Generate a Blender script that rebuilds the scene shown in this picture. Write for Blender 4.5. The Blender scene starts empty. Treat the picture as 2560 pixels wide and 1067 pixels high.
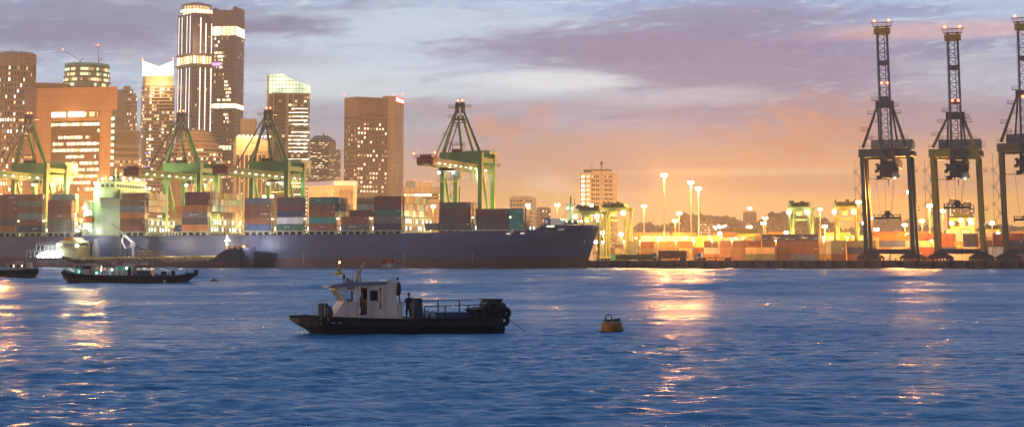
import bpy, math, random
import numpy as np
from mathutils import Vector, Matrix
R = random.Random(11)
PI = math.pi
rad = math.radians
sc = bpy.context.scene
COL = sc.collection
FPX = 4187.0
PITCH = rad(5.0)
CAMZ = 4.3
PY0 = 279.0
FWD = Vector((0, math.cos(PITCH), math.sin(PITCH)))
UPV = Vector((0, -math.sin(PITCH), math.cos(PITCH)))
CAM = Vector((0, 0, CAMZ))
A18 = rad(18)
E = Vector((math.cos(A18), -math.sin(A18), 0))      # along the quay, to the right
M = Vector((math.sin(A18), math.cos(A18), 0))       # inland
O0 = Vector((0, 679, 0))

def ray(px, py):
    return FWD + Vector((1, 0, 0)) * ((px - 1280) / FPX) + UPV * ((PY0 - py) / FPX)
def hitY(px, py, Y):
    d = ray(px, py); return CAM + d * (Y / d.y)
def onwater(px, py, z=0.0):
    d = ray(px, py); return CAM + d * ((z - CAMZ) / d.z)
def W(s, t, z=0.0):
    return O0 + E * s + M * t + Vector((0, 0, z))
def hit(px, py, t):
    "s, z where the sight line meets the upright plane parallel to the quay at t"
    d = ray(px, py)
    k = (t - (CAM - O0).dot(M)) / d.dot(M)
    p = CAM + d * k
    return (p - O0).dot(E), p.z
def S(px, t, py=600): return hit(px, py, t)[0]
def Zt(px, py, t): return hit(px, py, t)[1]

# ---------------------------------------------------------------- materials
MATS = {}
def _nodes(name):
    m = bpy.data.materials.new(name); m.use_nodes = True
    nt = m.node_tree; nt.nodes.clear()
    return m, nt, nt.nodes, nt.links
def paint(name, col, rough=0.55, metal=0.0, var=0.18, scale=0.6, dirt=0.25, obj_col=False, streak=False):
    if name in MATS: return MATS[name]
    m, nt, N, L = _nodes(name)
    out = N.new('ShaderNodeOutputMaterial'); b = N.new('ShaderNodeBsdfPrincipled')
    L.new(b.outputs[0], out.inputs[0])
    b.inputs['Roughness'].default_value = rough; b.inputs['Metallic'].default_value = metal
    tc = N.new('ShaderNodeTexCoord'); mp = N.new('ShaderNodeMapping')
    L.new(tc.outputs['Object'], mp.inputs[0])
    mp.inputs['Scale'].default_value = (scale, scale, scale * (0.18 if streak else 1))
    n1 = N.new('ShaderNodeTexNoise'); n1.inputs['Scale'].default_value = 1.0; n1.inputs['Detail'].default_value = 5
    L.new(mp.outputs[0], n1.inputs['Vector'])
    n2 = N.new('ShaderNodeTexNoise'); n2.inputs['Scale'].default_value = 4.3; n2.inputs['Detail'].default_value = 6
    n2.inputs['Roughness'].default_value = 0.7
    L.new(mp.outputs[0], n2.inputs['Vector'])
    mr = N.new('ShaderNodeMapRange'); L.new(n1.outputs[0], mr.inputs[0])
    mr.inputs[1].default_value = 0.3; mr.inputs[2].default_value = 0.7
    mr.inputs[3].default_value = 1 - var; mr.inputs[4].default_value = 1 + var
    hsv = N.new('ShaderNodeHueSaturation'); L.new(mr.outputs[0], hsv.inputs['Value'])
    if obj_col:
        oi = N.new('ShaderNodeObjectInfo'); L.new(oi.outputs['Color'], hsv.inputs['Color'])
    else:
        hsv.inputs['Color'].default_value = (*col, 1)
    mx = N.new('ShaderNodeMix'); mx.data_type = 'RGBA'
    L.new(hsv.outputs[0], mx.inputs['A'])
    mx.inputs['B'].default_value = (0.10, 0.055, 0.03, 1)
    r2 = N.new('ShaderNodeMapRange'); L.new(n2.outputs[0], r2.inputs[0])
    r2.inputs[1].default_value = 0.55; r2.inputs[2].default_value = 0.75
    r2.inputs[3].default_value = 0; r2.inputs[4].default_value = dirt
    L.new(r2.outputs[0], mx.inputs['Factor']); L.new(mx.outputs['Result'], b.inputs['Base Color'])
    rr = N.new('ShaderNodeMapRange'); L.new(n2.outputs[0], rr.inputs[0])
    rr.inputs[3].default_value = max(0.05, rough - 0.12); rr.inputs[4].default_value = min(1, rough + 0.15)
    L.new(rr.outputs[0], b.inputs['Roughness'])
    MATS[name] = m
    return m
def glow(name, col, strength, var=0.0, scale=0.8, sample=False, obj_col=False):
    if name in MATS: return MATS[name]
    m, nt, N, L = _nodes(name)
    out = N.new('ShaderNodeOutputMaterial'); e = N.new('ShaderNodeEmission')
    e.inputs[0].default_value = (*col, 1); e.inputs[1].default_value = strength
    if var:
        tc = N.new('ShaderNodeTexCoord'); ns = N.new('ShaderNodeTexNoise')
        L.new(tc.outputs['Object'], ns.inputs['Vector']); ns.inputs['Scale'].default_value = scale
        ns.inputs['Detail'].default_value = 4
        r = N.new('ShaderNodeMapRange'); L.new(ns.outputs[0], r.inputs[0])
        r.inputs[1].default_value = 0.35; r.inputs[2].default_value = 0.65
        r.inputs[3].default_value = strength * (1 - var); r.inputs[4].default_value = strength * (1 + var)
        L.new(r.outputs[0], e.inputs[1])
    L.new(e.outputs[0], out.inputs[0])
    m.cycles.emission_sampling = 'AUTO' if sample else 'NONE'
    MATS[name] = m
    return m
def glass(name, col=(0.02, 0.03, 0.05), rough=0.12):
    if name in MATS: return MATS[name]
    m, nt, N, L = _nodes(name)
    out = N.new('ShaderNodeOutputMaterial'); b = N.new('ShaderNodeBsdfPrincipled')
    b.inputs['Base Color'].default_value = (*col, 1); b.inputs['Roughness'].default_value = rough
    b.inputs['Specular IOR Level'].default_value = 0.28
    tc = N.new('ShaderNodeTexCoord'); ns = N.new('ShaderNodeTexNoise'); ns.inputs['Scale'].default_value = 0.25
    L.new(tc.outputs['Object'], ns.inputs['Vector'])
    r = N.new('ShaderNodeMapRange'); L.new(ns.outputs[0], r.inputs[0])
    r.inputs[3].default_value = rough * 0.6; r.inputs[4].default_value = rough * 1.8
    L.new(r.outputs[0], b.inputs['Roughness']); L.new(b.outputs[0], out.inputs[0])
    MATS[name] = m
    return m

# ---------------------------------------------------------------- mesh builder
def plates(m, w=9.0, h=2.6, amt=0.16, axes=('X', 'Z'), mortar=0.05, mk=.45, off=0.5):
    "riveted or welded plate seams, following the object's own long and upright axes"
    nt = m.node_tree; N = nt.nodes; L = nt.links; b = [n for n in N if n.type == 'BSDF_PRINCIPLED'][0]
    src = b.inputs['Base Color'].links[0].from_socket
    tc = N.new('ShaderNodeTexCoord'); sp = N.new('ShaderNodeSeparateXYZ'); L.new(tc.outputs['Object'], sp.inputs[0])
    cb = N.new('ShaderNodeCombineXYZ'); L.new(sp.outputs[axes[0]], cb.inputs[0]); L.new(sp.outputs[axes[1]], cb.inputs[1])
    br = N.new('ShaderNodeTexBrick'); L.new(cb.outputs[0], br.inputs['Vector']); br.inputs['Scale'].default_value = 1
    br.inputs['Brick Width'].default_value = w; br.inputs['Row Height'].default_value = h; br.inputs['Mortar Size'].default_value = mortar
    br.inputs['Color1'].default_value = (1-amt, 1-amt, 1-amt, 1); br.inputs['Color2'].default_value = (1+amt, 1+amt, 1+amt, 1); br.inputs['Mortar'].default_value = (mk, mk*.95, mk*.95, 1); br.offset = off
    mx = N.new('ShaderNodeMix'); mx.data_type = 'RGBA'; mx.blend_type = 'MULTIPLY'; mx.inputs['Factor'].default_value = 1
    L.new(src, mx.inputs['A']); L.new(br.outputs[0], mx.inputs['B'])
    # rust weeping down from the seams
    mp = N.new('ShaderNodeMapping'); mp.inputs['Scale'].default_value = (0.9, 0.9, 0.05); L.new(tc.outputs['Object'], mp.inputs[0])
    ns = N.new('ShaderNodeTexNoise'); ns.inputs['Scale'].default_value = 1; ns.inputs['Detail'].default_value = 6; L.new(mp.outputs[0], ns.inputs['Vector'])
    mr = N.new('ShaderNodeMapRange'); L.new(ns.outputs[0], mr.inputs[0]); mr.inputs[1].default_value = .60; mr.inputs[2].default_value = .75; mr.inputs[3].default_value = 0; mr.inputs[4].default_value = .5
    m2 = N.new('ShaderNodeMix'); m2.data_type = 'RGBA'; L.new(mr.outputs[0], m2.inputs['Factor']); L.new(mx.outputs['Result'], m2.inputs['A']); m2.inputs['B'].default_value = (.13, .07, .045, 1)
    L.new(m2.outputs['Result'], b.inputs['Base Color'])
class MB:
    def __init__(s): s.v = []; s.f = []; s.m = []
    def add(s, vs, fs, m=0):
        o = len(s.v); s.v += [tuple(v) for v in vs]
        for f in fs: s.f.append([i + o for i in f]); s.m.append(m)
        return s
    def box(s, a, b, m=0):
        x0, y0, z0 = a; x1, y1, z1 = b
        return s.add([(x0,y0,z0),(x1,y0,z0),(x1,y1,z0),(x0,y1,z0),(x0,y0,z1),(x1,y0,z1),(x1,y1,z1),(x0,y1,z1)],
              [(0,3,2,1),(4,5,6,7),(0,1,5,4),(1,2,6,5),(2,3,7,6),(3,0,4,7)], m)
    def cbox(s, c, sz, m=0):
        return s.box((c[0]-sz[0]/2, c[1]-sz[1]/2, c[2]-sz[2]/2), (c[0]+sz[0]/2, c[1]+sz[1]/2, c[2]+sz[2]/2), m)
    def beam(s, p, q, w, h=None, m=0, w2=None):
        p = Vector(p); q = Vector(q); h = h or w; d = (q - p)
        if d.length < 1e-6: return s
        d.normalize(); up = Vector((0,0,1)) if abs(d.z) < 0.95 else Vector((0,1,0))
        u = d.cross(up).normalized(); n = u.cross(d).normalized(); k = (w2 or w) / w
        vs = [p + u*a*w/2 + n*b*h/2 for a, b in ((-1,-1),(1,-1),(1,1),(-1,1))]
        vs += [q + u*a*w/2*k + n*b*h/2*k for a, b in ((-1,-1),(1,-1),(1,1),(-1,1))]
        return s.add(vs, [(0,3,2,1),(4,5,6,7),(0,1,5,4),(1,2,6,5),(2,3,7,6),(3,0,4,7)], m)
    def tube(s, p, q, r, n=8, m=0, r2=None):
        p = Vector(p); q = Vector(q); d = (q - p).normalized(); r2 = r if r2 is None else r2
        up = Vector((0,0,1)) if abs(d.z) < 0.95 else Vector((0,1,0))
        u = d.cross(up).normalized(); w = u.cross(d)
        vs = [p + (u*math.cos(2*PI*i/n) + w*math.sin(2*PI*i/n))*r for i in range(n)]
        vs += [q + (u*math.cos(2*PI*i/n) + w*math.sin(2*PI*i/n))*r2 for i in range(n)]
        fs = [(i, (i+1)%n, (i+1)%n+n, i+n) for i in range(n)] + [tuple(range(n))[::-1], tuple(range(n, 2*n))]
        return s.add(vs, fs, m)
    def path(s, pts, r, n=6, m=0):
        for a, b in zip(pts[:-1], pts[1:]): s.tube(a, b, r, n, m)
        return s
    def prism(s, poly, z0, z1, m=0):
        n = len(poly)
        vs = [(x, y, z0) for x, y in poly] + [(x, y, z1) for x, y in poly]
        fs = [(i, (i+1)%n, (i+1)%n+n, i+n) for i in range(n)] + [tuple(range(n))[::-1], tuple(range(n, 2*n))]
        return s.add(vs, fs, m)
    def extr(s, prof, a, b, axis='y', m=0):
        "profile in the plane across the axis, extruded from a to b"
        f = {'y': lambda p, t: (p[0], t, p[1]), 'x': lambda p, t: (t, p[0], p[1])}[axis]
        n = len(prof); vs = [f(p, a) for p in prof] + [f(p, b) for p in prof]
        fs = [(i, (i+1)%n, (i+1)%n+n, i+n) for i in range(n)] + [tuple(range(n))[::-1], tuple(range(n, 2*n))]
        return s.add(vs, fs, m)
    def lathe(s, prof, n=24, c=(0,0,0), m=0, sy=1.0):
        vs = []
        for r, z in prof:
            for i in range(n):
                a = 2*PI*i/n; vs.append((c[0]+r*math.cos(a), c[1]+r*sy*math.sin(a), c[2]+z))
        fs = []
        for j in range(len(prof)-1):
            for i in range(n):
                fs.append((j*n+i, j*n+(i+1)%n, (j+1)*n+(i+1)%n, (j+1)*n+i))
        fs.append(tuple(range(n))[::-1]); fs.append(tuple(range((len(prof)-1)*n, len(prof)*n)))
        return s.add(vs, fs, m)
    def torus(s, c, R0, r, ax='y', n=16, k=8, m=0):
        vs = []; fs = []
        for i in range(n):
            a = 2*PI*i/n
            for j in range(k):
                b = 2*PI*j/k; d = R0 + r*math.cos(b); h = r*math.sin(b)
                p = {'y': (d*math.cos(a), h, d*math.sin(a)), 'x': (h, d*math.cos(a), d*math.sin(a)), 'z': (d*math.cos(a), d*math.sin(a), h)}[ax]
                vs.append((c[0]+p[0], c[1]+p[1], c[2]+p[2]))
                fs.append((i*k+j, ((i+1)%n)*k+j, ((i+1)%n)*k+(j+1)%k, i*k+(j+1)%k))
        return s.add(vs, fs, m)
    def truss(s, p, q, up, depth, nb, w, m=0):
        "flat lattice between the line p-q and its copy shifted by up*depth"
        p = Vector(p); q = Vector(q); up = Vector(up) * depth
        s.beam(p, q, w, m=m); s.beam(p+up, q+up, w, m=m)
        for i in range(nb):
            a = p.lerp(q, i/nb); b = p.lerp(q, (i+1)/nb)
            s.beam(a, b+up, w*0.55, m=m); s.beam(a+up, b, w*0.55, m=m); s.beam(a, a+up, w*0.6, m=m)
        return s
    def rail(s, pts, h=1.1, r=0.05, step=2.0, m=0, levels=2):
        for a, b in zip(pts[:-1], pts[1:]):
            a = Vector(a); b = Vector(b); n = max(1, int((b-a).length/step)); z = Vector((0,0,1))
            for l in range(levels): s.beam(a+z*h*(l+1)/levels, b+z*h*(l+1)/levels, r, m=m)
            for i in range(n+1):
                p = a.lerp(b, i/n); s.beam(p, p+z*h, r, m=m)
        return s
    def mesh(s, name, mats):
        me = bpy.data.meshes.new(name); me.from_pydata(s.v, [], s.f)
        for mt in (mats if isinstance(mats, (list, tuple)) else [mats]): me.materials.append(mt)
        me.polygons.foreach_set('material_index', s.m); me.update()
        return me
    def build(s, name, mats, parent=None, smooth=False):
        me = s.mesh(name, mats)
        if smooth: me.polygons.foreach_set('use_smooth', [True]*len(me.polygons))
        o = bpy.data.objects.new(name, me); COL.objects.link(o)
        if parent is not None: o.parent = parent
        return o

def tag(o, label=None, cat=None, group=None, kind=None):
    if label: o['label'] = label
    if cat: o['category'] = cat
    if group: o['group'] = group
    if kind: o['kind'] = kind
    return o
def thing(name, label, cat, loc=(0,0,0), rz=0.0, group=None):
    o = bpy.data.objects.new(name, None); COL.objects.link(o); o.empty_display_size = 0.5
    o.location = loc; o.rotation_euler = (0, 0, rz)
    return tag(o, label, cat, group)
def port(name, label, cat, s, t, z=0.0, group=None):
    return thing(name, label, cat, W(s, t, z), -A18, group)
def inst(name, me, parent=None, loc=(0,0,0), rz=0.0, scale=None, color=None):
    o = bpy.data.objects.new(name, me); COL.objects.link(o)
    if parent is not None: o.parent = parent
    o.location = loc; o.rotation_euler = (0, 0, rz)
    if scale: o.scale = scale
    if color: o.color = (*color, 1)
    return o
NL = [0]
def plight(loc, power, col, r=1.0, parent=None, spot=None, aim=None):
    d = bpy.data.lights.new('lamp_light', 'SPOT' if spot else 'POINT'); d.energy = power; d.color = col
    d.shadow_soft_size = r
    if spot: d.spot_size = rad(spot); d.spot_blend = 0.6
    o = bpy.data.objects.new('lamp_light', d); COL.objects.link(o)
    if parent is not None: o.parent = parent
    o.location = loc
    if aim is not None:
        o.rotation_euler = (Vector(aim) - Vector(loc)).to_track_quat('-Z', 'Y').to_euler()
    NL[0] += 1
    return o
ORD = ['lowest', 'second', 'third', 'fourth', 'fifth', 'sixth', 'seventh', 'eighth', 'ninth', 'tenth', 'eleventh', 'twelfth', 'thirteenth', 'fourteenth', 'fifteenth', 'sixteenth']
ORD2 = ['first'] + ORD[1:] + ['seventeenth','eighteenth','nineteenth','twentieth','twenty-first','twenty-second','twenty-third','twenty-fourth','twenty-fifth','twenty-sixth','twenty-seventh','twenty-eighth']
def nth(i): return ORD2[i]

SODIUM = (1.0, 0.37, 0.07)
FLOOD = (0.95, 1.0, 0.62)
COOL = (0.75, 0.92, 1.0)
m_dark = paint('dark_steel', (0.045, 0.045, 0.05), 0.6)
m_black = paint('black_rubber', (0.012, 0.012, 0.013), 0.85, var=0.3, dirt=0.1)
m_green = paint('green_crane_paint', (0.06, 0.155, 0.04), 0.5, scale=0.15, streak=True)
m_greyg = paint('pale_green_grey', (0.30, 0.33, 0.22), 0.6, scale=0.2)
m_white = paint('white_paint', (0.72, 0.72, 0.68), 0.5, scale=0.3, dirt=0.2, streak=True)
m_grey = paint('grey_steel', (0.22, 0.22, 0.23), 0.6)
m_concrete = paint('concrete', (0.30, 0.27, 0.24), 0.85, scale=0.2)
m_yel = paint('yellow_crane_paint', (0.55, 0.36, 0.03), 0.5, scale=0.2, streak=True)
m_navy = paint('navy_crane_paint', (0.05, 0.07, 0.10), 0.5, scale=0.2)
m_red = paint('red_paint', (0.22, 0.05, 0.025), 0.5)
g_red = glow('red_warning_glow', (1.0, 0.10, 0.04), 14)
g_sod = glow('sodium_lamp_glow', (1.0, 0.72, 0.36), 22)
g_flood = glow('floodlight_glow', (1.0, 1.0, 0.86), 20)
g_cool = glow('cool_lamp_glow', (0.80, 0.92, 1.0), 16)
g_warm = glow('warm_lamp_glow', (1.0, 0.80, 0.45), 9)
g_tube = glow('cool_tube_glow', (0.85, 1.0, 0.85), 5)
# ---------------------------------------------------------------- sky
world = bpy.data.worlds.new('World'); sc.world = world; world.use_nodes = True
nt = world.node_tree; N = nt.nodes; L = nt.links; N.clear()
def mth(op, a, b=None, c=None, clamp=False):
    n = N.new('ShaderNodeMath'); n.operation = op; n.use_clamp = clamp
    for i, x in enumerate((a, b, c)):
        if x is None: continue
        if isinstance(x, (int, float)): n.inputs[i].default_value = x
        else: L.new(x, n.inputs[i])
    return n.outputs[0]
def srgb(c):
    return tuple(((v/255)/12.92 if v/255 <= 0.04045 else ((v/255+0.055)/1.055)**2.4) for v in c)
def mixc(f, a, b):
    n = N.new('ShaderNodeMix'); n.data_type = 'RGBA'
    for k, x in (('Factor', f), ('A', a), ('B', b)):
        if isinstance(x, (int, float)): n.inputs[k].default_value = x
        elif isinstance(x, tuple): n.inputs[k].default_value = (*x, 1)
        else: L.new(x, n.inputs[k])
    return n.outputs['Result']
tc = N.new('ShaderNodeTexCoord'); sep = N.new('ShaderNodeSeparateXYZ'); L.new(tc.outputs['Generated'], sep.inputs[0])
DX, DY, DZ = sep.outputs
az = mth('MULTIPLY', mth('ARCTAN2', DX, DY), 180/PI)
el = mth('MULTIPLY', mth('ARCSINE', DZ), 180/PI)
def ramp(fac, stops):
    n = N.new('ShaderNodeValToRGB'); L.new(fac, n.inputs[0]); e = n.color_ramp.elements
    while len(e) > 1: e.remove(e[-1])
    e[0].position = stops[0][0]; e[0].color = (*srgb(stops[0][1]), 1)
    for p, c in stops[1:]:
        x = e.new(p); x.color = (*srgb(c), 1)
    return n.outputs[0]
elf = mth('POWER', mth('DIVIDE', mth('MAXIMUM', el, 0.0), 90.0), 0.5)     # 1 at zenith
def P(d): return (d/90.0)**0.5
right = ramp(elf, [(0, (255,194,78)), (P(2), (252,184,92)), (P(3.3), (228,170,122)), (P(4.8), (174,152,172)),
                   (P(6.8), (144,152,190)), (P(9), (152,186,228)), (P(16), (124,164,212)), (P(30), (98,146,206)), (1, (84,128,190))])
left = ramp(elf, [(0, (250,186,90)), (P(1.6), (236,176,112)), (P(2.8), (190,160,152)), (P(3.8), (160,166,188)), (P(5.5), (156,190,220)),
                  (P(8.5), (150,184,222)), (P(16), (112,162,214)), (P(30), (88,144,208)), (1, (76,124,190))])
side = mth('MULTIPLY_ADD', az, 1/20.0, 0.58, clamp=True)
base = mixc(side, left, right)
# the rest of the sky, behind the camera, is a little darker and bluer
def noise(sx, sy, detail, dist=0.0, rough=0.55, off=0.0):
    cmb = N.new('ShaderNodeCombineXYZ')
    L.new(mth('MULTIPLY', mth('ADD', az, mth('MULTIPLY', el, -1.1)), sx), cmb.inputs[0])
    L.new(mth('MULTIPLY', el, sy), cmb.inputs[1]); cmb.inputs[2].default_value = off
    n = N.new('ShaderNodeTexNoise'); n.inputs['Scale'].default_value = 1; n.inputs['Detail'].default_value = detail
    n.inputs['Roughness'].default_value = rough; n.inputs['Distortion'].default_value = dist
    L.new(cmb.outputs[0], n.inputs['Vector']); return n.outputs[0]
n_big = noise(0.10, 0.55, 5, 0.4, 0.55, 2.0)
n_mid = noise(0.33, 1.7, 7, 0.8, 0.6, 7.0)
n_fine = noise(1.1, 5.0, 6, 0.5, 0.65, 11.0)
warp = mth('ADD', mth('MULTIPLY', mth('SUBTRACT', n_mid, 0.5), 1.9), mth('MULTIPLY', mth('SUBTRACT', n_fine, 0.5), 0.9))
pc = N.new('ShaderNodeCombineXYZ'); L.new(mth('MULTIPLY', az, 1.3), pc.inputs[0]); L.new(mth('MULTIPLY', el, 1.5), pc.inputs[1])
pn = N.new('ShaderNodeTexNoise'); pn.inputs['Scale'].default_value = 1; pn.inputs['Detail'].default_value = 7; pn.inputs['Distortion'].default_value = 0.4; L.new(pc.outputs[0], pn.inputs['Vector'])
puffw = mth('MULTIPLY', mth('SUBTRACT', pn.outputs[0], 0.5), 3.2)
def blob(px, py, rx, ry, edge=0.55, w=1.0, puff=False):
    k = 180/PI/FPX
    ax = mth('DIVIDE', mth('SUBTRACT', az, (px-1280)*k), rx*k)
    ey = mth('DIVIDE', mth('SUBTRACT', el, (645-py)*k), ry*k)
    d = mth('SQRT', mth('ADD', mth('MULTIPLY', ax, ax), mth('MULTIPLY', ey, ey)))
    d = mth('ADD', d, mth('MULTIPLY', puffw if puff else warp, w))
    n = N.new('ShaderNodeMapRange'); n.interpolation_type = 'SMOOTHSTEP'; L.new(d, n.inputs[0])
    n.inputs[1].default_value = 1.0 - edge; n.inputs[2].default_value = 1.0 + edge
    n.inputs[3].default_value = 1; n.inputs[4].default_value = 0
    return n.outputs[0]
def smooth(x, a, b, lo=0.0, hi=1.0):
    n = N.new('ShaderNodeMapRange'); n.interpolation_type = 'SMOOTHSTEP'; L.new(x, n.inputs[0])
    n.inputs[1].default_value = a; n.inputs[2].default_value = b; n.inputs[3].default_value = lo; n.inputs[4].default_value = hi
    return n.outputs[0]
col = base
# thin cloud everywhere above the horizon
cl = mth('MULTIPLY', smooth(n_mid, 0.46, 0.66), smooth(el, 3.0, 6.0))
col = mixc(mth('MULTIPLY', cl, 0.6), col, srgb((116,124,160)))
br = mth('MULTIPLY', smooth(mth('ADD', n_fine, mth('MULTIPLY', n_mid, -0.35)), 0.30, 0.50), smooth(el, 3.5, 6.0))
col = mixc(mth('MULTIPLY', br, 0.55), col, srgb((216,226,234)))
def put(c, amt, *b, **k):
    global col
    col = mixc(mth('MULTIPLY', blob(*b, **k), amt), col, srgb(c))
put((196,216,230), 0.85, 1150, 235, 420, 62)
put((204,222,232), 0.75, 800, 190, 240, 60)
put((178,200,222), 0.7, 1050, 60, 330, 60)
put((178,202,224), 0.6, 2560, 30, 260, 45)
put((190,214,236), 0.55, 930, 110, 520, 80)
put((112,124,162), 0.85, 330, 60, 420, 48)
put((108,120,160), 0.85, 120, 110, 330, 36)
put((130,140,170), 0.5, 520, 150, 300, 30)
put((108,118,154), 0.8, 690, 75, 150, 16)
put((120,122,158), 0.9, 1560, 120, 400, 42)
put((134,128,162), 0.85, 1850, 160, 420, 90)
put((124,128,164), 0.8, 1820, 50, 260, 36)
put((150,148,172), 0.6, 920, 285, 260, 32)
put((158,142,168), 0.7, 1350, 270, 420, 26)
put((218,228,236), 0.9, 1370, 205, 190, 24)
put((196,202,214), 0.55, 1700, 245, 260, 22)
put((188,196,212), 0.65, 2440, 215, 200, 55)
put((222,176,176), 0.6, 2380, 95, 330, 20, w=0.3)
put((160,140,158), 0.6, 2150, 300, 420, 50)
put((216,140,104), 0.6, 1245, 322, 85, 26, edge=.7, w=0.9, puff=True)
put((214,142,106), 0.6, 2040, 325, 120, 60, edge=.75, w=0.9, puff=True)
put((222,150,108), 0.45, 1960, 360, 120, 50, edge=.8, w=.9, puff=True)
put((176,142,150), 0.4, 1560, 455, 70, 60, edge=.6, w=.9, puff=True)
put((210,140,120), 0.4, 1350, 290, 30, 26, edge=.8, w=.7, puff=True)
put((204,152,132), 0.55, 1470, 395, 260, 50)
put((240,200,176), 0.55, 1365, 458, 40, 26, edge=.7, w=1.1, puff=True)
put((198,148,124), 0.55, 2200, 465, 520, 26)
put((240,196,150), 0.6, 1850, 432, 330, 10, w=0.4)
put((243,196,142), 0.5, 1720, 520, 420, 50)
bg = N.new('ShaderNodeBackground'); L.new(col, bg.inputs[0])
# behind the camera the sky is darker: dusk comes from the east
L.new(smooth(DY, -0.6, 0.5, 0.68, 1.20), bg.inputs[1])
sky = N.new('ShaderNodeTexSky'); sky.sky_type = 'NISHITA'; sky.sun_disc = False
sky.sun_elevation = rad(4.0); sky.sun_rotation = rad(-112)
bg2 = N.new('ShaderNodeBackground'); L.new(sky.outputs[0], bg2.inputs[0]); bg2.inputs[1].default_value = 0.006
ad = N.new('ShaderNodeAddShader'); L.new(bg.outputs[0], ad.inputs[0]); L.new(bg2.outputs[0], ad.inputs[1])
wo = N.new('ShaderNodeOutputWorld'); L.new(ad.outputs[0], wo.inputs[0])

sl = bpy.data.lights.new('sun', 'SUN'); sl.energy = 1.4; sl.angle = rad(10); sl.color = (1.0, 0.62, 0.30)
so = bpy.data.objects.new('sun', sl); COL.objects.link(so)
sd = Vector((math.sin(rad(-112))*math.cos(rad(4)), math.cos(rad(-112))*math.cos(rad(4)), math.sin(rad(4))))
so.rotation_euler = sd.to_track_quat('Z', 'Y').to_euler(); so.location = (300, 500, 300)

cam = bpy.data.cameras.new('camera'); co = bpy.data.objects.new('camera', cam); COL.objects.link(co)
cam.sensor_width = 36; cam.lens = 36*FPX/2560; cam.clip_start = 0.5; cam.clip_end = 30000
cam.shift_y = (PY0 - 533.5)/2560
co.location = CAM; co.rotation_euler = (PI/2 + PITCH, 0, 0); sc.camera = co
sc.view_settings.view_transform = 'Standard'; sc.view_settings.look = 'None'
sc.view_settings.exposure = 0.0; sc.view_settings.gamma = 1.0
cy = sc.cycles
cy.max_bounces = 5; cy.diffuse_bounces = 2; cy.glossy_bounces = 3; cy.transmission_bounces = 3; cy.volume_bounces = 0
cy.transparent_max_bounces = 6
cy.sample_clamp_indirect = 2.0; cy.sample_clamp_direct = 0.0
cy.caustics_reflective = False; cy.caustics_refractive = False
cy.use_denoising = True
try: cy.denoiser = 'OPENIMAGEDENOISE'
except Exception: pass
cy.use_light_tree = True

# ---------------------------------------------------------------- water
def make_water():
    rows = []
    Y = 30.0
    while Y < 900:
        rows.append(Y); Y += max(0.16, min(2.0, Y*Y*2.4e-5 + 0.02))
    rows = np.array(rows); nc = 560
    u = np.linspace(-0.36, 0.36, nc)
    X = rows[:, None]*u[None, :]*1.0; YY = np.repeat(rows[:, None], nc, 1)
    Z = np.zeros_like(X); rg = np.random.RandomState(5)
    spc = np.gradient(rows)[:, None]
    for k in range(84):
        lam = 0.5*(5.0/0.5)**(rg.rand()**1.1); th = rg.normal(-PI/2 + 0.25, 0.55)
        kk = 2*PI/lam; dx, dy = math.cos(th), math.sin(th)
        amp = 0.0046*lam**0.60*(1 if lam < 7 else 0.75)
        ph = rg.rand()*2*PI
        fade = np.clip((lam*abs(1/max(abs(dy), 0.3))/(spc*2.2) - 0.6), 0, 1)
        a = kk*(dx*X + dy*YY) + ph + 0.9*np.sin(0.07*X + 0.05*YY + ph*3)
        Z += amp*fade*(np.sin(a) + 0.22*np.sin(2*a + 1.0))
    for k in range(26):                       # longer waves that show farther out
        lam = 6*(24/6)**rg.rand(); th = rg.normal(-PI/2 + 0.2, 0.45); kk = 2*PI/lam; dx, dy = math.cos(th), math.sin(th)
        w_ = np.clip((YY - 90)/160, 0.12, 1); ph = rg.rand()*2*PI; fade = np.clip(lam/(spc*2.2) - 0.6, 0, 1)
        Z += 0.0042*lam*w_*fade*np.sin(kk*(dx*X + dy*YY) + ph + 1.2*np.sin(0.031*X + 0.02*YY + ph*3))
    # patches of calmer and rougher water
    g = 0.75 + 0.35*np.sin(X*0.043 + 1.3)*np.sin(YY*0.031 + 0.4) + 0.2*np.sin(X*0.11 - YY*0.06)
    Z *= np.clip(g, 0.35, 1.35)
    Z *= np.clip((900 - YY)/150, 0, 1)
    V = np.stack([X, YY, Z], -1).reshape(-1, 3)
    nr = len(rows); idx = np.arange(nr*nc).reshape(nr, nc)
    F4 = np.stack([idx[:-1, :-1], idx[:-1, 1:], idx[1:, 1:], idx[1:, :-1]], -1).reshape(-1, 4)
    me = bpy.data.meshes.new('water')
    me.vertices.add(len(V)); me.vertices.foreach_set('co', V.ravel())
    me.loops.add(F4.size); me.loops.foreach_set('vertex_index', F4.ravel().astype(np.int32))
    me.polygons.add(len(F4)); me.polygons.foreach_set('loop_start', np.arange(0, F4.size, 4, dtype=np.int32))
    me.update(calc_edges=True); me.polygons.foreach_set('use_smooth', np.ones(len(F4), bool))
    return me, rows[0], rows[-1]
m, nt2, N2, L2 = _nodes('sea_water')
out = N2.new('ShaderNodeOutputMaterial'); b = N2.new('ShaderNodeBsdfPrincipled'); L2.new(b.outputs[0], out.inputs[0])
b.inputs['Base Color'].default_value = (0.035, 0.15, 0.27, 1); b.inputs['IOR'].default_value = 1.34
b.inputs['Roughness'].default_value = 0.13
geo = N2.new('ShaderNodeNewGeometry')
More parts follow.
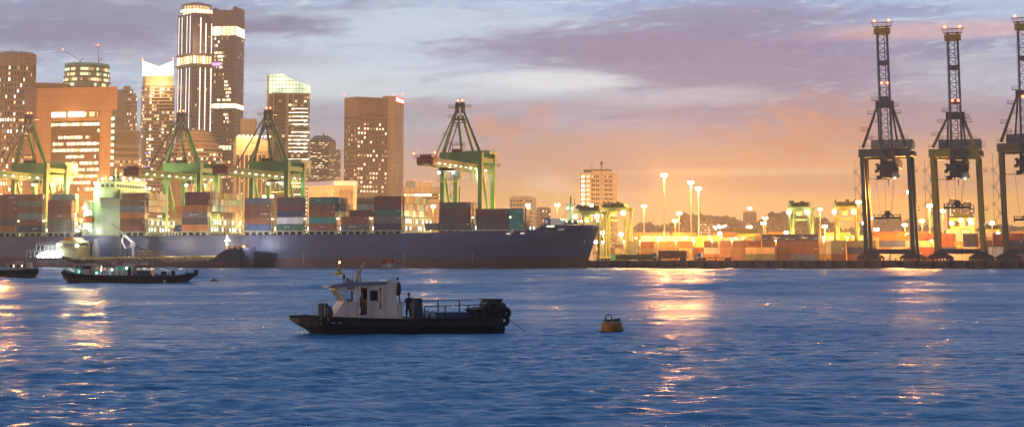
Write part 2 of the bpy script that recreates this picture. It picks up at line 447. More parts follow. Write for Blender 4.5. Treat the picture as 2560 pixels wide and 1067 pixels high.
def wn(sx, sy, detail, rz=0.0):
    mp = N2.new('ShaderNodeMapping'); mp.inputs['Scale'].default_value = (sx, sy, 1); mp.inputs['Rotation'].default_value = (0, 0, rz)
    L2.new(geo.outputs['Position'], mp.inputs[0])
    n = N2.new('ShaderNodeTexNoise'); n.inputs['Scale'].default_value = 1; n.inputs['Detail'].default_value = detail
    n.inputs['Roughness'].default_value = 0.6
    n.inputs['Distortion'].default_value = 0.3
    L2.new(mp.outputs[0], n.inputs['Vector']); return n.outputs[0]
def bump(h, strength, dist, prev=None):
    n = N2.new('ShaderNodeBump'); n.inputs['Strength'].default_value = strength; n.inputs['Distance'].default_value = dist
    L2.new(h, n.inputs['Height'])
    if prev is not None: L2.new(prev, n.inputs['Normal'])
    return n.outputs[0]
b0 = bump(wn(0.06, 0.22, 4, 0.1), 1.0, 1.1)
b1 = bump(wn(0.45, 0.9, 3, 0.2), 1.0, 0.34, b0)
b2 = bump(wn(1.5, 3.4, 5, -0.25), 1.0, 0.13, b1)
spx = N2.new('ShaderNodeSeparateXYZ'); L2.new(geo.outputs['Position'], spx.inputs[0])
# ripples too small to model far out act as roughness
mrr = N2.new('ShaderNodeMapRange'); L2.new(spx.outputs[1], mrr.inputs[0]); mrr.inputs[1].default_value = 60; mrr.inputs[2].default_value = 500; mrr.inputs[3].default_value = 0.27; mrr.inputs[4].default_value = 0.38
gust = wn(0.018, 0.16, 4, 0.05); gm_ = N2.new('ShaderNodeMath'); gm_.operation = 'MULTIPLY_ADD'; L2.new(gust, gm_.inputs[0]); gm_.inputs[1].default_value = 0.22; gm_.inputs[2].default_value = -0.11
ga = N2.new('ShaderNodeMath'); ga.operation = 'ADD'; L2.new(gm_.outputs[0], ga.inputs[0]); L2.new(mrr.outputs[0], ga.inputs[1])
gust2 = wn(0.02, 0.028, 5, 0.0); g2 = N2.new('ShaderNodeMapRange'); L2.new(gust2, g2.inputs[0]); g2.inputs[1].default_value = .35; g2.inputs[2].default_value = .65; g2.inputs[3].default_value = -0.11; g2.inputs[4].default_value = 0.13
gb = N2.new('ShaderNodeMath'); gb.operation = 'ADD'; L2.new(ga.outputs[0], gb.inputs[0]); L2.new(g2.outputs[0], gb.inputs[1])
gc = N2.new('ShaderNodeMath'); gc.operation = 'MAXIMUM'; L2.new(gb.outputs[0], gc.inputs[0]); gc.inputs[1].default_value = 0.12
L2.new(gc.outputs[0], b.inputs['Roughness'])
L2.new(b2, b.inputs['Normal'])
m_water = m
wme, wy0, wy1 = make_water(); wme.materials.append(m_water)
wo_ = bpy.data.objects.new('water', wme); COL.objects.link(wo_); tag(wo_, kind='structure')
# calm water round and beyond the rippled sheet
fr = MB(); kk = 0.36
fr.add([(-2950, -300, -0.06), (2950, -300, -0.06), (2950, wy0, -0.06), (-2950, wy0, -0.06)], [(0, 1, 2, 3)])
fr.add([(-2950, wy0, -0.06), (-kk*wy0, wy0, -0.06), (-kk*wy1, wy1, -0.06), (-2950, wy1, -0.06)], [(0, 1, 2, 3)])
fr.add([(2950, wy0, -0.06), (kk*wy0, wy0, -0.06), (kk*wy1, wy1, -0.06), (2950, wy1, -0.06)], [(3, 2, 1, 0)])
fo = fr.build('water', m_water); tag(fo, kind='structure')

# ---------------------------------------------------------------- land and quay
TQ = 36.0; ZQ = 3.4
m_asph = paint('asphalt', (0.06, 0.055, 0.05), 0.8, scale=0.05, dirt=0.4)
gm = MB()
def qp(s, t): v = W(s, t); return (v.x, v.y)
a = [qp(-1500, TQ), qp(1500, TQ), (2900, 3300), (-2900, 3300)]
gm.add([(x, y, ZQ) for x, y in a], [(0, 1, 2, 3)])
tag(gm.build('ground', m_asph), kind='structure')
m_quay = paint('quay_concrete', (0.10, 0.075, 0.065), 0.9, scale=0.35, var=0.35, dirt=0.5, streak=True)
q = MB()
q.box((-1500, TQ-1.2, -4), (1500, TQ+0.004, 2.2)); q.box((-1500, TQ-1.6, 2.2), (1500, TQ-0.003, ZQ+0.02))
for i in range(-60, 110):
    q.box((i*6.5, TQ-2.0, 0.6), (i*6.5+1.3, TQ-1.2, 3.25), 1)
    q.box((i*6.5+2.6, TQ-1.32, -1), (i*6.5+2.9, TQ-1.2, 2.2), 1)
qo = q.build('quay', [m_quay, m_black]); qo.location = O0; qo.rotation_euler = (0, 0, -A18); tag(qo, kind='structure')

# wooded hills far behind the yard
m_wood = paint('hill_woodland', (0.12, 0.10, 0.05), 0.95, scale=0.02, var=0.4)
def hill(pts, Y, depth, seed):
    rg = random.Random(seed); vs = []; fs = []
    xs = np.linspace(pts[0][0], pts[-1][0], 90); ny = 12
    hx = np.interp(xs, [p[0] for p in pts], [p[1] for p in pts])
    for j in range(ny):
        v = j/(ny-1); f = math.sin(v*PI)**0.7
        for i, x in enumerate(xs):
            p = hitY(x, hx[i], Y); z = ZQ + (p.z - ZQ)*f*(1 + 0.02*math.sin(i*1.3+j*2.1))
            vs.append((p.x*(1+(v-0.5)*depth/Y), Y + (v-0.5)*depth, max(ZQ-1, z)))
    n = len(xs)
    for j in range(ny-1):
        for i in range(n-1): fs.append((j*n+i, j*n+i+1, (j+1)*n+i+1, (j+1)*n+i))
    o = MB().add(vs, fs).build('hill', m_wood, smooth=True); tag(o, kind='structure')
    # tree crowns covering the hill: nobody could count them
    c = MB()
    for k in range(900):
        i = rg.randrange(n); j = rg.randint(2, 8); x, y, z = vs[j*n+i]
        r = rg.uniform(4, 9); x += rg.uniform(-9, 9); z -= r*0.3
        for q_ in range(9):
            a_ = rg.uniform(0, 2*PI); e_ = rg.uniform(-0.2, 1.4); rr = r*rg.uniform(0.4, 1.0)
            cx, cy_, cz = x+rr*math.cos(a_)*math.cos(e_), y+rr*math.sin(a_)*math.cos(e_), z+rr*math.sin(e_)
            s_ = r*rg.uniform(0.25, 0.5)
            t1 = Vector((rg.uniform(-1,1), rg.uniform(-1,1), rg.uniform(-1,1))).normalized()*s_
            t2 = t1.cross(Vector((rg.uniform(-1,1), rg.uniform(-1,1), rg.uniform(-1,1)))).normalized()*s_
            cc = Vector((cx, cy_, cz))
            c.add([cc-t1-t2, cc+t1-t2*0.6, cc+t1*0.8+t2, cc-t1+t2*0.7], [(0,1,2,3)])
    tag(c.build('woodland', m_wood), kind='stuff')
hill([(1560,640),(1585,612),(1592,575),(1612,562),(1625,580),(1655,578),(1700,560),(1735,545),(1775,548),(1815,552),(1850,560),(1880,570),(1920,565),(1950,560),(2000,600),(2030,640)], 2300, 500, 3)
hill([(1890,620),(1905,570),(1935,548),(1955,542),(1975,548),(2010,556),(2045,560),(2075,575),(2105,600),(2120,640)], 2000, 350, 4)
hill([(2070,640),(2120,585),(2190,555),(2240,556),(2290,565),(2340,590),(2420,585),(2480,570),(2600,575)], 2700, 600, 5)

# ---------------------------------------------------------------- haze
m, nt3, N3, L3 = _nodes('haze_air'); out = N3.new('ShaderNodeOutputMaterial'); pv = N3.new('ShaderNodeVolumePrincipled')
pv.inputs['Color'].default_value = (1.0, 0.89, 0.70, 1); pv.inputs['Density'].default_value = 0.00019
pv.inputs['Anisotropy'].default_value = 0.3
L3.new(pv.outputs[0], out.inputs['Volume'])
hz = MB().box((-3050, -320, -9), (3050, 3420, 246)).build('haze', m); tag(hz, kind='stuff')
# ---------------------------------------------------------------- shipping containers
CB = 2.438
def cont_mesh(Lc, H=2.8, name='shipping_container'):
    b = MB(); W2 = CB/2
    n = int(Lc/0.55)
    # corrugated long sides
    for sgn in (-1, 1):
        y0 = sgn*(W2-0.01); y1 = sgn*(W2-0.055)
        xs = np.linspace(0.12, Lc-0.12, n*2+1); vs = []; fs = []
        for i, x in enumerate(xs):
            y = y0 if (i//1) % 2 == 0 else y1
            vs += [(x, y, 0.15), (x, y, H-0.12)]
        for i in range(len(xs)-1):
            f = (2*i, 2*i+2, 2*i+3, 2*i+1); fs.append(f if sgn < 0 else f[::-1])
        b.add(vs, fs)
        b.box((0, min(y0, y0-sgn*0.12), 0), (Lc, max(y0, y0-sgn*0.12), 0.16)); b.box((0, min(y0, y0-sgn*0.1), H-0.12), (Lc, max(y0, y0-sgn*0.1), H))
    for x in (0, Lc-0.14):
        for y in (-W2, W2-0.14): b.box((x, y-0.002, 0.002), (x+0.14, y+0.142, H-0.002))
    b.box((0.05, -W2+0.06, 0.12), (Lc-0.05, W2-0.06, H-0.04))
    return b
def door_mesh(Lc, H=2.8):
    b = MB(); W2 = CB/2
    for sg in (-1, 1):
        b.box((Lc-0.05, min(sg*0.01, sg*(W2-0.14)), 0.14), (Lc-0.01, max(sg*0.01, sg*(W2-0.14)), H-0.12))
        for k in (0.35, 0.85): b.tube((Lc+0.03, sg*k, 0.1), (Lc+0.03, sg*k, H-0.1), 0.03, 5, 1)
        b.box((Lc-0.01, sg*0.6-0.2, 1.1), (Lc+0.01, sg*0.6+0.2, 1.3), 1)
    return b
m_cont = paint('container_paint', (1,1,1), 0.5, scale=0.35, var=0.22, dirt=0.45, obj_col=True, streak=True)
m_rod = paint('zinc_rod', (0.4, 0.4, 0.38), 0.4)
m_letter = paint('white_lettering', (0.75, 0.74, 0.68), 0.6)
CM = {L_: cont_mesh(L_).mesh('shipping_container', [m_cont]) for L_ in (6.06, 12.19, 13.7)}
DM = {L_: door_mesh(L_).mesh('door', [m_cont, m_rod]) for L_ in (6.06, 12.19, 13.7)}
PAL = {'rust': ((0.24,0.085,0.045), 'rust red'), 'brown': ((0.20,0.085,0.05), 'brown'), 'maroon': ((0.13,0.04,0.04), 'maroon'),
 'orange': ((0.42,0.15,0.045), 'orange'), 'tan': ((0.45,0.27,0.12), 'tan'), 'grey': ((0.16,0.14,0.13), 'grey'), 'dark': ((0.09,0.07,0.07), 'dark grey'),
 'navy': ((0.03,0.04,0.09), 'navy blue'), 'blue': ((0.06,0.11,0.22), 'blue'), 'slate': ((0.15,0.16,0.20), 'slate blue'), 'green': ((0.03,0.15,0.10), 'dark green'),
 'teal': ((0.03,0.24,0.19), 'teal'), 'olive': ((0.17,0.16,0.09), 'olive grey'), 'cream': ((0.62,0.58,0.42), 'cream'), 'white': ((0.70,0.68,0.62), 'white'),
 'yellow': ((0.50,0.33,0.08), 'yellow'), 'ggrey': ((0.22,0.25,0.21), 'greenish grey'), 'palegreen': ((0.35,0.48,0.33), 'pale green'), 'pink': ((0.60,0.33,0.24), 'salmon pink'),
 'ltteal': ((0.25,0.42,0.36), 'light teal')}
NCONT = [0]
def container(s, t, z, col, label, group, Lc=12.19, doors=False, logo=None, jit=0.02):
    base, nm = PAL[col]; k = R.uniform(0.85, 1.15); c = tuple(min(0.9, v*k) for v in base)
    o = inst('shipping_container', CM[Lc], None, W(s + R.uniform(-jit, jit)*3, t + R.uniform(-jit, jit), z), -A18, None, c)
    tag(o, '%s %scontainer, %s' % (nm, 'short ' if Lc < 7 else '', label), 'container', group); NCONT[0] += 1
    if doors:
        inst('door', DM[Lc], o, (0,0,0), 0, None, tuple(v*1.05 for v in c))
    if logo: logo(o, Lc)
    return o
def text_obj(parent, txt, size, loc, rot, mat, name='lettering', ext=0.01):
    cu = bpy.data.curves.new(name, 'FONT'); cu.body = txt; cu.size = size; cu.extrude = ext; cu.align_x = 'CENTER'; cu.align_y = 'CENTER'
    cu.resolution_u = 2
    tmp = bpy.data.objects.new(name, cu); COL.objects.link(tmp)
    dg = bpy.context.evaluated_depsgraph_get(); me = bpy.data.meshes.new_from_object(tmp.evaluated_get(dg))
    bpy.data.objects.remove(tmp); me.materials.clear(); me.materials.append(mat)
    o = bpy.data.objects.new(name, me); COL.objects.link(o)
    if parent is not None: o.parent = parent
    o.location = loc; o.rotation_euler = rot
    return o
def logo_small(o, Lc):       # little white maker's plate near the top right corner
    MB().box((Lc-1.6, -CB/2-0.02, 1.95), (Lc-0.7, -CB/2-0.005, 2.35)).build('marking_plate', m_letter, o)
def logo_bar(o, Lc):
    MB().box((Lc-0.75, -CB/2-0.02, 0.6), (Lc-0.55, -CB/2-0.005, 2.2)).build('marking_plate', m_letter, o)
def logo_word(o, Lc):       # a row of worn white letters too small to read
    b = MB(); n = R.randint(4, 7); x = Lc*R.choice((.3, .42, .62)); y = -CB/2-0.02
    for k in range(n): b.box((x, y, 1.1), (x+.12, y+.012, 1.75)); b.box((x+.12, y, R.choice((1.1, 1.35, 1.62))), (x+.36, y+.012, R.choice((1.75,))-.0) if R.random() < .3 else (x+.36, y+.012, 1.75)); x += .55
    b.build('lettering', m_letter, o)
def logo_eagle(o, Lc):
    b = MB(); y = -CB/2-0.03; cx = Lc*0.48
    def poly(pts): b.add([(cx+p[0], y, 1.4+p[1]) for p in pts], [tuple(range(len(pts)))])
    poly([(-1.3,0.75),(-0.7,0.55),(0.3,0.25),(0.1,0.0),(-0.6,0.2)]); poly([(-0.9,0.35),(0.2,0.1),(1.9,-0.05),(1.2,-0.3),(-0.2,-0.2)])
    poly([(-1.9,-0.15),(-0.3,-0.15),(0.2,-0.35),(-0.8,-0.4)]); poly([(0.2,-0.2),(1.6,-0.4),(0.9,-0.55),(-0.4,-0.45)])
    b.build('emblem', m_letter, o)
    MB().box((Lc-1.9, y, 0.75), (Lc-0.5, y+0.01, 1.0)).build('lettering', m_letter, o)
    MB().box((0.5, y, 0.65), (2.1, y+0.01, 0.8)).build('lettering', m_letter, o)

# ---------------------------------------------------------------- cargo ship
SB = 32.0
s_bow = S(1499, SB/2, 565); s_stem = S(1466, SB/2, 670)
s_st = S(-60, 0, 640)
ship = port('container_ship', 'long dark blue container ship stacked with containers alongside the quay', 'ship', 0, 0, 0)
def deck_z(s):
    px_s = [S(0, 0, 585), S(900, 0, 585), S(1100, 0, 582), S(1340, 3, 575)]
    return float(np.interp(s, px_s, [13.9, 14.2, 14.8, 15.9]))
ss = sorted(set([s_st] + list(np.linspace(s_st, S(1000, 0), 14)) + list(np.linspace(S(1000, 0), s_bow, 40))))
s_step = S(1350, 2, 565)
zl = [-2.0, 0.0, 2.2, 4.6, 4.62, 7.5, 10.5, 13.0, 1e9]
def half(s, z, ztop):
    f = min(1.0, max(0.0, z/ztop))
    se = s_stem + (s_bow - s_stem)*(max(0, z)/17.6)**1.1                 # raked stem
    Lb = 78 - 26*f                                                         # fuller at the deck
    u = (se - s)/Lb
    if u <= 0: return 0.0
    if u >= 1: return SB/2
    return SB/2*(1 - (1-u)**(2.1 + 1.2*f))**(0.95 - 0.25*f)
def ztop(s): return deck_z(s) if s < s_step else 16.7 + (s - s_step)*0.012
hv = []; hf = []; hm = []; cols = []
sslist = []
for s in ss:
    sslist.append((s, ztop(s)))
i = [k for k, (s, z) in enumerate(sslist) if s >= s_step][0]
sslist.insert(i, (s_step, 16.7)); sslist.insert(i, (s_step-1.6, deck_z(s_step-1.6)+0.4))
sslist.sort(key=lambda a: a[0])
nz = len(zl)
for s, zt in sslist:
    for sg in (-1, 1):
        for z in zl:
            zz = zt if z > 1e8 else min(z, zt)
            hh = half(s, zz, 17.9)
            hv.append((min(s, s_stem + (s_bow - s_stem)*(max(0, zz)/17.9)**1.1), SB/2 + sg*hh, zz))
for i in range(len(sslist)-1):
    for k in range(2):
        for j in range(nz-1):
            a = (i*2+k)*nz + j; b_ = ((i+1)*2+k)*nz + j
            f = (a, b_, b_+1, a+1); hf.append(f if k == 0 else f[::-1]); hm.append(1 if zl[j+1] <= 4.61 else 0)
    a = (i*2)*nz+nz-1; b_ = ((i+1)*2)*nz+nz-1; c_ = ((i+1)*2+1)*nz+nz-1; d_ = (i*2+1)*nz+nz-1
    hf.append((a, b_, c_, d_)); hm.append(2)
hf.append(tuple(list(range(nz)) + list(range(2*nz-1, nz-1, -1)))); hm.append(0)
m_hull = paint('ship_hull_paint', (0.052, 0.070, 0.150), 0.42, scale=0.06, var=0.22, dirt=0.18, streak=False)
m_boot = paint('ship_antifouling', (0.10, 0.045, 0.04), 0.6, scale=0.05, var=0.35, dirt=0.4)
plates(m_hull); plates(m_boot)
m_deck = paint('ship_deck_paint', (0.18, 0.12, 0.09), 0.7, scale=0.2)
mb = MB(); mb.v = hv; mb.f = [list(f) for f in hf]; mb.m = hm
mb.build('hull', [m_hull, m_boot, m_deck], ship)
# thin weld line and bulwark rail along the forecastle
bw_ = [MB(), MB()]
for k in range(30):
    s = s_step + (s_bow - s_step - 2)*k/30; s2 = s_step + (s_bow - s_step - 2)*(k+1)/30
    for sg in (-1, 1):
        p = (s, SB/2 + sg*half(s, 17.9, 17.9), ztop(s)); q = (s2, SB/2 + sg*half(s2, 17.9, 17.9), ztop(s2))
        bw_[(sg+1)//2].beam((p[0],p[1],p[2]+0.2), (q[0],q[1],q[2]+0.2), 0.25, 1.3)
for b in bw_: b.build('bulwark', m_hull, ship)
ZB = 15.95                                                                # underside of the deck containers
m_coam = paint('coaming_paint', (0.20, 0.20, 0.16), 0.6, scale=0.2)
m_lash = paint('lashing_bridge_paint', (0.42, 0.40, 0.28), 0.6, scale=0.3)
bays = [  # px0, length, colours from top to bottom, number of rows behind, upper tiers of the rows behind, gap after
 (-16, 12.19, ['brown','brown','rust','rust','dark','orange'], 1, 1),
 (46, 12.19, ['rust','olive','rust','ggrey','rust','navy'], 1, 1),
 (119, 12.19, ['ggrey','rust','rust','rust','olive','grey'], 2, 3),
 (300, 12.19, ['brown','brown','slate','orange','brown','rust'], 7, 3),
 (415, 6.06, ['orange','orange','tan','blue'], 1, 1),
 (455, 12.19, ['maroon','maroon','orange','grey','dark','orange'], 13, 3),
 (611, 12.19, ['slate','brown','brown','rust','blue'], 1, 1),
 (692, 12.19, ['dark','maroon','navy','white','green'], 1, 1),
 (772, 12.19, ['green','brown','rust','teal','rust'], 6, 3),
 (853, 12.19, ['maroon','rust','grey'], 1, 1),
 (935, 12.19, ['maroon','maroon','green','grey','navy'], 13, 3),
 (1098, 13.7, ['dark','maroon','dark','dark'], 3, 4),
 (1190, 13.7, ['maroon','dark','dark'], 1, 1),
 (1273, 6.06, ['teal','teal','teal'], 3, 3)]
ENDS = ['orange','cream','yellow','tan','cream','palegreen','orange','rust','white','teal','slate','cream','yellow','ggrey','orange','palegreen','ltteal','brown']
GS = 'containers stacked on the ship deck'
hc = MB(); fr_ = []
bayinfo = []
names_b = ['bay at the left edge', 'second bay from the left edge', 'bay left of the bridge', 'bay right of the bridge', 'short set-back bay', 'maroon-topped tall bay',
           'slate-topped bay', 'bay with the white reefer', 'green-topped bay', 'low three-tier bay', 'wide lit bay', 'tall dark bay near the bow', 'long bay near the bow', 'teal foremost bay']
for bi, (px0, Lc, cols, nrow, ntop) in enumerate(bays):
    tf = 0.5 + CB/2
    s0 = S(px0, 0.5, 540); n = len(cols)
    if bi == 4: tf += 3*2.5
    bayinfo.append((s0, Lc, n))
    for k, c in enumerate(cols):
        tier = n-1-k; z = ZB + tier*2.8
        lg = None
        if R.random() < 0.5: lg = R.choice([logo_small, logo_small, logo_bar, logo_word])
        sx = s0
        if bi == 5 and k < 2: sx += 1.2
        if bi == 2 and k == 0: sx += 1.6
        if bi == 3 and k == 0: sx += 0.9
        if bi == 9 and k == 0: sx += 3.6
        container(sx, tf, z, c, '%s tier, water side of the %s' % (ORD[tier], names_b[bi]), GS, Lc, doors=True, logo=lg)
    for r in range(1, nrow):
        t = tf + 2.5*r
        if t > SB - 1: break
        nt_ = min(ntop, n)
        if bi in (5, 10) and R.random() < 0.25: nt_ = min(n, nt_)
        for k in range(nt_):
            tier = n-1-k
            if bi == 8 and r >= 4 and k == 0 and r in (5,): continue
            container(s0 + (0.35 if bi != 5 else 1.2), t, ZB + tier*2.8, R.choice(ENDS) if bi not in (11, 12) else R.choice(['teal','tan','slate','cream']),
                      '%s tier, %s row inward, %s' % (ORD[tier], nth(r), names_b[bi]), GS, Lc, doors=True)
for r in (5, 6, 8):
    for tier in (3, 4):
        container(bayinfo[9][0] + 1.5, 0.5 + CB/2 + 2.5*r, ZB + tier*2.8, R.choice(['cream', 'tan', 'yellow']), '%s tier, %s row inward, behind the low three-tier bay' % (ORD[tier], nth(r)), GS, 12.19, doors=True)
# single low container just left of the tall dark bay
container(S(1060, 0.5)+0.3, 0.5+CB/2, ZB-0.1, 'grey', 'standing alone and low beside the tall dark bay near the bow', GS, 6.06, doors=True)
# hatch coamings and cross-deck posts beneath the containers
for bi, (s0, Lc, n) in enumerate(bayinfo):
    z0 = deck_z(s0) - 0.3
    b = MB()
    b.box((s0-0.5, 2.2, z0), (s0+Lc+0.5, SB-2.2, ZB-0.06))
    for k in range(5):
        x = s0 + Lc*k/4
        b.box((x-0.45, 0.5, z0), (x+0.45, 2.21, ZB-0.07), 1)
    b.box((s0-0.6, 0.4, ZB-0.5), (s0+Lc+0.6, 2.19, ZB-0.065), 1)
    b.build('hatch_coaming', [m_coam, m_lash], ship)
# lashing bridges in the gaps between bays
lampmb = {}
def lashing(s, wid, z0, levels, nlamp, mat_l=g_tube):
    b = MB(); H = 2.9*levels
    for r in range(14):
        y = 0.8 + r*2.36
        for dx in (0, wid): b.box((s+dx-0.12, y-0.14, z0), (s+dx+0.12, y+0.14, z0+H))
    for l in range(levels+1):
        b.box((s-0.1, 0.5, z0+2.9*l-0.12), (s+wid+0.1, SB-0.6, z0+2.9*l+0.06))
        if l: b.rail([(s+wid+0.1, 0.5, z0+2.9*l), (s+wid+0.1, SB-0.6, z0+2.9*l)], 1.0, 0.05, 2.5)
    for r in range(0, 13, 2):
        b.beam((s+wid, 0.8+r*2.36, z0), (s+wid, 0.8+(r+1)*2.36, z0+2.9), 0.1)
    lb = b.build('lashing_bridge', m_lash, ship)
    for k in range(nlamp):
        r = R.randrange(0, 13) if k else 0
        y = 1.95 + r*2.36; l = k % levels
        MB().tube((s+wid+0.22, y, z0+2.9*l+0.8), (s+wid+0.22, y, z0+2.9*l+2.3), 0.16, 6).build('deck_lamp', mat_l, lb)
    return lb
gaps = []
for bi in range(len(bayinfo)-1):
    s1 = bayinfo[bi][0] + bayinfo[bi][1]; s2 = bayinfo[bi+1][0]
    if bi == 4: continue
    big = bi in (2, 3, 5, 10)
    lashing(s1+0.5, 1.0, ZB-0.8, 2 if bi < 11 else 1, 16 if big else 3, g_tube if bi != 6 else g_warm)
    z = ZB + 3.5
    if bi in (3, 5, 10, 2):
        for y in (3, 12, 22): plight((s1+4.2, y, z+2.5), 1500, FLOOD if bi != 10 else (1, .85, .5), 0.4, ship)
    else:
        plight((s1+0.9+1.0, 0.7, z+1.6), 260, (1.0, 0.75, 0.4), 0.25, ship)
        MB().lathe([(0.1, 0), (0.34, 0.15), (0.34, 0.4), (0.1, 0.6)], 8, (s1+1.0, 0.3, z+1.1)).build('deck_lamp', g_warm, ship)
    plight((s1+1.6, 0.9, ZB-0.9), 90, (0.9, 1.0, 0.6), 0.2, ship)
# white draught marks and load marks on the hull side
b = MB()
for px in (757, 1008, 1180):
    x = S(px, 0, 640)
    for k in range(7): b.box((x, -.06, 2.6+k*.62), (x+.5, .01, 2.6+k*.62+.26))
b.box((S(759, 0)+1.6, -.06, 5.2), (S(759, 0)+2.9, .01, 5.35)); b.build('draught_mark', paint('mark_grey', (.35, .35, .38), .7), ship)
# superstructure between the third and fourth bays
sa = S(206, 8, 560); sb = S(298, 3, 560)
m_sup = paint('superstructure_paint', (0.50, 0.56, 0.38), 0.5, scale=0.15, streak=True)
sup = MB()
zs0 = 14.0
b = MB(); b.box((sa+8.0, 4.0, zs0), (sb-0.5, 28.0, 34.5)); b.build('accommodation', m_sup, ship)
b = MB()
for l in range(5):
    z = zs0 + 3.0 + l*3.0
    b.box((sa+1.5+l*0.9, 1.0, z-0.25), (sa+8.2, 31.0, z)); b.rail([(sa+1.5+l*0.9, 1.1, z), (sa+8.0, 1.1, z)], 1.0, 0.07, 2)
    for k in range(3): b.beam((sa+2.2+l*0.9+k*2.4, 1.2, z-3.0), (sa+2.2+l*0.9+k*2.4, 1.2, z), 0.2)
    for k in range(9): b.beam((sa+1.7+l*0.9, 2.0+k*3.3, z-3.0), (sa+1.7+l*0.9, 2.0+k*3.3, z), 0.2)
b.build('deck_gallery', m_sup, ship)
b = MB(); b.box((sa+3.6, 3.0, zs0+0.1), (sa+8.0, 29.0, zs0+14.6)); b.build('engine_casing', m_sup, ship)
# wing bridge on top: long, across the ship, with a row of dark windows
bz = 34.5; b = MB()
b.box((sb-11.0, 0.2, bz-3.6), (sb-1.5, 31.8, bz+0.2)); b.box((sb-10.5, 3.0, bz+0.2), (sb-2.3, 29.0, bz+3.2)); b.box((sb-10.9, 2.6, bz+3.2), (sb-2.0, 29.4, bz+3.5))
br_ = b.build('bridge', m_sup, ship)
for k in range(11): MB().box((sb-2.32, 4.2+k*2.2, bz+1.1), (sb-2.24, 5.9+k*2.2, bz+2.4)).build('window', m_dark, br_)
for k in range(3): MB().box((sb-9.5+k*2.4, 2.93, bz+1.1), (sb-7.9+k*2.4, 3.03, bz+2.4)).build('window', m_dark, br_)
b = MB()
for k in range(4): b.beam((sb-9+k*2, 6+k*5, bz+3.5), (sb-9+k*2, 6+k*5, bz+6.5+(k == 1)*3.5), 0.22)
b.beam((sb-7, 9.5, bz+7), (sb-7, 13, bz+7), 0.15); b.rail([(sb-10.9, 2.7, bz+3.5), (sb-2.1, 2.7, bz+3.5), (sb-2.1, 29.2, bz+3.5)], 1.1, 0.08, 2)
b.build('radar_mast', m_sup, ship)
# funnel: dark cap, orange upper band, dark lower casing
sf = S(262, 14, 460); b = MB()
b.box((sf, 12, 30), (sf+4.6, 19, 33.2), 1); b.box((sf-0.01, 11.99, 33.2), (sf+4.61, 19.01, 37.6), 0)
fn = b.build('funnel', [paint('funnel_orange', (0.75, 0.25, 0.02), 0.5), m_sup, m_black], ship)
MB().lathe([(1.9, 0), (2.0, 1.5), (1.6, 3.0), (0.9, 4.0), (0.3, 4.3)], 14, (sf+4.2, 16, 37.6)).build('funnel_cap', m_black, fn)
b = MB(); b.box((sf-5.0, 9, 14.5), (sf+0.0, 25, 24.5)); b.box((sf+0.01, 8, 14.5), (sf+6.0, 25, 30.0)); b.extr([(sf-4.9, 24.5), (sf-0.2, 24.5), (sf-0.2, 29), (sf-2.0, 29)], 12, 22); b.build('engine_casing', m_sup, ship)
for k, (x, y, z) in enumerate([(sa+2.6, 1.6, 17.6), (sa+6.3, 1.6, 17.4), (sa+4.0, 1.6, 20.4), (sa+7, 1.7, 23.3), (sa+4.6, 1.7, 26.2), (sa+2.0, 1.4, 16.0), (sa+8.6, 1.2, 16.2), (sa+11, 3.0, 16.0), (sb-10.7, 1.6, 36), (sb-4, 2.2, 39.0), (sb-2.0, 9, 39.4), (sb-2.0, 15, 39.4), (sb-2.0, 21, 39.2), (sb-1.2, 30.5, 35.6), (sb-9.5, 4, 38.9), (sf+5, 11, 34.5), (sf+5.4, 10.5, 32.5)]):
    MB().lathe([(0.15, 0), (0.5, 0.2), (0.5, 0.6), (0.15, 0.8)], 8, (x, y, z)).build('deck_lamp', g_flood if k % 3 else g_cool, ship)
for p, w, c in [((sa+4, -0.2, 21), 500, FLOOD), ((sa+5, 2.4, 18.4), 700, (1, .85, .5)), ((sa+5.5, 2.4, 24.3), 700, FLOOD), ((sa+3, 2.4, 26.5), 700, FLOOD), ((sb+1.5, 9, 41), 1500, (.95, 1, .45)), ((sb+1.0, 24, 41), 2500, (.95, 1, .45)),
                ((sb-12, 2, 42), 4500, (.95, 1, .5)), ((sa-3, 8, 38), 9000, (0.8, 1.0, .45)), ((sf-4, 8, 33), 2500, (1, .8, .4))]:
    plight(p, w*(3.0 if p[2] > 27 else 1.2), c, 0.5, ship)
plight((sf+3, -1, 33), 7000, (.62, 1.0, .42), .6, ship); plight((sb-6, -3, 42), 5000, (.9, 1, .35), .5, ship)  # first light added in mid-air to brighten the superstructure, without a lamp
MB().box((sa+2.4, 0.4, 20.2), (sa+9.4, 2.6, 22.3)).build('lifeboat', paint('lifeboat_orange', (0.6, 0.12, 0.03), 0.5), ship)
# forecastle gear, foremast, breakwater
fm = S(1427, SB/2, 560); b = MB()
b.beam((fm, SB/2, 17.5), (fm, SB/2, 26.6), 0.9); b.beam((fm-2.2, SB/2, 26.2), (fm+2.4, SB/2, 26.2), 0.5, 0.35)
b.beam((fm, SB/2, 26.4), (fm, SB/2, 29.6), 0.55, m=1); b.beam((fm+1.6, SB/2, 26.3), (fm+1.6, SB/2, 28.2), 0.3, m=1); b.beam((fm+0.8, SB/2, 28.4), (fm+2.4, SB/2, 28.4), 0.15, m=1)
b.beam((fm-5.5, SB/2, 18.2), (fm-0.5, SB/2, 25.6), 0.10, m=1); b.beam((fm-3.5, SB/2-3, 18.2), (fm-0.5, SB/2, 24.6), 0.10, m=1)
b.build('foremast', [paint('mast_green', (0.12, 0.42, 0.22), 0.5), m_dark], ship)
b = MB(); s1, s2 = S(1372, 3, 560), S(1408, 8, 560)
b.extr([(s1, 15.5), (s1, 20.4), (s1+4, 20.2), (s2+1, 18.8), (s2+1, 15.5)], 5.0, 27.0)
b.build('breakwater', m_white, ship)
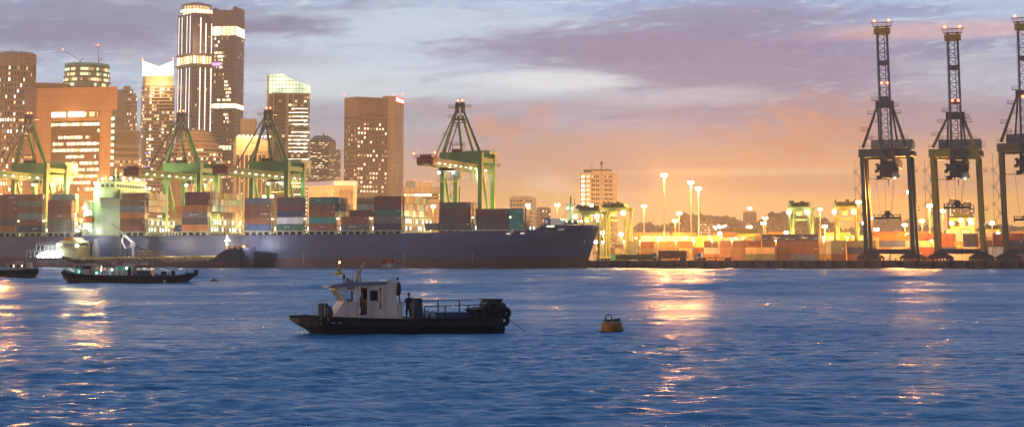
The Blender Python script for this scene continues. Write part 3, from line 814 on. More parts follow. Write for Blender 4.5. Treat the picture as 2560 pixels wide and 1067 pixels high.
b = MB(); b.box((S(1355, 2)+0.1, 4.6, 15.5), (S(1355, 2)+2.2, 27, 20.6)); b.box((S(1355, 2)+0.4, 4.55, 18.2), (S(1355, 2)+1.9, 4.66, 19.9), 1); b.build('deck_house', [m_hull, m_white], ship)
m_winch = paint('winch_teal', (0.03, 0.30, 0.28), 0.5)
for k, px in enumerate((1400, 1413, 1428, 1442)):
    x = S(px, 9, 560); MB().tube((x, 6.5, 18.9), (x, 9.5, 18.9), 0.8, 10).box((x-1.1, 6.8, 17.9), (x+1.1, 9.3, 18.5)).build('winch', m_winch, ship)
for px in (1423, 1434, 1456, 1470, 1497):
    x = S(px, 12, 560); zz = 18.9 if px > 1450 else 24.0
    MB().lathe([(0.1, 0), (0.4, 0.15), (0.4, 0.5), (0.1, 0.7)], 8, (x, 10, zz if px != 1423 else 24.2)).build('deck_lamp', g_flood, ship)
plight((fm-2, 9, 22.5), 1800, (0.7, 1.0, 0.6), 0.4, ship); plight((fm+6, 13, 20.5), 500, FLOOD, 0.4, ship)
for px in (1271, 1306):
    x = S(px, 0, 583); MB().box((x-0.9, -0.035, deck_z(x)-1.7), (x+0.9, 0.02, deck_z(x)-1.2)).build('mooring_port_lamp', glow('port_glow', (1, .8, .55), 1.0), ship)
MB().box((S(1378, 2)-1.5, 0.9, 17.0), (S(1378, 2)+1.5, 1.1, 17.3)).build('mooring_port_lamp', g_warm, ship)
MB().path([(S(1463, 14, 600)+0.5, 10.8, 11.6), (S(1463, 14, 600)+0.8, 10.5, 10.0)], 0.25).build('anchor', m_grey, ship)
plight((S(1310, 4), 12, ZB+2), 1200, (1, .75, .4), 0.4, ship); plight((S(1075, 4), 6, ZB+7), 700, (1, .7, .35), 0.4, ship)

# ---------------------------------------------------------------- bunker tanker alongside
TB0 = -15.0; TB1 = -2.2
def T(px, py): return hit(px, py, TB0)
tank = port('bunker_tanker', 'low dark tanker with a raised bow and beige deckhouse tied alongside the ship', 'tanker', 0, 0, 0)
top = [(62,651),(80,650),(120,649),(152,648),(158,650),(166,655),(178,657.5),(300,656.5),(420,655),(510,651),(530,647),(545,634),(562,623),(590,619),(622,616.5)]
tp = [T(*p) for p in top]; s_end = tp[-1][0]
nz = 5; v = []; f = []; mi = []
for i, (s, zt) in enumerate(tp):
    u = min(1, max(0, (s_end - s)/22.0)); us = min(1, max(0, (s - tp[0][0] + 1.5)/9.0))
    for sg in (0, 1):
        for j, zz in enumerate((-1.5, 0, 3.2 if i > 3 else 1.9, 3.21 if i > 3 else 1.91, zt)):
            zz = min(zz, zt)
            fl = 0.75 + 0.25*min(1, max(0, zz/8)); w = (TB1-TB0)/2*(1-(1-u)**2.4)**0.8*us**0.3*(fl if u < 1 else 1)
            so = s - (1.6*(1-min(1, zz/9.5)) if u < 0.25 else 0) + (2.0*(1-zz/6.5) if i < 2 else 0)
            v.append((so, (TB0+TB1)/2 + (-w if sg == 0 else w), zz))
for i in range(len(tp)-1):
    for k in range(2):
        for j in range(4):
            a = (i*2+k)*nz+j; c = ((i+1)*2+k)*nz+j; q_ = (a, c, c+1, a+1); f.append(q_ if k == 0 else q_[::-1]); mi.append(1 if j < 2 else 0)
    a = i*2*nz+4; c = (i+1)*2*nz+4; f.append((a, c, c+nz, a+nz)); mi.append(2)
f.append(tuple(list(range(nz)) + list(range(2*nz-1, nz-1, -1)))); mi.append(0)
mb = MB(); mb.v = v; mb.f = [list(x) for x in f]; mb.m = mi
mb.build('hull', [paint('tanker_black', (0.035, 0.035, 0.055), 0.5), paint('tanker_red', (0.09, 0.03, 0.035), 0.6), m_deck], tank)
def TS(px, t=TB0+3): return S(px, t, 640)
b = MB(); x0, x1 = TS(156), TS(198); b.extr([(x0, 5.5), (x0, 11.9), (x1-0.8, 11.9), (x1, 9), (x1, 4)], TB0+1.2, TB1-1.2)
b.box((x0-1.2, TB0+0.6, 8.6), (x1, TB1-0.6, 8.8)); dh = b.build('deckhouse', paint('beige_paint', (0.50, 0.42, 0.20), 0.6), tank)
for k in range(6): MB().box((x0+1.4+k*0.9, TB0+1.12, 9.6), (x0+1.9+k*0.9, TB0+1.22, 10.5)).build('window', m_dark, dh)
for k in range(5): MB().box((x1-0.35, TB0+2.5+k*1.7, 9.9), (x1-0.1, TB0+3.6+k*1.7, 10.9)).build('window', m_dark, dh)
b = MB(); b.extr([(x0+0.8, 11.9), (x0+0.8, 13.4), (x0+5, 13.2), (x0+6.2, 11.9)], TB0+2.2, TB1-2.2); b.build('wheelhouse_roof', paint('orange_canopy', (0.72, 0.26, 0.08), 0.6), tank)
b = MB()
for l, (a_, c_) in enumerate(((TS(72), TS(156)), (TS(96), TS(156)))):
    z = 7.1 + l*2.9; b.box((a_, TB0+0.8, z), (c_, TB1-0.8, z+0.18))
    for k in range(int((c_-a_)/2.0)+1): b.beam((a_+0.3+k*2.0, TB0+1.0, z-2.4 if l == 0 else z-2.9), (a_+0.3+k*2.0, TB0+1.0, z), 0.2)
    b.rail([(a_, TB0+0.9, z+0.18), (c_, TB0+0.9, z+0.18)], 1.0, 0.07, 1.6)
b.box((TS(100), TB0+2.6, 4.5), (TS(156), TB1-2.6, 7.2)); b.box((TS(112), TB0+3.2, 7.2), (TS(156), TB1-3.2, 9.9))
b.build('stern_deck', m_white, tank)
for px, py in ((96,641),(108,642),(120,641),(133,641),(144,641),(118,631),(128,632),(141,629),(150,628),(147,612),(193,614)):
    s, z = hit(px, py, TB0+0.6); MB().lathe([(0.2, 0), (0.75, 0.25), (0.75, 0.7), (0.2, 1.0)], 8, (s, TB0+0.5, z-0.4)).build('deck_lamp', g_cool, tank)
for px, py in ((110, 636), (140, 634)):
    s, z = hit(px, py, TB0-1.5); plight((s, TB0-1.4, z), 700, COOL, 0.5, tank)
s, z = hit(196, 606, TB0+8); plight((s+3, TB1-5.5, z+1.5), 2600, (.8, .9, 1), 0.5, tank)
b = MB(); s = TS(105); b.beam((s, -8, 9), (s, -8, 13.2), 0.9); b.beam((s+2, -8, 9), (s+2, -8, 12.6), 0.3); b.build('funnel', m_dark, tank)
# derrick crane with hose, lattice mast, pipe rack
s = TS(322); b = MB(); b.beam((s, -8, 4), (s, -8, 11.0), 1.3, m=0); b.box((s-1.2, -9, 8.8), (s+1.2, -7, 10.9)); b.rail([(s-2, -9.5, 8.6), (s+2, -9.5, 8.6)], 1, .08, 1)
cr = b.build('crane_pedestal', m_grey, tank)
s2, z2 = hit(257, 541, -8.0); b = MB(); b.beam((s+0.3, -8, 10.6), (s2, -8, z2), 0.95, 0.95, w2=0.4)
b.path([(s+0.6, -8.6, 10.6), (s2+6, -8.6, z2-3.4)], 0.16); b.path([(s-3.5, -8.7, 8.4), (s-5.5, -8.7, 11.6), (s-4.6, -8.7, 14.5)], 0.22)
b.build('crane_boom', m_white, tank)
MB().path([(s+0.3, -8.4, 10.7), (s+2.5, -8.6, 9.0), (s+5.5, -8.6, 7.8), (s+8.2, -8.6, 7.2)], 0.3).build('cargo_hose', m_black, tank)
def lattice(name, s, t, z0, z1, w0, w1, par, mt, n=6):
    b = MB(); c = [((-1,-1)),((1,-1)),((1,1)),((-1,1))]
    for k in range(n):
        for i in range(4):
            f0 = k/n; f1 = (k+1)/n; wa = w0+(w1-w0)*f0; wb = w0+(w1-w0)*f1
            za = z0+(z1-z0)*f0; zb = z0+(z1-z0)*f1; a = c[i]; d = c[(i+1)%4]
            b.beam((s+a[0]*wa, t+a[1]*wa, za), (s+a[0]*wb, t+a[1]*wb, zb), 0.16); b.beam((s+a[0]*wa, t+a[1]*wa, za), (s+d[0]*wb, t+d[1]*wb, zb), 0.09)
            b.beam((s+a[0]*wb, t+a[1]*wb, zb), (s+d[0]*wb, t+d[1]*wb, zb), 0.09)
    return b.build(name, mt, par)
lattice('lattice_mast', TS(227), -8, 4, 12.6, 1.1, 0.6, tank, m_white); lattice('lattice_mast', TS(276), -5, 4, 12.2, 2.2, 1.2, tank, m_grey, 5)
b = MB()
for x in np.arange(TS(338), TS(392), 1.5):
    for y in (-12, -9, -6): b.beam((x, y, 3.6), (x, y, 7.4), 0.14)
for z in (4.6, 5.8, 7.2):
    for y in (-12, -9, -6): b.tube((TS(336), y, z), (TS(394), y, z), 0.16, 6)
    for x in np.arange(TS(338), TS(392), 3): b.tube((x, -12.5, z), (x, -5.5, z), 0.12, 6)
b.build('manifold_rack', paint('pipe_brown', (0.25, 0.16, 0.07), 0.6), tank)
m_pipe = paint('pipe_yellow', (0.45, 0.33, 0.10), 0.5)
b = MB()
for y, z in ((-12.5, 4.0), (-11, 4.4), (-9.4, 4.2), (-7, 4.5)): b.tube((TS(176), y, z), (TS(528), y, z+0.7), 0.22, 6)
for x in np.arange(TS(176), TS(530), 2.2):
    b.beam((x, TB0+0.4, 3.2), (x, TB0+0.4, 4.7+R.uniform(0, .8)), 0.10); b.cbox((x+R.uniform(-.8,.8), TB0+R.uniform(1.5, 6), 4.0+R.uniform(0, .8)), (R.uniform(.3, 1.0), .8, R.uniform(.5, 1.6)))
b.rail([(TS(400), TB0+0.4, 3.6), (TS(528), TB0+0.4, 4.1)], 1.1, 0.08, 2.0)
b.build('deck_piping', m_pipe, tank)
s = TS(557); b = MB(); b.beam((s, -8.5, 7.5), (s, -8.5, 14.2), 0.45); b.beam((s-1.1, -8.5, 12), (s+1.2, -8.5, 12), 0.2)
b.build('foremast', m_white, tank)
for dx, z in ((0.4, 12.6), (-0.2, 11.2), (1.2, 11.4), (0.3, 9.8)): MB().lathe([(0.15, 0), (0.42, 0.2), (0.42, 0.6), (0.15, 0.8)], 8, (s+dx, -9, z)).build('deck_lamp', g_warm, tank)
b = MB()
for k in range(7): b.cbox((s+1.2+k*1.2, -9+(k%2)*2, 8.5+0.2*k*0.5), (0.9, 1.5, 1.2+(k%3)*0.3))
b.build('windlass', paint('windlass_orange', (0.5, 0.22, 0.05), 0.6), tank)
MB().box((TS(588, TB0+2), TB0+2.4, 8.1), (TS(597, TB0+2), TB0+2.5, 8.6)).build('name_lettering', m_letter, tank)
MB().beam((TS(600), -8, 9), (TS(600), -8, 11.4), 0.15).beam((TS(600), -8, 11.4), (TS(600)-1, -8, 11.7), 0.12).build('davit', m_dark, tank)
plight((s, -12, 13), 1500, (1, .7, .35), 0.4, tank)
for px_, w_, c_ in ((610, 16000, (.86, .86, 1)), (500, 14000, (1, .9, .8)), (400, 12000, (1, .86, .7)), (300, 5000, (.95, .92, .95)), (120, 8000, (.8, .85, 1))):
    plight((TS(px_), -13.5, 10.5), w_*.55, c_, 0.4, tank, spot=140, aim=(TS(px_)+8, 0, 9.5))
plight((TS(360), -13.5, 12), 1500, (1, .75, .35), 0.4, tank); plight((TS(225), -13, 13), 1200, (1, .85, .5), 0.4, tank)
plight((TS(460), -13, 10.5), 900, (1, .85, .7), 0.4, tank)
# ---------------------------------------------------------------- quay cranes
def proj(p):
    d = p - CAM; z = d.dot(FWD)
    return 1280 + FPX*d.x/z, PY0 - FPX*d.dot(UPV)/z
def t_for_px(s, z, px):
    lo, hi = -60.0, 120.0
    for _ in range(40):
        m_ = (lo+hi)/2
        if proj(W(s, m_, z))[0] < px: lo = m_
        else: hi = m_
    return (lo+hi)/2
TW = TQ + 3.0
m_rope = paint('wire_rope', (0.03, 0.03, 0.03), 0.6)
m_wheel = paint('wheel_steel', (0.06, 0.055, 0.05), 0.5)
m_festoon = paint('festoon_cable', (0.55, 0.60, 0.48), 0.5)
def bogie(root, x, y, mt):
    b = MB(); b.extr([(x-4.8, 1.2), (x-3.6, 2.1), (x-1.2, 3.1), (x+1.2, 3.1), (x+3.6, 2.1), (x+4.8, 1.2), (x+4.6, 0.8), (x-4.6, 0.8)], y-0.5, y+0.5)
    o = b.build('bogie', mt, root)
    w = MB()
    for k in range(8): w.tube((x-4.2+k*1.2, y-0.3, 0.42), (x-4.2+k*1.2, y+0.3, 0.42), 0.42, 10)
    w.build('wheel_row', m_wheel, o)
def stair(root, x, y, z0, z1, side, mt):
    b = MB(); n = int((z1-z0)/3.4)
    for k in range(n):
        z = z0 + k*3.4; xa, xb = (x+side*0.5, x+side*3.0) if k % 2 == 0 else (x+side*3.0, x+side*0.5)
        b.beam((xa, y, z), (xb, y, z+3.4), 0.5, 0.12); b.beam((xa, y-0.4, z+1), (xb, y-0.4, z+4.4), 0.07)
        b.box((min(xb, xb+side*.8), y-0.6, z+3.3), (max(xb, xb+side*.8), y+0.6, z+3.42)); b.rail([(xb, y-0.6, z+3.4), (xb+side*0.8, y-0.6, z+3.4), (xb+side*.8, y+.6, z+3.4)], 1.1, .06, .8)
    b.beam((x+side*3.2, y, z0), (x+side*3.2, y, z1), 0.12)
    b.build('stair_tower', mt, root)
def platform(root, c, w, d, mt, name='platform'):
    b = MB(); x, y, z = c; b.box((x-w/2, y-d/2, z-0.15), (x+w/2, y+d/2, z))
    b.rail([(x-w/2, y-d/2, z), (x+w/2, y-d/2, z), (x+w/2, y+d/2, z), (x-w/2, y+d/2, z), (x-w/2, y-d/2, z)], 1.2, .07, 1.5)
    return b.build(name, mt, root)
def redlight(root, c, r=0.45):
    MB().lathe([(r*.5, 0), (r, r*.5), (r, r*1.2), (r*.4, r*1.8)], 8, c).build('warning_light', g_red, root)

def green_crane(label, pxL, pxR, tip_px, zb, zap, mt, lights=True, cab_frac=0.35, gauge=17.0, plan=1):
    sL, sR = S(pxL, TW, 460), S(pxR, TW, 460); sc_ = (sL+sR)/2; hw = 8.7
    root = port('quay_crane', label, 'crane', sc_, TW, ZQ, 'ship-to-shore cranes along the quay')
    zb -= ZQ; zap -= ZQ
    tip = t_for_px(sc_, zb, tip_px) - TW
    for x in (-hw, hw):
        for y in (0, gauge):
            MB().beam((x, y, 4.0), (x, y, zb-0.2), 1.8, 2.0).build('leg', mt, root)
            bogie(root, x*0.8, y, m_dark)
    for y in (0, gauge):
        MB().box((-hw-0.8, y-0.85, 2.9), (hw+0.8, y+0.85, 4.6)).build('sill_beam', mt, root)
        MB().box((-hw-1.1, y-1.3, zb-0.21), (hw+1.1, y+1.3, zb+4.6)).build('portal_beam', mt, root)
    for x in (-hw, hw):
        MB().box((x-0.7, 1.11, zb+0.4), (x+0.7, gauge-1.11, zb+2.4)).build('side_beam', mt, root)
        MB().beam((x, 0.9, zb-1), (x, gauge-0.6, 8), 0.9, 1.0).build('diagonal_brace', mt, root)
        MB().beam((x, 0.6, 15.5), (x, gauge-0.6, 15.5), 0.9, 1.0).build('side_tie', mt, root)
    ta = -2.0                                                   # apex lies over the waterside legs
    b = MB(); back = gauge + 13
    for x in (-2.7, 2.7):
        b.box((x-0.75, tip, zb-3.4), (x+0.75, back, zb-0.22)); 
    yy = tip
    while yy < back: b.box((-2.2, yy, zb-2.3), (2.2, yy+0.5, zb-1.2)); yy += 5.5
    b.box((-1.9, tip*.55, zb-2.2), (1.9, gauge+10, zb-1.0)); b.box((3.3, tip+2, zb-2.0), (4.5, back, zb-1.85)); b.rail([(4.5, tip+2, zb-1.85), (4.5, back, zb-1.85)], 1.1, .07, 3.0)
    b.box((-4.5, tip+2, zb-2.0), (-3.3, back, zb-1.85)); b.rail([(-4.5, tip+2, zb-1.85), (-4.5, back, zb-1.85)], 1.1, .07, 3.0)
    bm = b.build('boom', mt, root)
    yy = tip + 6; k = 0
    while yy < back - 3:
        MB().box((3.5, yy, zb-2.45), (3.95, yy+0.7, zb-2.15)).build('boom_lamp', g_warm if k % 3 else g_flood, bm); yy += 6.5; k += 1
    # boom tip gear, the red light painted into its colour too
    p = platform(root, (0, tip+1.5, zb-0.2), 9.5, 7, m_red, 'tip_platform')
    MB().box((-3.6, tip-0.8, zb-3.0), (3.6, tip+4.4, zb-0.5)).box((-2.5, tip, zb), (2.5, tip+2.4, zb+1.0)).build('sheave_box', m_red, p)
    redlight(root, (-4.6, tip-1.5, zb+1.0)); redlight(root, (4.6, tip-1.5, zb+1.2))
    # A-frame
    for x in (-1, 1):
        MB().beam((x*hw, 0, zb+3.7), (x*1.2, ta, zap-2), 1.25, 1.2, w2=0.8).build('a_frame_leg', mt, root)
        MB().beam((x*1.0, ta, zap-5), (x*3.2, 11, zb+0.4), 0.85, 0.85).build('back_stay', mt, root)
        MB().beam((x*1.4, ta-0.6, zap-2), (x*2.7, tip*0.62, zb-0.3), 0.38, 0.5).build('forestay', m_dark, root)
    b = MB(); b.box((-2.0, ta-1.2, zap-7), (2.0, ta+1.2, zap-6.2)); b.box((-1.9, ta-1.0, zap-4), (-0.6, ta+1.0, zap+0.8)); b.box((0.6, ta-1.0, zap-4), (1.9, ta+1.0, zap+0.8)); b.tube((-1.2, ta, zap-0.4), (1.2, ta, zap-0.4), 0.9, 10)
    b.build('apex_head', m_dark, root)
    platform(root, (-3.4, ta, zap-1.5), 3, 3.4, m_dark); platform(root, (3.6, ta, zap-1.5), 2.4, 3.4, m_dark); platform(root, (0, ta, zap-8), 6.5, 3.6, m_dark)
    for k in range(1, 5):
        f = k/5.2; platform(root, (-1.2-(hw-1.2)*f-(1.4 if k % 2 else -1.6), ta*(1-f)-0.9, zap-2-(zap-2-zb-3.7)*f), 2.4, 1.4, m_dark)
    redlight(root, (-0.9, ta, zap+1.2)); redlight(root, (0.9, ta, zap+1.2))
    MB().beam((0, ta, zap+0.8), (0, ta, zap+2.4), 0.3).beam((-1.2, ta, zap+1.1), (1.2, ta, zap+1.1), 0.14).build('lamp_bracket', m_dark, root)
    # machinery house
    hy = gauge + 3.0
    b = MB(); b.extr([(-6.2, zb+0.1), (-6.2, zb+6.0), (-5.6, zb+6.6), (5.6, zb+6.6), (6.2, zb+6.0), (6.2, zb+0.1)], hy, hy+10.5)
    mh = b.build('machinery_house', m_greyg, root)
    MB().box((6.2, hy+5.5, zb+0.3), (6.26, hy+8, zb+2.6)).build('door', m_dark, mh)
    MB().box((6.2, hy+3.2, zb+3.6), (6.25, hy+8.2, zb+4.9)).build('faded_marking', paint('faded_marking', (0.40, 0.34, 0.20), 0.7), mh)
    platform(root, (0, hy+5.2, zb-0.05), 15, 13, m_dark)
    platform(root, (-3.2, 3.5, zb+8), 6, 3, m_dark)
    b = MB()
    for x in (-5.8, -0.6):
        for y in (2.2, 4.8): b.beam((x, y, zb+3.8), (x, y, zb+8), 0.2)
    b.box((-5.4, 2.4, zb+3.8), (-1.0, 4.7, zb+6.2)); b.build('electrical_frame', m_dark, root)
    # trolley with cab, spreader and festoon
    ty = tip*cab_frac
    b = MB(); b.box((-3.6, ty-4, zb-4.4), (3.6, ty+4, zb-2.7)); tr = b.build('trolley', m_dark, root)
    b = MB(); b.box((3.0, ty-2.2, zb-7.8), (5.6, ty+1.2, zb-4.41)); b.build('cab', m_greyg, tr)
    b = MB()
    for x in (-3, 3):
        for y in (ty-3, ty+3): b.beam((x, y, zb-4.4), (x*1.2, y, zb-8.6), 0.2)
    b.box((-4.2, ty-3.8, zb-8.8), (4.2, ty+3.8, zb-8.6)); b.rail([(-4.2, ty-3.8, zb-8.6), (4.2, ty-3.8, zb-8.6), (4.2, ty+3.8, zb-8.6)], 1.6, .1, 1.4, levels=3)
    b.build('service_cage', m_greyg, tr)
    for x in (-3.4, 3.0): MB().lathe([(0.2, 0), (0.6, 0.2), (0.6, 0.7), (0.2, 0.9)], 8, (x, ty-3.6, zb-5.6)).build('floodlight', g_cool, tr)
    nl = 6
    for k in range(nl):
        y = 2 + k*(gauge+6)/nl; d = 6.2 - 0.3*k; pts = []
        for j in range(9):
            a = j/8; pts.append((3.6, y + a*2.6, zb-2.6 - d*math.sin(a*PI)**0.7))
        MB().path(pts, 0.22, 5).build('festoon_loop', m_festoon, root)
    stair(root, -hw, gauge+1.2, 4.6, zb-3, -1, m_dark)
    # floodlights washing the legs from the sill level up
    for x, y in ((-hw+1.5, gauge-2), (hw-1.5, gauge-2), (hw+3, 8)):
        MB().lathe([(0.2, 0), (0.5, 0.2), (0.5, 0.6), (0.2, 0.8)], 8, (x, y, 12.5)).build('floodlight', g_flood, root)
    if lights:
        plight((hw+4, 6.5, 14), 16000, (0.96, 1.0, 0.30), 0.6, root); plight((-hw+4, 3, 14), 13000, (0.96, 1.0, 0.30), 0.6, root)
        plight((0, ty, zb-6.2), 2600, (0.85, 1.0, 0.55), 0.6, root)
        plight((5.8, 10, zb-5.2), 2600, (0.9, 1.0, 0.5), 0.6, root); plight((0, tip+2, zb+2.2), 500, (1, .12, .05), 0.5, root)
    return root
zb_ = lambda px, py: Zt(px, py, TW)
green_crane('green quay crane standing clear on the right, over the wide lit bay near the bow', 1105, 1203, 1064, zb_(1203, 406), zb_(1152, 262), m_green)
green_crane('green quay crane whose apex crosses the glass-topped tower', 627, 721, 552, zb_(721, 428), zb_(680, 280), m_green, cab_frac=-0.2)
green_crane('green quay crane whose apex stands before the tall light-striped tower', 410, 503, 330, zb_(503, 432), zb_(460, 287), m_green, cab_frac=-0.3)
green_crane('green quay crane at the left edge, before the brown office block', 30, 121, -70, zb_(121, 432), zb_(84, 292), m_green, cab_frac=-0.25)

def raised_crane(label, pxL, pxR, mt, mt2, topPx, topPy, spreader_py, beam_py, zapy, mid_red):
    sL, sR = S(pxL, TW, 600), S(pxR, TW, 600); sc_ = (sL+sR)/2; hw = abs(sR-sL)/2; gauge = 17.0
    root = port('quay_crane', label, 'crane', sc_, TW, ZQ, 'ship-to-shore cranes along the quay')
    zb = Zt((pxL+pxR)/2, beam_py, TW) - ZQ; zap = Zt((pxL+pxR)/2, zapy, TW) - ZQ
    lean = -1.4
    for x in (-hw, hw):
        for y in (0, gauge):
            MB().beam((x, y, 3.6), (x+lean*0.8, y, zb), 1.75, 1.9, w2=1.55).build('leg', mt, root)
            bogie(root, x*0.92, y, m_dark)
        MB().beam((x, 0.9, zb-1), (x, gauge-0.6, 10), 1.0, 1.0).build('diagonal_brace', mt, root)
        MB().box((x-0.8, 1.2, zb+0.5), (x+0.8, gauge-1.2, zb+2.5)).build('side_beam', mt, root)
    for y in (0, gauge):
        MB().box((-hw-1.0, y-0.9, 2.7), (hw+1.0, y+0.9, 4.6)).build('sill_beam', m_dark, root)
        MB().box((-hw-1.0+lean, y-1.15, zb-0.01), (hw+1.0+lean, y+1.15, zb+3.2)).build('portal_beam', mt, root)
    b = MB()
    for x in (-2.4, 2.4): b.box((x-0.5, -3, zb-3.2), (x+0.5, gauge+15, zb-0.02))
    for k in range(7): b.box((-2.0, -2+k*5.0, zb-2.8), (2.0, -1.5+k*5.0, zb-1.6))
    b.build('trolley_girder', m_dark, root)
    # raised boom
    Lb = Zt(topPx, topPy, TW) - ZQ - (zb-1.2); topx = (S(topPx, TW, topPy) - sc_)
    p0 = Vector((0, -3.2, zb-1.2)); p1 = Vector((topx, 6.0, zb-1.2+Lb)); b = MB(); n = 15; w = 2.05; dd = Vector((0, 1.5, 0))
    ux = Vector((1, 0, 0))
    for sg in (-1, 1):
        b.beam(p0+ux*w*sg, p1+ux*w*sg*0.92, 0.85, 1.5)
    for k in range(n+1):
        a = p0.lerp(p1, k/n); b.beam(a-ux*w, a+ux*w, 0.28)
        if k < n:
            c = p0.lerp(p1, (k+1)/n); b.beam(a-ux*w, (a+c)/2+ux*0, 0.2); b.beam(a+ux*w, (a+c)/2, 0.2); b.beam((a+c)/2, c-ux*w, 0.2); b.beam((a+c)/2, c+ux*w, 0.2)
    for fpos in (0.45, 0.72): a = p0.lerp(p1, fpos); b.cbox(a, (4.6, 1.6, 2.0))
    b.beam(p0+Vector((-w-0.9, 0.5, 8)), p0.lerp(p1, 0.93)+Vector((-w-0.5, 0.5, 0)), 0.10); b.beam(p0+Vector((0.6, 1.0, 2)), p0.lerp(p1, 0.97)+Vector((0.6, 1.0, 0)), 0.30)
    b.build('boom', mt2, root)
    pf = platform(root, (p1.x, p1.y, p1.z), 7.4, 3.2, m_dark, 'tip_platform')
    MB().cbox((p1.x, p1.y, p1.z-2.0), (6.4, 2.4, 2.6)).build('tip_cabin', paint('mustard_box', (0.30, 0.20, 0.04), .6), root)
    MB().beam((p1.x-4.6, p1.y, p1.z+1.6), (p1.x+4.6, p1.y, p1.z+1.7), 0.25, 0.45).build('tip_bar', m_greyg, root)
    for dx in (-2.9, 2.9): redlight(root, (p1.x+dx, p1.y-1, p1.z+1.9), 0.5)
    a = p0.lerp(p1, mid_red)
    for dx in (-0.9, 1.3): redlight(root, (a.x+dx, a.y-1.2, a.z), 0.5)
    # A-frame
    for sg in (-1, 1):
        xa = topx*0.5 + sg*2.8
        MB().beam((sg*(hw-0.6)+lean, 0, zb+3.8), (xa, 1.0, zap), 1.3, 1.2, w2=0.9).build('a_frame_leg', mt, root)
        MB().beam((xa, 1.2, zap-1), (sg*4+lean, gauge+6, zb+0.3), 0.7, 0.7).build('back_stay', m_dark, root)
        for k in range(1, 5):
            f = k/5; c = Vector((xa, 0.4, zap)).lerp(Vector((sg*(hw-0.6)+lean, -0.6, zb+3.8)), f)
            if sg < 0 or k < 3: platform(root, (c.x+sg*1.4*(1 if k % 2 else -1.0), c.y-0.6, c.z), 2.6, 1.4, m_dark)
    MB().box((topx*0.5-3.6, 0, zap-1.2), (topx*0.5+3.6, 2, zap+1.6)).build('apex_beam', m_dark, root)
    platform(root, (topx*0.5-3.9, 0.6, zap+2), 2.4, 2.4, m_dark); platform(root, (topx*0.5+4.4, 0.6, zap-0.6), 2.0, 2.4, m_dark)
    b = MB(); b.box((-8.2, gauge-2, zb+3.91), (8.4, gauge+9, zb+8.0)); b.build('machinery_house', m_grey, root)
    b = MB(); b.box((-hw-2.6, -1.6, zb+3.9), (hw+2.0, -1.2, zb+4.05)); b.rail([(-hw-2.2, -1.5, zb+4), (hw+2.0, -1.5, zb+4)], 1.2, .08, 1.6)
    b.rail([(-7.6, 1.5, zb+7.2), (7.6, 1.5, zb+7.2)], 1.2, .1, 1.8); b.build('walkway', m_dark, root)
    # trolley cluster, cab, ropes and spreader
    b = MB(); b.box((-4.2, -4.6, zb-5.6), (3.8, 3.5, zb-3.2)); b.box((-3.0, -4.9, zb-8.4), (3.2, 2, zb-5.6)); rg = random.Random(3)
    for k in range(34): b.cbox((rg.uniform(-4.4, 4.2), rg.uniform(-5.2, -3.5), zb-rg.uniform(3, 9)), (rg.uniform(.5, 1.8), .8, rg.uniform(.4, 1.4)))
    for k in range(10): b.beam((rg.uniform(-4.4, 4.2), -5, zb-3.4), (rg.uniform(-4.4, 4.2), -5, zb-9), .14)
    b.beam((-9.5, -2, zb-9.0), (0, -2, zb-9.0), 0.25); b.beam((0.3, -4.2, zb-9), (0.4, -4.2, zb-12), 0.5, w2=0.15)
    tr = b.build('trolley', m_dark, root)
    MB().box((1.8, -5.3, zb-8.8), (4.2, -2.8, zb-6.2)).build('cab', m_grey, tr)
    MB().lathe([(0.15, 0), (0.4, 0.15), (0.4, 0.5), (0.15, 0.6)], 8, (3.0, -5.8, zb-9.2)).build('floodlight', g_warm, tr)
    zs = Zt((pxL+pxR)/2, spreader_py, TW) - ZQ
    if spreader_py:
        b = MB()
        for x, y in ((-5.2, -1), (-1.2, -2), (2.9, -1), (2.4, -2)): b.beam((x, y, zb-5), (x*0.55-0.4, -1.5, zs+1), 0.10)
        b.build('hoist_rope', m_rope, root)
        b = MB(); b.box((-5.6, -2.6, zs-1.0), (4.8, -0.4, zs-0.2)); b.beam((-2.6, -1.5, zs-0.2), (-0.9, -1.5, zs+1.6), 0.6); b.beam((1.8, -1.5, zs-0.2), (0.1, -1.5, zs+1.6), 0.6); b.box((-1.4, -2.4, zs-0.2), (0.6, -0.6, zs+2.2))
        for x in (-5.6, 4.4): b.box((x, -2.7, zs-1.6), (x+0.4, -0.3, zs+1.0))
        b.box((-4.8, -2.2, zs+0.4), (4.2, -0.8, zs+0.7)); b.build('spreader', m_dark, root)
    stair(root, -hw-0.9, 0.3, 4.6, zb-1, -1, m_dark)
    b = MB(); b.rail([(hw+1.2, -1, 20), (hw+2.6, -1, 20)], 1.2, .1, .7); b.box((hw+1.1, -1.2, 19.8), (hw+2.6, 1.2, 20)); b.box((hw+1.1, -1.2, zb-6), (hw+2.4, 1.2, zb-5.8)); b.rail([(hw+1.2, -1, zb-5.8), (hw+2.4, -1, zb-5.8)], 1.2, .1, .7)
    b.build('leg_platform', m_dark, root)
    return root
m_brown = paint('brown_crane_paint', (0.17, 0.11, 0.05), 0.5, scale=0.2)
m_mustard = paint('mustard_crane_paint', (0.32, 0.23, 0.035), 0.5, scale=0.2, streak=True)
m_bluegreen = paint('blue_green_crane_paint', (0.055, 0.075, 0.06), 0.5, scale=0.2, streak=True)
raised_crane('slim dark blue crane with raised boom, leftmost of the three tall cranes on the right', 2166, 2283, m_bluegreen, m_navy, 2201, 62, 541, 392, 262, 0.56)
raised_crane('mustard yellow crane with raised boom, middle of the three tall cranes on the right', 2342, 2456, m_mustard, m_navy, 2379, 78, 515, 392, 290, 0.45)
raised_crane('brown crane with raised boom cut by the right edge', 2514, 2634, m_brown, m_navy, 2556, 50, 545, 378, 235, 0.42)

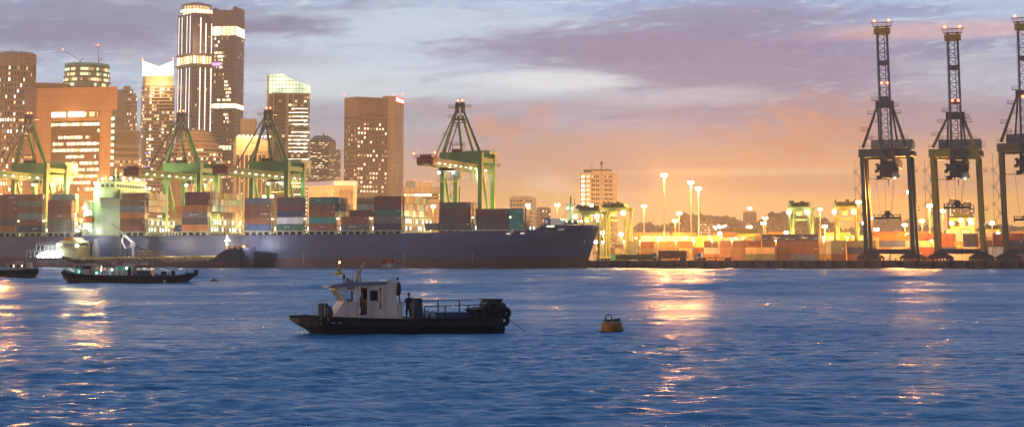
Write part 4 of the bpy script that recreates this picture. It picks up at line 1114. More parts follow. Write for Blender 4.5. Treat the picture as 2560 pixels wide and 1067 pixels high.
# ---------------------------------------------------------------- yard gantries
def gantry(label, px0, px1, ytop, t, mt, lampy=None, flat=False, power=9000, depth=11.0):
    s0, s1 = S(px0, t, 600), S(px1, t, 600); w = s1-s0; zt = Zt((px0+px1)/2, ytop, t) - ZQ
    root = port('yard_gantry', label, 'gantry crane', s0, t, ZQ, 'rubber tyred gantry cranes in the container yard')
    lw = max(0.8, w*0.09)
    for x in (lw/2, w-lw/2):
        for y in (0, depth): MB().beam((x, y, 1.6), (x, y, zt-4), lw, 1.0).build('leg', mt, root)
        MB().box((x-lw*.6, -1.5, 0.9), (x+lw*.6, depth+1.5, 1.7)).build('sill_beam', mt, root)
        b = MB()
        for y in (-1, 0.4, depth-0.4, depth+1): b.tube((x-0.4, y, 0.6), (x+0.4, y, 0.6), 0.6, 10)
        b.build('wheel_row', m_black, root)
        MB().beam((x, 0.4, 3), (x, depth-0.4, zt-5), 0.35).beam((x, depth-0.4, 3), (x, 0.4, zt-5), 0.35).build('side_brace', mt, root)
    for y in (0, depth): MB().box((-0.5, y-0.6, zt-4.0), (w+0.5, y+0.6, zt-2.6)).build('top_beam', mt, root)
    b = MB(); b.beam((lw, 0, zt*0.62), (w-lw, 0, zt*0.30), 0.3); b.beam((w-lw, 0, zt*.62), (lw, 0, zt*.30), 0.2); b.box((lw, -0.3, zt*0.28), (w-lw, 0.3, zt*0.30)); b.box((lw, -.2, zt*.66), (w-lw, .2, zt*.70))
    b.build('cross_brace', mt, root)
    rg = random.Random(int(px0)); b = MB(); b.box((w*0.12, 1, zt-2.6), (w*0.88, depth-1, zt-0.7))
    for k in range(14): b.cbox((rg.uniform(0.05*w, 0.95*w), rg.uniform(0, 2), zt-rg.uniform(0.2, 3.0)), (w*rg.uniform(.05, .16), 1.2, rg.uniform(.6, 2.0)))
    b.rail([(0, -0.6, zt-2.6), (w, -0.6, zt-2.6)], 1.2, .1, 2.0)
    tr = b.build('trolley', m_gdark, root)
    MB().box((w*0.38, -1.6, zt-6.4), (w*0.62, 1.0, zt-4.01)).build('cab', mt, root)
    for x in (w*0.04, w*0.9): MB().lathe([(0.3, 0), (0.9, 0.3), (0.9, 1.2), (0.3, 1.5)], 10, (x, -1.4, zt-5.8)).build('floodlight', g_flood, root)
    plight((w/2, -2.5, zt-6.5), power*.08, (1.0, 0.95, 0.45), 0.8, root); plight((w/2, depth/2, zt*0.5), power*.42, (1.0, 0.80, 0.24), 0.8, root)
    return root
m_gdark = paint('dark_green_machinery', (0.05, 0.075, 0.03), 0.6)
m_gy = paint('yellow_green_gantry', (0.27, 0.25, 0.06), 0.5, streak=True)
m_gg = paint('pale_green_gantry', (0.25, 0.38, 0.14), 0.5, streak=True)
gantry('yellow gantry with dark machinery rising behind the bow of the ship', 1438, 1500, 512, 52, m_gy, power=7000)
gantry('tall yellow gantry lit white on top, just right of the ship bow', 1504, 1566, 504, 72, m_gy, power=12000)
gantry('green gantry with a square cabin on top behind the stacks with winged emblems', 1972, 2026, 502, 92, m_gg, power=9000)
gantry('yellow green gantry left of the slim dark blue crane', 2086, 2142, 500, 92, m_gy, power=9000)
gantry('distant low yellow gantry with a row of lamps left of the winged emblem stacks', 1826, 1896, 572, 240, m_yel, power=16000)
gantry('yellow gantry lit between the legs of the mustard crane', 2378, 2436, 530, 150, m_yel, power=12000)
gantry('distant orange yellow gantry close left of the brown crane', 2462, 2500, 560, 260, m_yel, power=8000)

# ---------------------------------------------------------------- high masts
m_pole = paint('galvanised_pole', (0.30, 0.27, 0.22), 0.6)
def mast(label, px, py, t, power, r=1.5, n=6, col=SODIUM, gm_=None, head=1.0, grp='high mast floodlights in the yard'):
    s, z = hit(px, py, t); z -= ZQ; r *= .5
    root = port('high_mast_lamp', label, 'lamp mast', s, t, ZQ, grp)
    MB().tube((0, 0, 0), (0, 0, z-0.3), 0.42, 10, r2=0.22).build('pole', m_pole, root)
    MB().tube((0, 0, z-0.5), (0, 0, z-0.2), r*0.8*head, 12).build('lamp_ring', m_pole, root)
    for k in range(n):
        a = 2*PI*k/n + 0.3; MB().lathe([(0.15, -0.7*head), (0.45*head, -0.4*head), (0.5*head, 0.3*head), (0.2, 0.6*head)], 8, (r*head*math.cos(a), r*head*math.sin(a), z)).build('lamp_head', gm_ or g_sod, root)
    if power: plight((0, 0, z-0.9-0.4), power, col, 1.6*head, root)
    return root
mast('tallest high mast lamp, right of the ship bow', 1660, 438, 100, 420000, 2.0)
mast('high mast lamp, second tallest in the middle of the yard', 1727, 456, 130, 270000, 1.9)
mast('high mast lamp just right of and below the second tallest one', 1746, 471, 150, 220000, 1.9)
mast('small high mast lamp between the bow gantry and the tallest mast', 1610, 515, 240, 60000, 1.8)
mast('short lamp mast behind the cream containers, the lower of two close together', 1688, 552, 190, 30000, 1.8)
mast('short lamp mast before the wooded hill, the upper of two close together', 1698, 533, 260, 40000, 1.9)
mast('lamp mast at the right leg of the dark blue crane', 2273, 480, 75, 300000, 1.3, 4)
mast('lamp mast at the left leg of the mustard crane', 2324, 514, 110, 160000, 1.6, 4)
mast('slim lamp mast between the two green gantries', 2050, 523, 200, 30000, 1.0, 3)
mast('lamp mast above the left foot of the yellow green gantry', 2062, 566, 190, 40000, 1.6)
mast('lamp mast peeping above the right end of the yellow green gantry', 2146, 505, 180, 30000, 1.5)
mast('upper of two lamp masts left of the green gantry', 1913, 545, 330, 40000, 2.2)
mast('lower of two lamp masts left of the green gantry', 1909, 558, 320, 30000, 2.2)
mast('low lamp mast over the distant yellow gantry', 1873, 567, 300, 30000, 2.2)
mast('low lamp left of the first winged emblem stack', 1966, 581, 140, 9000, 1.2)
mast('lamp mast right of the mustard crane left leg', 2357, 527, 170, 30000, 1.3)
mast('lamp mast low inside the dark blue crane portal, left side', 2191, 573, 190, 40000, 1.7)
mast('lamp mast low inside the dark blue crane portal, right side', 2262, 562, 250, 30000, 1.9)
mast('lamp mast right of the dark blue crane portal', 2305, 552, 230, 40000, 1.9)
mast('small lamp mast at the foot of the dark blue crane right leg', 2268, 587, 170, 20000, 1.3)
mast('twin headed lamp mast behind the ship foredeck', 1393, 512, 110, 20000, 1.6, 2)
mast('bright orange lamp mast behind the bridge of the ship', 241, 458, 74, 950000, 1.3, 6)
mast('bright orange lamp mast at the left edge', -6, 441, 88, 1500000, 1.8, 8)
mast('orange lamp mast shining over the wide lit bay near the bow', 1083, 516, 60, 20000, 1.3, 5)
mast('orange lamp mast behind the slate-topped bay, left one', 661, 492, 58, 50000, 1.0, 4)
mast('orange lamp mast behind the slate-topped bay, right one', 679, 491, 58, 30000, 1.0, 4)
# lamp masts added behind the ship to light the city fronts
for k, (px, t, w) in enumerate(((40, 120, 450000), (190, 150, 450000), (330, 190, 300000), (520, 190, 450000), (700, 170, 300000), (900, 150, 400000), (1130, 170, 200000), (1320, 200, 200000), (1480, 200, 300000))):
    mast('added orange lamp mast behind the ship, %s from the left' % nth(k), px, 513, t, w*1.3, 1.5, col=(1, .58, .20), grp='lamps added to light the city fronts')
for k, (px, py) in enumerate(((1507, 584), (1553, 588), (2160, 560), (2176, 548), (2402, 553), (2426, 553), (2480, 560), (1800, 586), (1490, 607), (1510, 608))):
    t_ = 66 + (k % 3)*14 if px < 1600 or px > 2100 else 100
    s, z = hit(px, py, t_); root = port('floodlight_post', 'small white floodlight on a post, %s from the left' % nth(sorted(range(10), key=lambda i: (1507,1553,2160,2176,2402,2426,2480,1800,1490,1510)[i]).index(k)), 'floodlight', s, t_, ZQ, 'small white floodlights around the yard')
    z -= ZQ
    MB().tube((0,0,0), (0,0,z), 0.15, 6).build('pole', m_pole, root)
    MB().lathe([(0.2, 0), (0.85, 0.3), (0.85, 1.1), (0.3, 1.5)], 10, (0, -0.3, z-0.3)).build('lamp_head', g_flood, root)
    plight((0, -1.4, z), 900, (1, .95, .7), 0.6, root)

for k, px in enumerate((1560, 1600, 1645, 1690, 1735, 1780, 1830, 1940, 2060, 2330)):  # apron lamps added to brighten the front container faces
    s_ = S(px, TQ+24, 640); root = port('added_yard_lamp', 'added sodium lamp post on the quay apron, %s from the bow' % nth(k), 'lamp post', s_, TQ+24, ZQ, 'added lamp posts on the quay apron')
    MB().tube((0, 0, 0), (0, 0, 8.2), .12, 6).build('pole', m_pole, root); MB().cbox((0, 0, 8.3), (.7, .4, .22)).build('lamp_head', g_sod, root)
    plight((0, 0, 7.8), 13000 if k < 6 else 7000, (1, .52, .13), .4, root)
# lamps added to light the container rows, out of sight of the water
for k, px in enumerate((1590, 1650, 1715, 1775, 1840, 1900, 1960, 2060, 2120, 2230, 2300, 2380, 2440, 2530)):
    for j, (t_, zz) in enumerate(((TQ+62, 10.0), (TQ+108, 10.5))):
        s_ = S(px + j*18, t_, 620); root = port('added_yard_lamp', 'added sodium lamp post hidden among the container rows, number %s of the %s row' % (nth(k), ('front', 'rear')[j]), 'lamp post', s_, t_, ZQ, 'added lamp posts among the container rows')
        MB().tube((0, 0, 0), (0, 0, zz), .14, 6).build('pole', m_pole, root); MB().cbox((0, 0, zz+.1), (1.0, .5, .25)).build('lamp_head', g_sod, root)
        plight((0, 0, zz-.5), 15000, (1, .56, .16), .5, root)

for k, px in enumerate((1575, 1700, 1830, 1950, 2090, 2230, 2380, 2500)):  # unseen lamp masts added to light the hills and haze
    s_ = S(px, 860, 620); root = port('high_mast_lamp', 'added far lamp mast hidden behind the yard, %s from the left' % nth(k), 'lamp mast', s_, 860, ZQ, 'added far lamp masts behind the yard')
    MB().tube((0, 0, 0), (0, 0, 15), .4, 8).build('pole', m_pole, root); MB().cbox((0, 0, 15.3), (3, 1.5, .5)).build('lamp_head', g_sod, root)
    plight((0, 0, 14), 800000, (1, .46, .11), 1.5, root)
# ---------------------------------------------------------------- yard containers
GY = 'containers stacked in the yard'
PY_T = 16.3
rows = []   # (px0, px1, bottom py, [colours top to bottom], t, place)
def stack(px0, px1, cols, t, place, logos=(None,)*9, top=None, base=None):
    s0, s1 = S(px0, t, 620), S(px1, t, 620); w = s1 - s0; Lc = 6.06 if w < 8.5 else 12.19
    n = len(cols); z0 = ZQ + (base or 0.0)
    for k, c in enumerate(cols):
        tier = n-1-k
        if c is None: continue
        lg = logos[k] if k < len(logos) else None
        nmm = '%s tier, %s' % (ORD[tier], place) if n > 1 else place
        container(s0, t + CB/2, z0 + tier*2.8, c, nmm, GY, Lc, doors=False, logo=lg, jit=0.03)
L_ = logo_small; B_ = logo_bar; G_ = logo_eagle
F = TQ + 42   # front row, just behind the rails of the quay cranes
stack(1507, 1536, ['brown','teal'], F+22, 'left of the tall bow gantry foot')
stack(1537, 1560, ['maroon','tan','palegreen'], F+6, 'inside the tall bow gantry', (None, B_))
stack(1563, 1594, ['olive','olive','ltteal'], F, 'right of the tall bow gantry', (B_, B_))
stack(1600, 1655, ['orange','tan','tan'], F+14, 'under the tallest lamp mast', (L_,))
stack(1605, 1662, ['brown'], F+1, 'lying before the stack under the tallest mast')
stack(1635, 1694, ['yellow','tan','tan'], F+8, 'right of the tallest lamp mast')
stack(1697, 1726, ['orange','yellow','tan'], F+4, 'under the second tallest lamp mast', (B_, B_))
stack(1729, 1758, ['orange','maroon'], F+10, 'between the two middle lamp masts')
stack(1760, 1792, ['maroon','cream','orange'], F+5, 'left of the long brown stack', (L_, None))
stack(1798, 1862, ['maroon','brown','brown'], F-6, 'long brown one at the quay edge')
stack(1864, 1926, ['tan','olive'], F-8, 'tan one at the quay edge', (None, None))
stack(1884, 1904, ['yellow','tan','tan','tan'], F+12, 'yellow topped, left of the winged emblems')
stack(1869, 1884, ['orange','orange','tan'], F+8, 'narrow orange, behind the tan one')
stack(1905, 1968, ['navy','brown','brown','brown'], F+2, 'with the first winged emblem', (G_,))
stack(1975, 2040, ['navy','brown','rust','slate'], F+2, 'with the second winged emblem', (G_, None, L_))
stack(2046, 2077, ['cream','cream','yellow'], F+6, 'under the yellow green gantry')
stack(2078, 2109, ['olive','olive','maroon'], F-2, 'olive, right of the cream stack', (None, L_))
stack(2117, 2172, ['olive','navy','brown'], F, 'left of the dark blue crane')
stack(2198, 2260, ['orange','blue','tan','white'], F+4, 'orange topped inside the dark blue crane portal', (L_,))
stack(2228, 2258, ['cream','cream'], F+1, 'cream pair inside the dark blue crane portal')
stack(2264, 2330, ['brown','palegreen','rust','rust'], F+4, 'between the dark blue and mustard cranes')
stack(2352, 2404, ['brown','rust','blue','white'], F+4, 'left half of the mustard crane portal', (None, B_))
stack(2408, 2456, ['navy','navy','cream','cream'], F+4, 'right half of the mustard crane portal')
stack(2458, 2480, ['dark','grey','grey'], F+10, 'behind the mustard crane right leg', (L_, L_))
stack(2471, 2487, ['white','white'], F-2, 'right beside the mustard crane')
stack(2484, 2514, ['rust','maroon','grey','grey'], F+4, 'left of the brown crane', (None, L_))
stack(2522, 2552, ['rust','navy','dark','grey'], F+4, 'inside the brown crane portal', (None, L_))
stack(2554, 2600, ['tan','tan','tan'], F+6, 'cut by the right edge')
# second line
H2 = F + 40
stack(1572, 1598, ['orange', 'tan', None, None], H2, 'left end of the second line')
stack(1600, 1646, ['cream', 'tan', None, None], H2, 'second line, first cream-topped stack')
stack(1648, 1694, ['cream', 'yellow', None, None], H2, 'second line, beside tallest mast')
stack(1696, 1736, ['cream', 'orange', None, None], H2, 'second line, between the masts')
stack(1738, 1786, ['yellow', 'yellow', None, None], H2-6, 'second line, yellow block', (None, L_))
stack(1789, 1836, ['pink', 'pink', None], H2-4, 'second line, salmon block', (None, L_), base=1.5)
stack(2056, 2092, ['cream', 'palegreen', None, None], H2, 'second line, behind yellow green gantry')
stack(2128, 2172, ['ltteal', 'tan', None, None], H2, 'second line, left of dark blue crane')
stack(1880, 1950, ['teal', 'tan', None, None], H2, 'second line behind the winged emblems')
stack(2366, 2392, ['ltteal', 'ltteal', None, None, None], H2+20, 'far left inside mustard crane portal')
stack(2400, 2436, ['ltteal', 'ltteal', None, None, None], H2+20, 'far right inside mustard crane portal')
stack(2210, 2262, ['tan', 'orange', None, None], H2+6, 'second line, in dark blue crane portal')
stack(2520, 2568, ['cream', 'tan', None, None], H2+6, 'second line at the right edge')
# far line: many small orange and yellow tops under the masts
FC = [('orange', (.5, .17, .04)), ('yellow', (.6, .38, .06)), ('tan', (.45, .27, .12)), ('rust', (.3, .09, .04)), ('cream', (.6, .55, .4))]
fb = MB(); rgf = random.Random(12)
for k in range(30):
    for j in range(2):
        s_ = S(1572 + k*34, F+110, 620); tt = F + 110 + (k % 3)*9; ntier = rgf.choice((3, 4, 4, 5))
        if 12 <= k <= 13: continue
        for i in range(2): fb.box((s_+.1, tt+j*6, (ntier-1-i)*2.8), (s_+12.2, tt+j*6+2.4, (ntier-1-i)*2.8+2.74), rgf.randrange(5))
        fb.box((s_+.1, tt+j*6+.1, 0), (s_+12.2, tt+j*6+2.3, (ntier-1)*2.8-2.8), rgf.randrange(5))
fbo = fb.build('shipping_container', [paint('far_'+n_, c_, .6, scale=.2) for n_, c_ in FC]); fbo.location = W(0, 0, ZQ); fbo.rotation_euler = (0, 0, -A18)
tag(fbo, 'far line of many orange, yellow and tan containers along the back of the yard', 'containers', GY, 'stuff')
# ---------------------------------------------------------------- striped rack, trucks, small quay things
s0, s1 = S(1538, TQ+8, 640), S(1632, TQ+8, 640)
rk = port('striped_barrier', 'long yellow and black striped hatch rack at the quay edge right of the bow', 'barrier', s0, TQ+8, ZQ)
w = s1-s0; b = MB(); b.box((0, 0, 0.2), (w, 0.5, 2.5)); b.build('panel', paint('barrier_yellow', (0.55, 0.42, 0.03), 0.6), rk)
for k in range(24):
    x = 0.2 + k*w/24.5
    MB().add([(x, -0.02, 0.25), (x+0.32, -0.02, 0.25), (x+0.9, -0.02, 2.45), (x+0.58, -0.02, 2.45)], [(0,1,2,3)]).build('black_stripe', m_black, rk)
def truck(px, t, label, boxc, doc=True):
    s = S(px, t, 640); r = port('container_truck', label, 'truck', s, t, ZQ, 'trucks on the quay road')
    MB().extr([(0, 0.8), (0, 3.1), (0.4, 3.3), (2.0, 3.3), (2.2, 0.8)], 0, 2.4).build('cab', m_white, r)
    MB().box((-0.03, 0.3, 1.9), (0.0, 2.1, 2.8)).box((0.5, -0.03, 1.9), (1.6, 0.0, 2.8)).build('window', m_dark, r)
    MB().box((2.3, 0.4, 1.0), (15.2, 2.0, 1.3)).build('trailer', m_dark, r)
    for x in (0.9, 3.0, 12.4, 13.7): MB().tube((x, 0.0, 0.5), (x, 2.4, 0.5), 0.5, 12).build('wheel', m_black, r)
    MB().cbox((-0.05, 0.4, 1.1), (0.12, 0.35, 0.22)).build('headlight', g_warm, r); MB().cbox((-0.05, 2.0, 1.1), (0.12, 0.35, 0.22)).build('headlight', g_warm, r)
    if boxc: container(s+2.7, t+1.2, ZQ+1.3, boxc, 'carried on the truck %s' % ('near the tallest lamp mast' if px < 1700 else 'under the middle lamp masts'), GY)
truck(1630, TQ+10, 'truck carrying an orange container near the tallest lamp mast', 'orange')
truck(1742, TQ+12, 'truck with an empty trailer before the stacks left of the long brown one', None)
truck(2290, TQ+26, 'truck with an empty trailer between the dark blue and mustard cranes', None)
def bollard(px, k):
    s = S(px, TQ+1, 650); r = port('bollard', 'iron mooring bollard on the quay edge, %s from the left' % nth(k), 'bollard', s, TQ+0.9, ZQ, 'bollards along the quay edge')
    MB().lathe([(0.32, 0), (0.26, 0.1), (0.24, 0.45), (0.42, 0.6), (0.42, 0.75), (0.1, 0.82)], 12).build('post', m_black, r)
for k, px in enumerate((1600, 1690, 1790, 1890, 1990, 2070, 2150, 2240, 2330, 2480)): bollard(px, k)
# mooring lines from the bow
def line(name, a, b_, sag, r, mt, label, cat, n=14, par=None, group=None):
    a = Vector(a); b_ = Vector(b_); pts = [a.lerp(b_, i/n) - Vector((0, 0, sag*math.sin(PI*i/n))) for i in range(n+1)]
    o = MB().path(pts, r, 5).build(name, mt, par)
    if label: tag(o, label, cat, group)
    return o
m_hawser = paint('hawser', (0.20, 0.15, 0.09), 0.8)
line('mooring_line', W(S(1492, 18, 575), 20, 17.3), W(S(1600, TQ+1, 645), TQ+1, ZQ+0.7), 1.5, 0.09, m_hawser, 'upper mooring line from the bow tip to the quay', 'rope')
line('mooring_line', W(S(1478, 18, 590), 18, 14.6), W(S(1690, TQ+1, 645), TQ+1, ZQ+0.7), 3.0, 0.09, m_hawser, 'long lower mooring line from the bow across the striped rack', 'rope')
# ---------------------------------------------------------------- city
g_w1 = glow('window_bright', (1.0, 0.80, 0.48), 2.6, 0.35, 0.7)
g_w2 = glow('window_mid', (1.0, 0.66, 0.32), 1.3, 0.5, 0.7)
g_w3 = glow('window_dim', (1.0, 0.6, 0.3), 0.45, 0.5, 0.7)
g_w4 = glow('window_cool', (0.75, 0.92, 1.0), 1.8, 0.4, 0.7)
g_w5 = glow('window_violet', (0.35, 0.22, 1.0), 2.6, 0.3, 0.7)
g_w6 = glow('window_white', (1.0, 0.92, 0.70), 4.2, 0.25, 0.5)
g_strip = glow('facade_light_strip', (1.0, 0.86, 0.74), 3.4)
m_win = glass('dark_window', (0.025, 0.03, 0.045), 0.15)
g_w7 = glow('window_green', (0.80, 1.0, 0.60), .9, 0.5, 0.7)
WM = [m_win, g_w1, g_w2, g_w3, g_w4, g_w5, g_w6, g_w7]
UNIT = {}
def unit(k):
    if k not in UNIT: UNIT[k] = MB().box((-0.5, -0.5, -0.5), (0.5, 0.5, 0.5)).mesh('window', WM[k])
    return UNIT[k]
class Fac:
    "windows of one building: up to 100 as parts of their own, the rest as one part"
    def __init__(s, root): s.root = root; s.w = []
    def win(s, p, yaw, w, h, k, dp=0.25): s.w.append((Vector(p), yaw, w, h, k, dp))
    def grid(s, P_, Q_, z0, z1, cols, rows, fw, fh, lit, skip=None, dp=0.3, m=0.0):
        P_ = Vector((P_[0], P_[1], 0)); Q_ = Vector((Q_[0], Q_[1], 0)); d = Q_-P_; Ln = d.length; u = d.normalized(); yaw = math.atan2(u.y, u.x)
        cw = Ln*(1-2*m)/cols; ch = (z1-z0)/rows
        for r in range(rows):
            for c in range(cols):
                if skip and skip(c, r): continue
                k = lit(c, r)
                if k is None: continue
                p = P_ + u*(Ln*m + (c+0.5)*cw); s.win((p.x, p.y, z0+(r+0.5)*ch), yaw, cw*fw, ch*fh, k, dp)
    def done(s):
        s.w.sort(key=lambda a: (a[4] == 0, -a[0].z))
        for p, yaw, w, h, k, dp in s.w[:98]: inst('window', unit(k), s.root, p, yaw, (w, dp, h))
        if len(s.w) > 98:
            b = MB()
            for p, yaw, w, h, k, dp in s.w[98:]:
                u = Vector((math.cos(yaw), math.sin(yaw), 0)); n = Vector((-u.y, u.x, 0)); z = Vector((0,0,1)); vs = []
                for sx, sy, sz in ((-1,-1,-1),(1,-1,-1),(1,1,-1),(-1,1,-1),(-1,-1,1),(1,-1,1),(1,1,1),(-1,1,1)): vs.append(p + u*sx*w/2 + n*sy*dp/2 + z*sz*h/2)
                b.add(vs, [(0,3,2,1),(4,5,6,7),(0,1,5,4),(1,2,6,5),(2,3,7,6),(3,0,4,7)], k)
            tag(b.build('window', WM, s.root), kind='stuff')
def pick(rg, p, mix=(1, 1, 2, 2, 3, 4)):
    return rg.choice(mix) if rg.random() < p else 0
class Bld:
    def __init__(s, name, label, L, C, Rr, top, Y, mt, cat='building', dl=0.0, dr=0.0, base=0.0, grp=None):
        c = hitY(C, 500, Y); l = hitY(L, 500, Y+dl); r = hitY(Rr, 500, Y+dr)
        s.o = Vector((c.x, c.y, 0)); s.Y = Y
        s.C = Vector((0, 0, 0)); s.L = Vector((l.x, l.y, 0)) - s.o; s.R = Vector((r.x, r.y, 0)) - s.o; s.B = s.L + s.R
        s.root = thing(name, label, cat, (c.x, c.y, ZQ), 0, grp or 'city buildings behind the port')
        s.top = s.z(top); s.mt = mt
        s.rg = random.Random(int(L*7+Y)); s.f = Fac(s.root)
        if mt is not None: s.block(base, s.top)
    def z(s, py): return hitY(1280, py, s.Y).z - ZQ
    def block(s, z0, z1, name='wall', mt=None, inset=0.0, uL=1.0, uR=1.0, a=0.0, b_=0.0):
        "footprint between fractions a..uL of the left edge and b_..uR of the right edge"
        f = lambda x, y: ((s.L*x + s.R*y).x, (s.L*x + s.R*y).y)
        e = inset
        poly = [f(a+e, b_+e), f(a+e, uR-e), f(uL-e, uR-e), f(uL-e, b_+e)]
        return MB().prism(poly, z0, z1).build(name, mt or s.mt, s.root)
    def pt(s, x, y, out=0.0):
        v = s.L*x + s.R*y; return (v.x, v.y)
    def slab(s, z0, z1, over, name='floor_band', mt=None):
        f = lambda x, y: ((s.L*x + s.R*y).x, (s.L*x + s.R*y).y)
        ol = over/max(1, s.L.length); orr = over/max(1, s.R.length)
        poly = [f(-ol, -orr), f(-ol, 1+orr), f(1+ol, 1+orr), f(1+ol, -orr)]
        return MB().prism(poly, z0, z1).build(name, mt or s.mt, s.root)
    def strip(s, side, u, z0, z1, w, name='light_strip', mt=None, out=0.35):
        e = s.R if side == 'R' else s.L; ot = s.L if side == 'R' else s.R
        n = -ot.normalized(); p = e*u + n*out*0.5; d = e.normalized()
        b = MB(); q0 = p - d*w/2; q1 = p + d*w/2; n2 = n*out/2
        b.prism([((q0-n2).x, (q0-n2).y), ((q1-n2).x, (q1-n2).y), ((q1+n2).x, (q1+n2).y), ((q0+n2).x, (q0+n2).y)], z0, z1)
        return b.build(name, mt or g_strip, s.root)
    def face(s, side): return ((0, 0), (s.R.x, s.R.y)) if side == 'R' else ((s.L.x, s.L.y), (0, 0))
    def fin(s): s.f.done()
def mc(n, c, **k):
    if n in MATS: return MATS[n]
    m = paint(n, c, 0.7, scale=0.05, **k); plates(m, 3.4, 3.3, 0.07, mortar=0.25, mk=.74, off=0.0); return m
m_tower_brown = mc('tower_brown', (0.16, 0.10, 0.075)); m_gl = glass('curtain_glass', (0.03, 0.045, 0.07), 0.2)

# 1 round tower at the left edge
c = hitY(33, 500, 1250); r = 48*1250/FPX
rt = thing('round_tower', 'round ribbed tower at the left edge of the skyline', 'building', (c.x, c.y, ZQ), 0, 'city buildings behind the port')
zt = hitY(33, 134, 1250).z - ZQ; zc = hitY(33, 166, 1250).z - ZQ
mrt = mc('round_tower_stone', (0.26, 0.20, 0.15)); b = MB(); b.lathe([(r-1.0, 0), (r-1.0, zc), (r-0.2, zc), (r-0.2, zt-1.2), (r-1.5, zt)], 48)
b.build('wall', mrt, rt)
b = MB()
for k in range(40):
    a = 2*PI*k/40; b.beam(((r-0.6)*math.cos(a), (r-0.6)*math.sin(a), 0), ((r-0.6)*math.cos(a), (r-0.6)*math.sin(a), zt-1), 0.9, 0.9)
b.build('rib', mrt, rt)
f = Fac(rt); rg = random.Random(4); nr = int(zc/4.3)
for i in range(nr):
    z = zc - 2.6 - i*4.3; rp = 0.75 if i in (9, 20, 29, 33) else (0.5 if i in (11, 12) else 0.16)
    for k in range(40):
        a = 2*PI*(k+0.5)/40
        if math.sin(a) > 0.15: continue
        f.win(((r-0.9)*math.cos(a), (r-0.9)*math.sin(a), z), a+PI/2, 2.1 if False else 1.55, 2.3, pick(rg, rp*1.3, (1, 1, 2, 6, 4, 3)), 0.3)
f.done()
b = MB(); b.beam((-3, -2, zt), (-3, -2, zt+3), .3); b.beam((4, -2, zt), (4, -2, zt+2.2), .3); b.box((-4, -3, zt-.1), (5, 3, zt+1.0)); b.build('roof_plant', m_dark, rt)

# 2 brown office block with the recessed curtain wall
mb2 = mc('brown_cladding', (0.19, 0.10, 0.055))
B = Bld('office_block', 'brown office block with a framed dark curtain wall and bright strip of lit windows', 57, 86, 288, 222, 1050, None, dl=26, dr=-14)
zt = B.top
B.mt = mb2; B.block(0, zt, uR=0.19)
B.block(zt-14.5, zt, b_=0.19, uR=1.0); B.block(0, zt-14.5, b_=0.80, uR=0.93)
B.block(0, zt-18.5, 'curtain_wall', paint('dark_curtain_wall', (0.04, 0.02, 0.022), 0.3, scale=0.1), a=0.06, b_=0.19, uR=0.80)
B.block(zt-21.0, zt-18.51, 'cross_beam', a=0.02, b_=0.19, uR=0.88)
B.block(zt-18.5, zt-14.5, 'terrace', mc('terrace_wall', (0.3, .2, .12)), a=0.25, b_=0.19, uR=0.93)
for k in range(46):
    pass
b = MB()
for k in range(48):
    p = B.R*(0.195 + 0.6*k/47) + B.L*0.045; b.beam((p.x, p.y, 0), (p.x, p.y, zt-21), 0.16, 0.4)
b.build('mullion', paint('mullion_brown', (.07, .035, .03), .6), B.root)
rg = B.rg
P0 = B.R*0.195 + B.L*0.055; P1 = B.R*0.795 + B.L*0.055
probs = [1.0, .1, .75, .85, .85, .55, .8, .7, .75, .7, .6, .3, .35, .4, .3, .3, .25, .2, .2, .2]
for i in range(20):
    z = zt - 23.0 - i*4.05
    if z < 3: break
    run = 0
    for k in range(46):
        u = (k+0.5)/46; run = run if rg.random() > 0.16 else (1 if rg.random() < probs[i] else 0)
        if i > 10 and u < 0.7: run = 0
        p = P0.lerp(P1, u)
        if run: B.f.win((p.x, p.y, z), math.atan2(P1.y-P0.y, P1.x-P0.x), (P1-P0).length/46*0.85, 1.9 if rg.random() < .8 else 1.3, rg.choice((6, 1, 1, 2)), 0.3)
    
Q0 = B.R*0.20 + B.L*0.22; Q1 = B.R*0.86 + B.L*0.22
for k in range(20):
    p = Q0.lerp(Q1, (k+.5)/20)
    if k != 6 and k < 14 or k in (15, 16, 18): B.f.win((p.x, p.y, zt-16.4), math.atan2(Q1.y-Q0.y, Q1.x-Q0.x), (Q1-Q0).length/20*0.9, 3.0, 6 if k < 13 else 2, 0.4)
for k in range(4): B.f.win(((B.L*.6).x, (B.L*.6).y, 0), 0, .1, .1, 0) if False else None
for k in range(14):
    p = B.R*0.955 + B.L*0.02; B.f.win((p.x, p.y, zt-20-k*4.05), 0, 1.8, 2.0, 1, 0.3) if k < 8 else None
B.block(zt-24, zt-20.5, 'side_window_band', m_win, a=0.3, uL=1.01, uR=0.02, b_=-0.003); B.fin()
plight((P0.lerp(P1, .4).x, P0.lerp(P1, .4).y-4.5, zt-16.5), 2500, (1, .6, .25), 1.5, B.root)
Bk = Bld('office_block_annex', 'low flat brown roof block between the round tower and the framed office block', 62, 66, 168, 206, 1150, mc('annex_brown', (0.20, 0.11, 0.08)), dl=20, dr=10); Bk.slab(Bk.top-1.5, Bk.top-0.6, 0.4); Bk.fin()
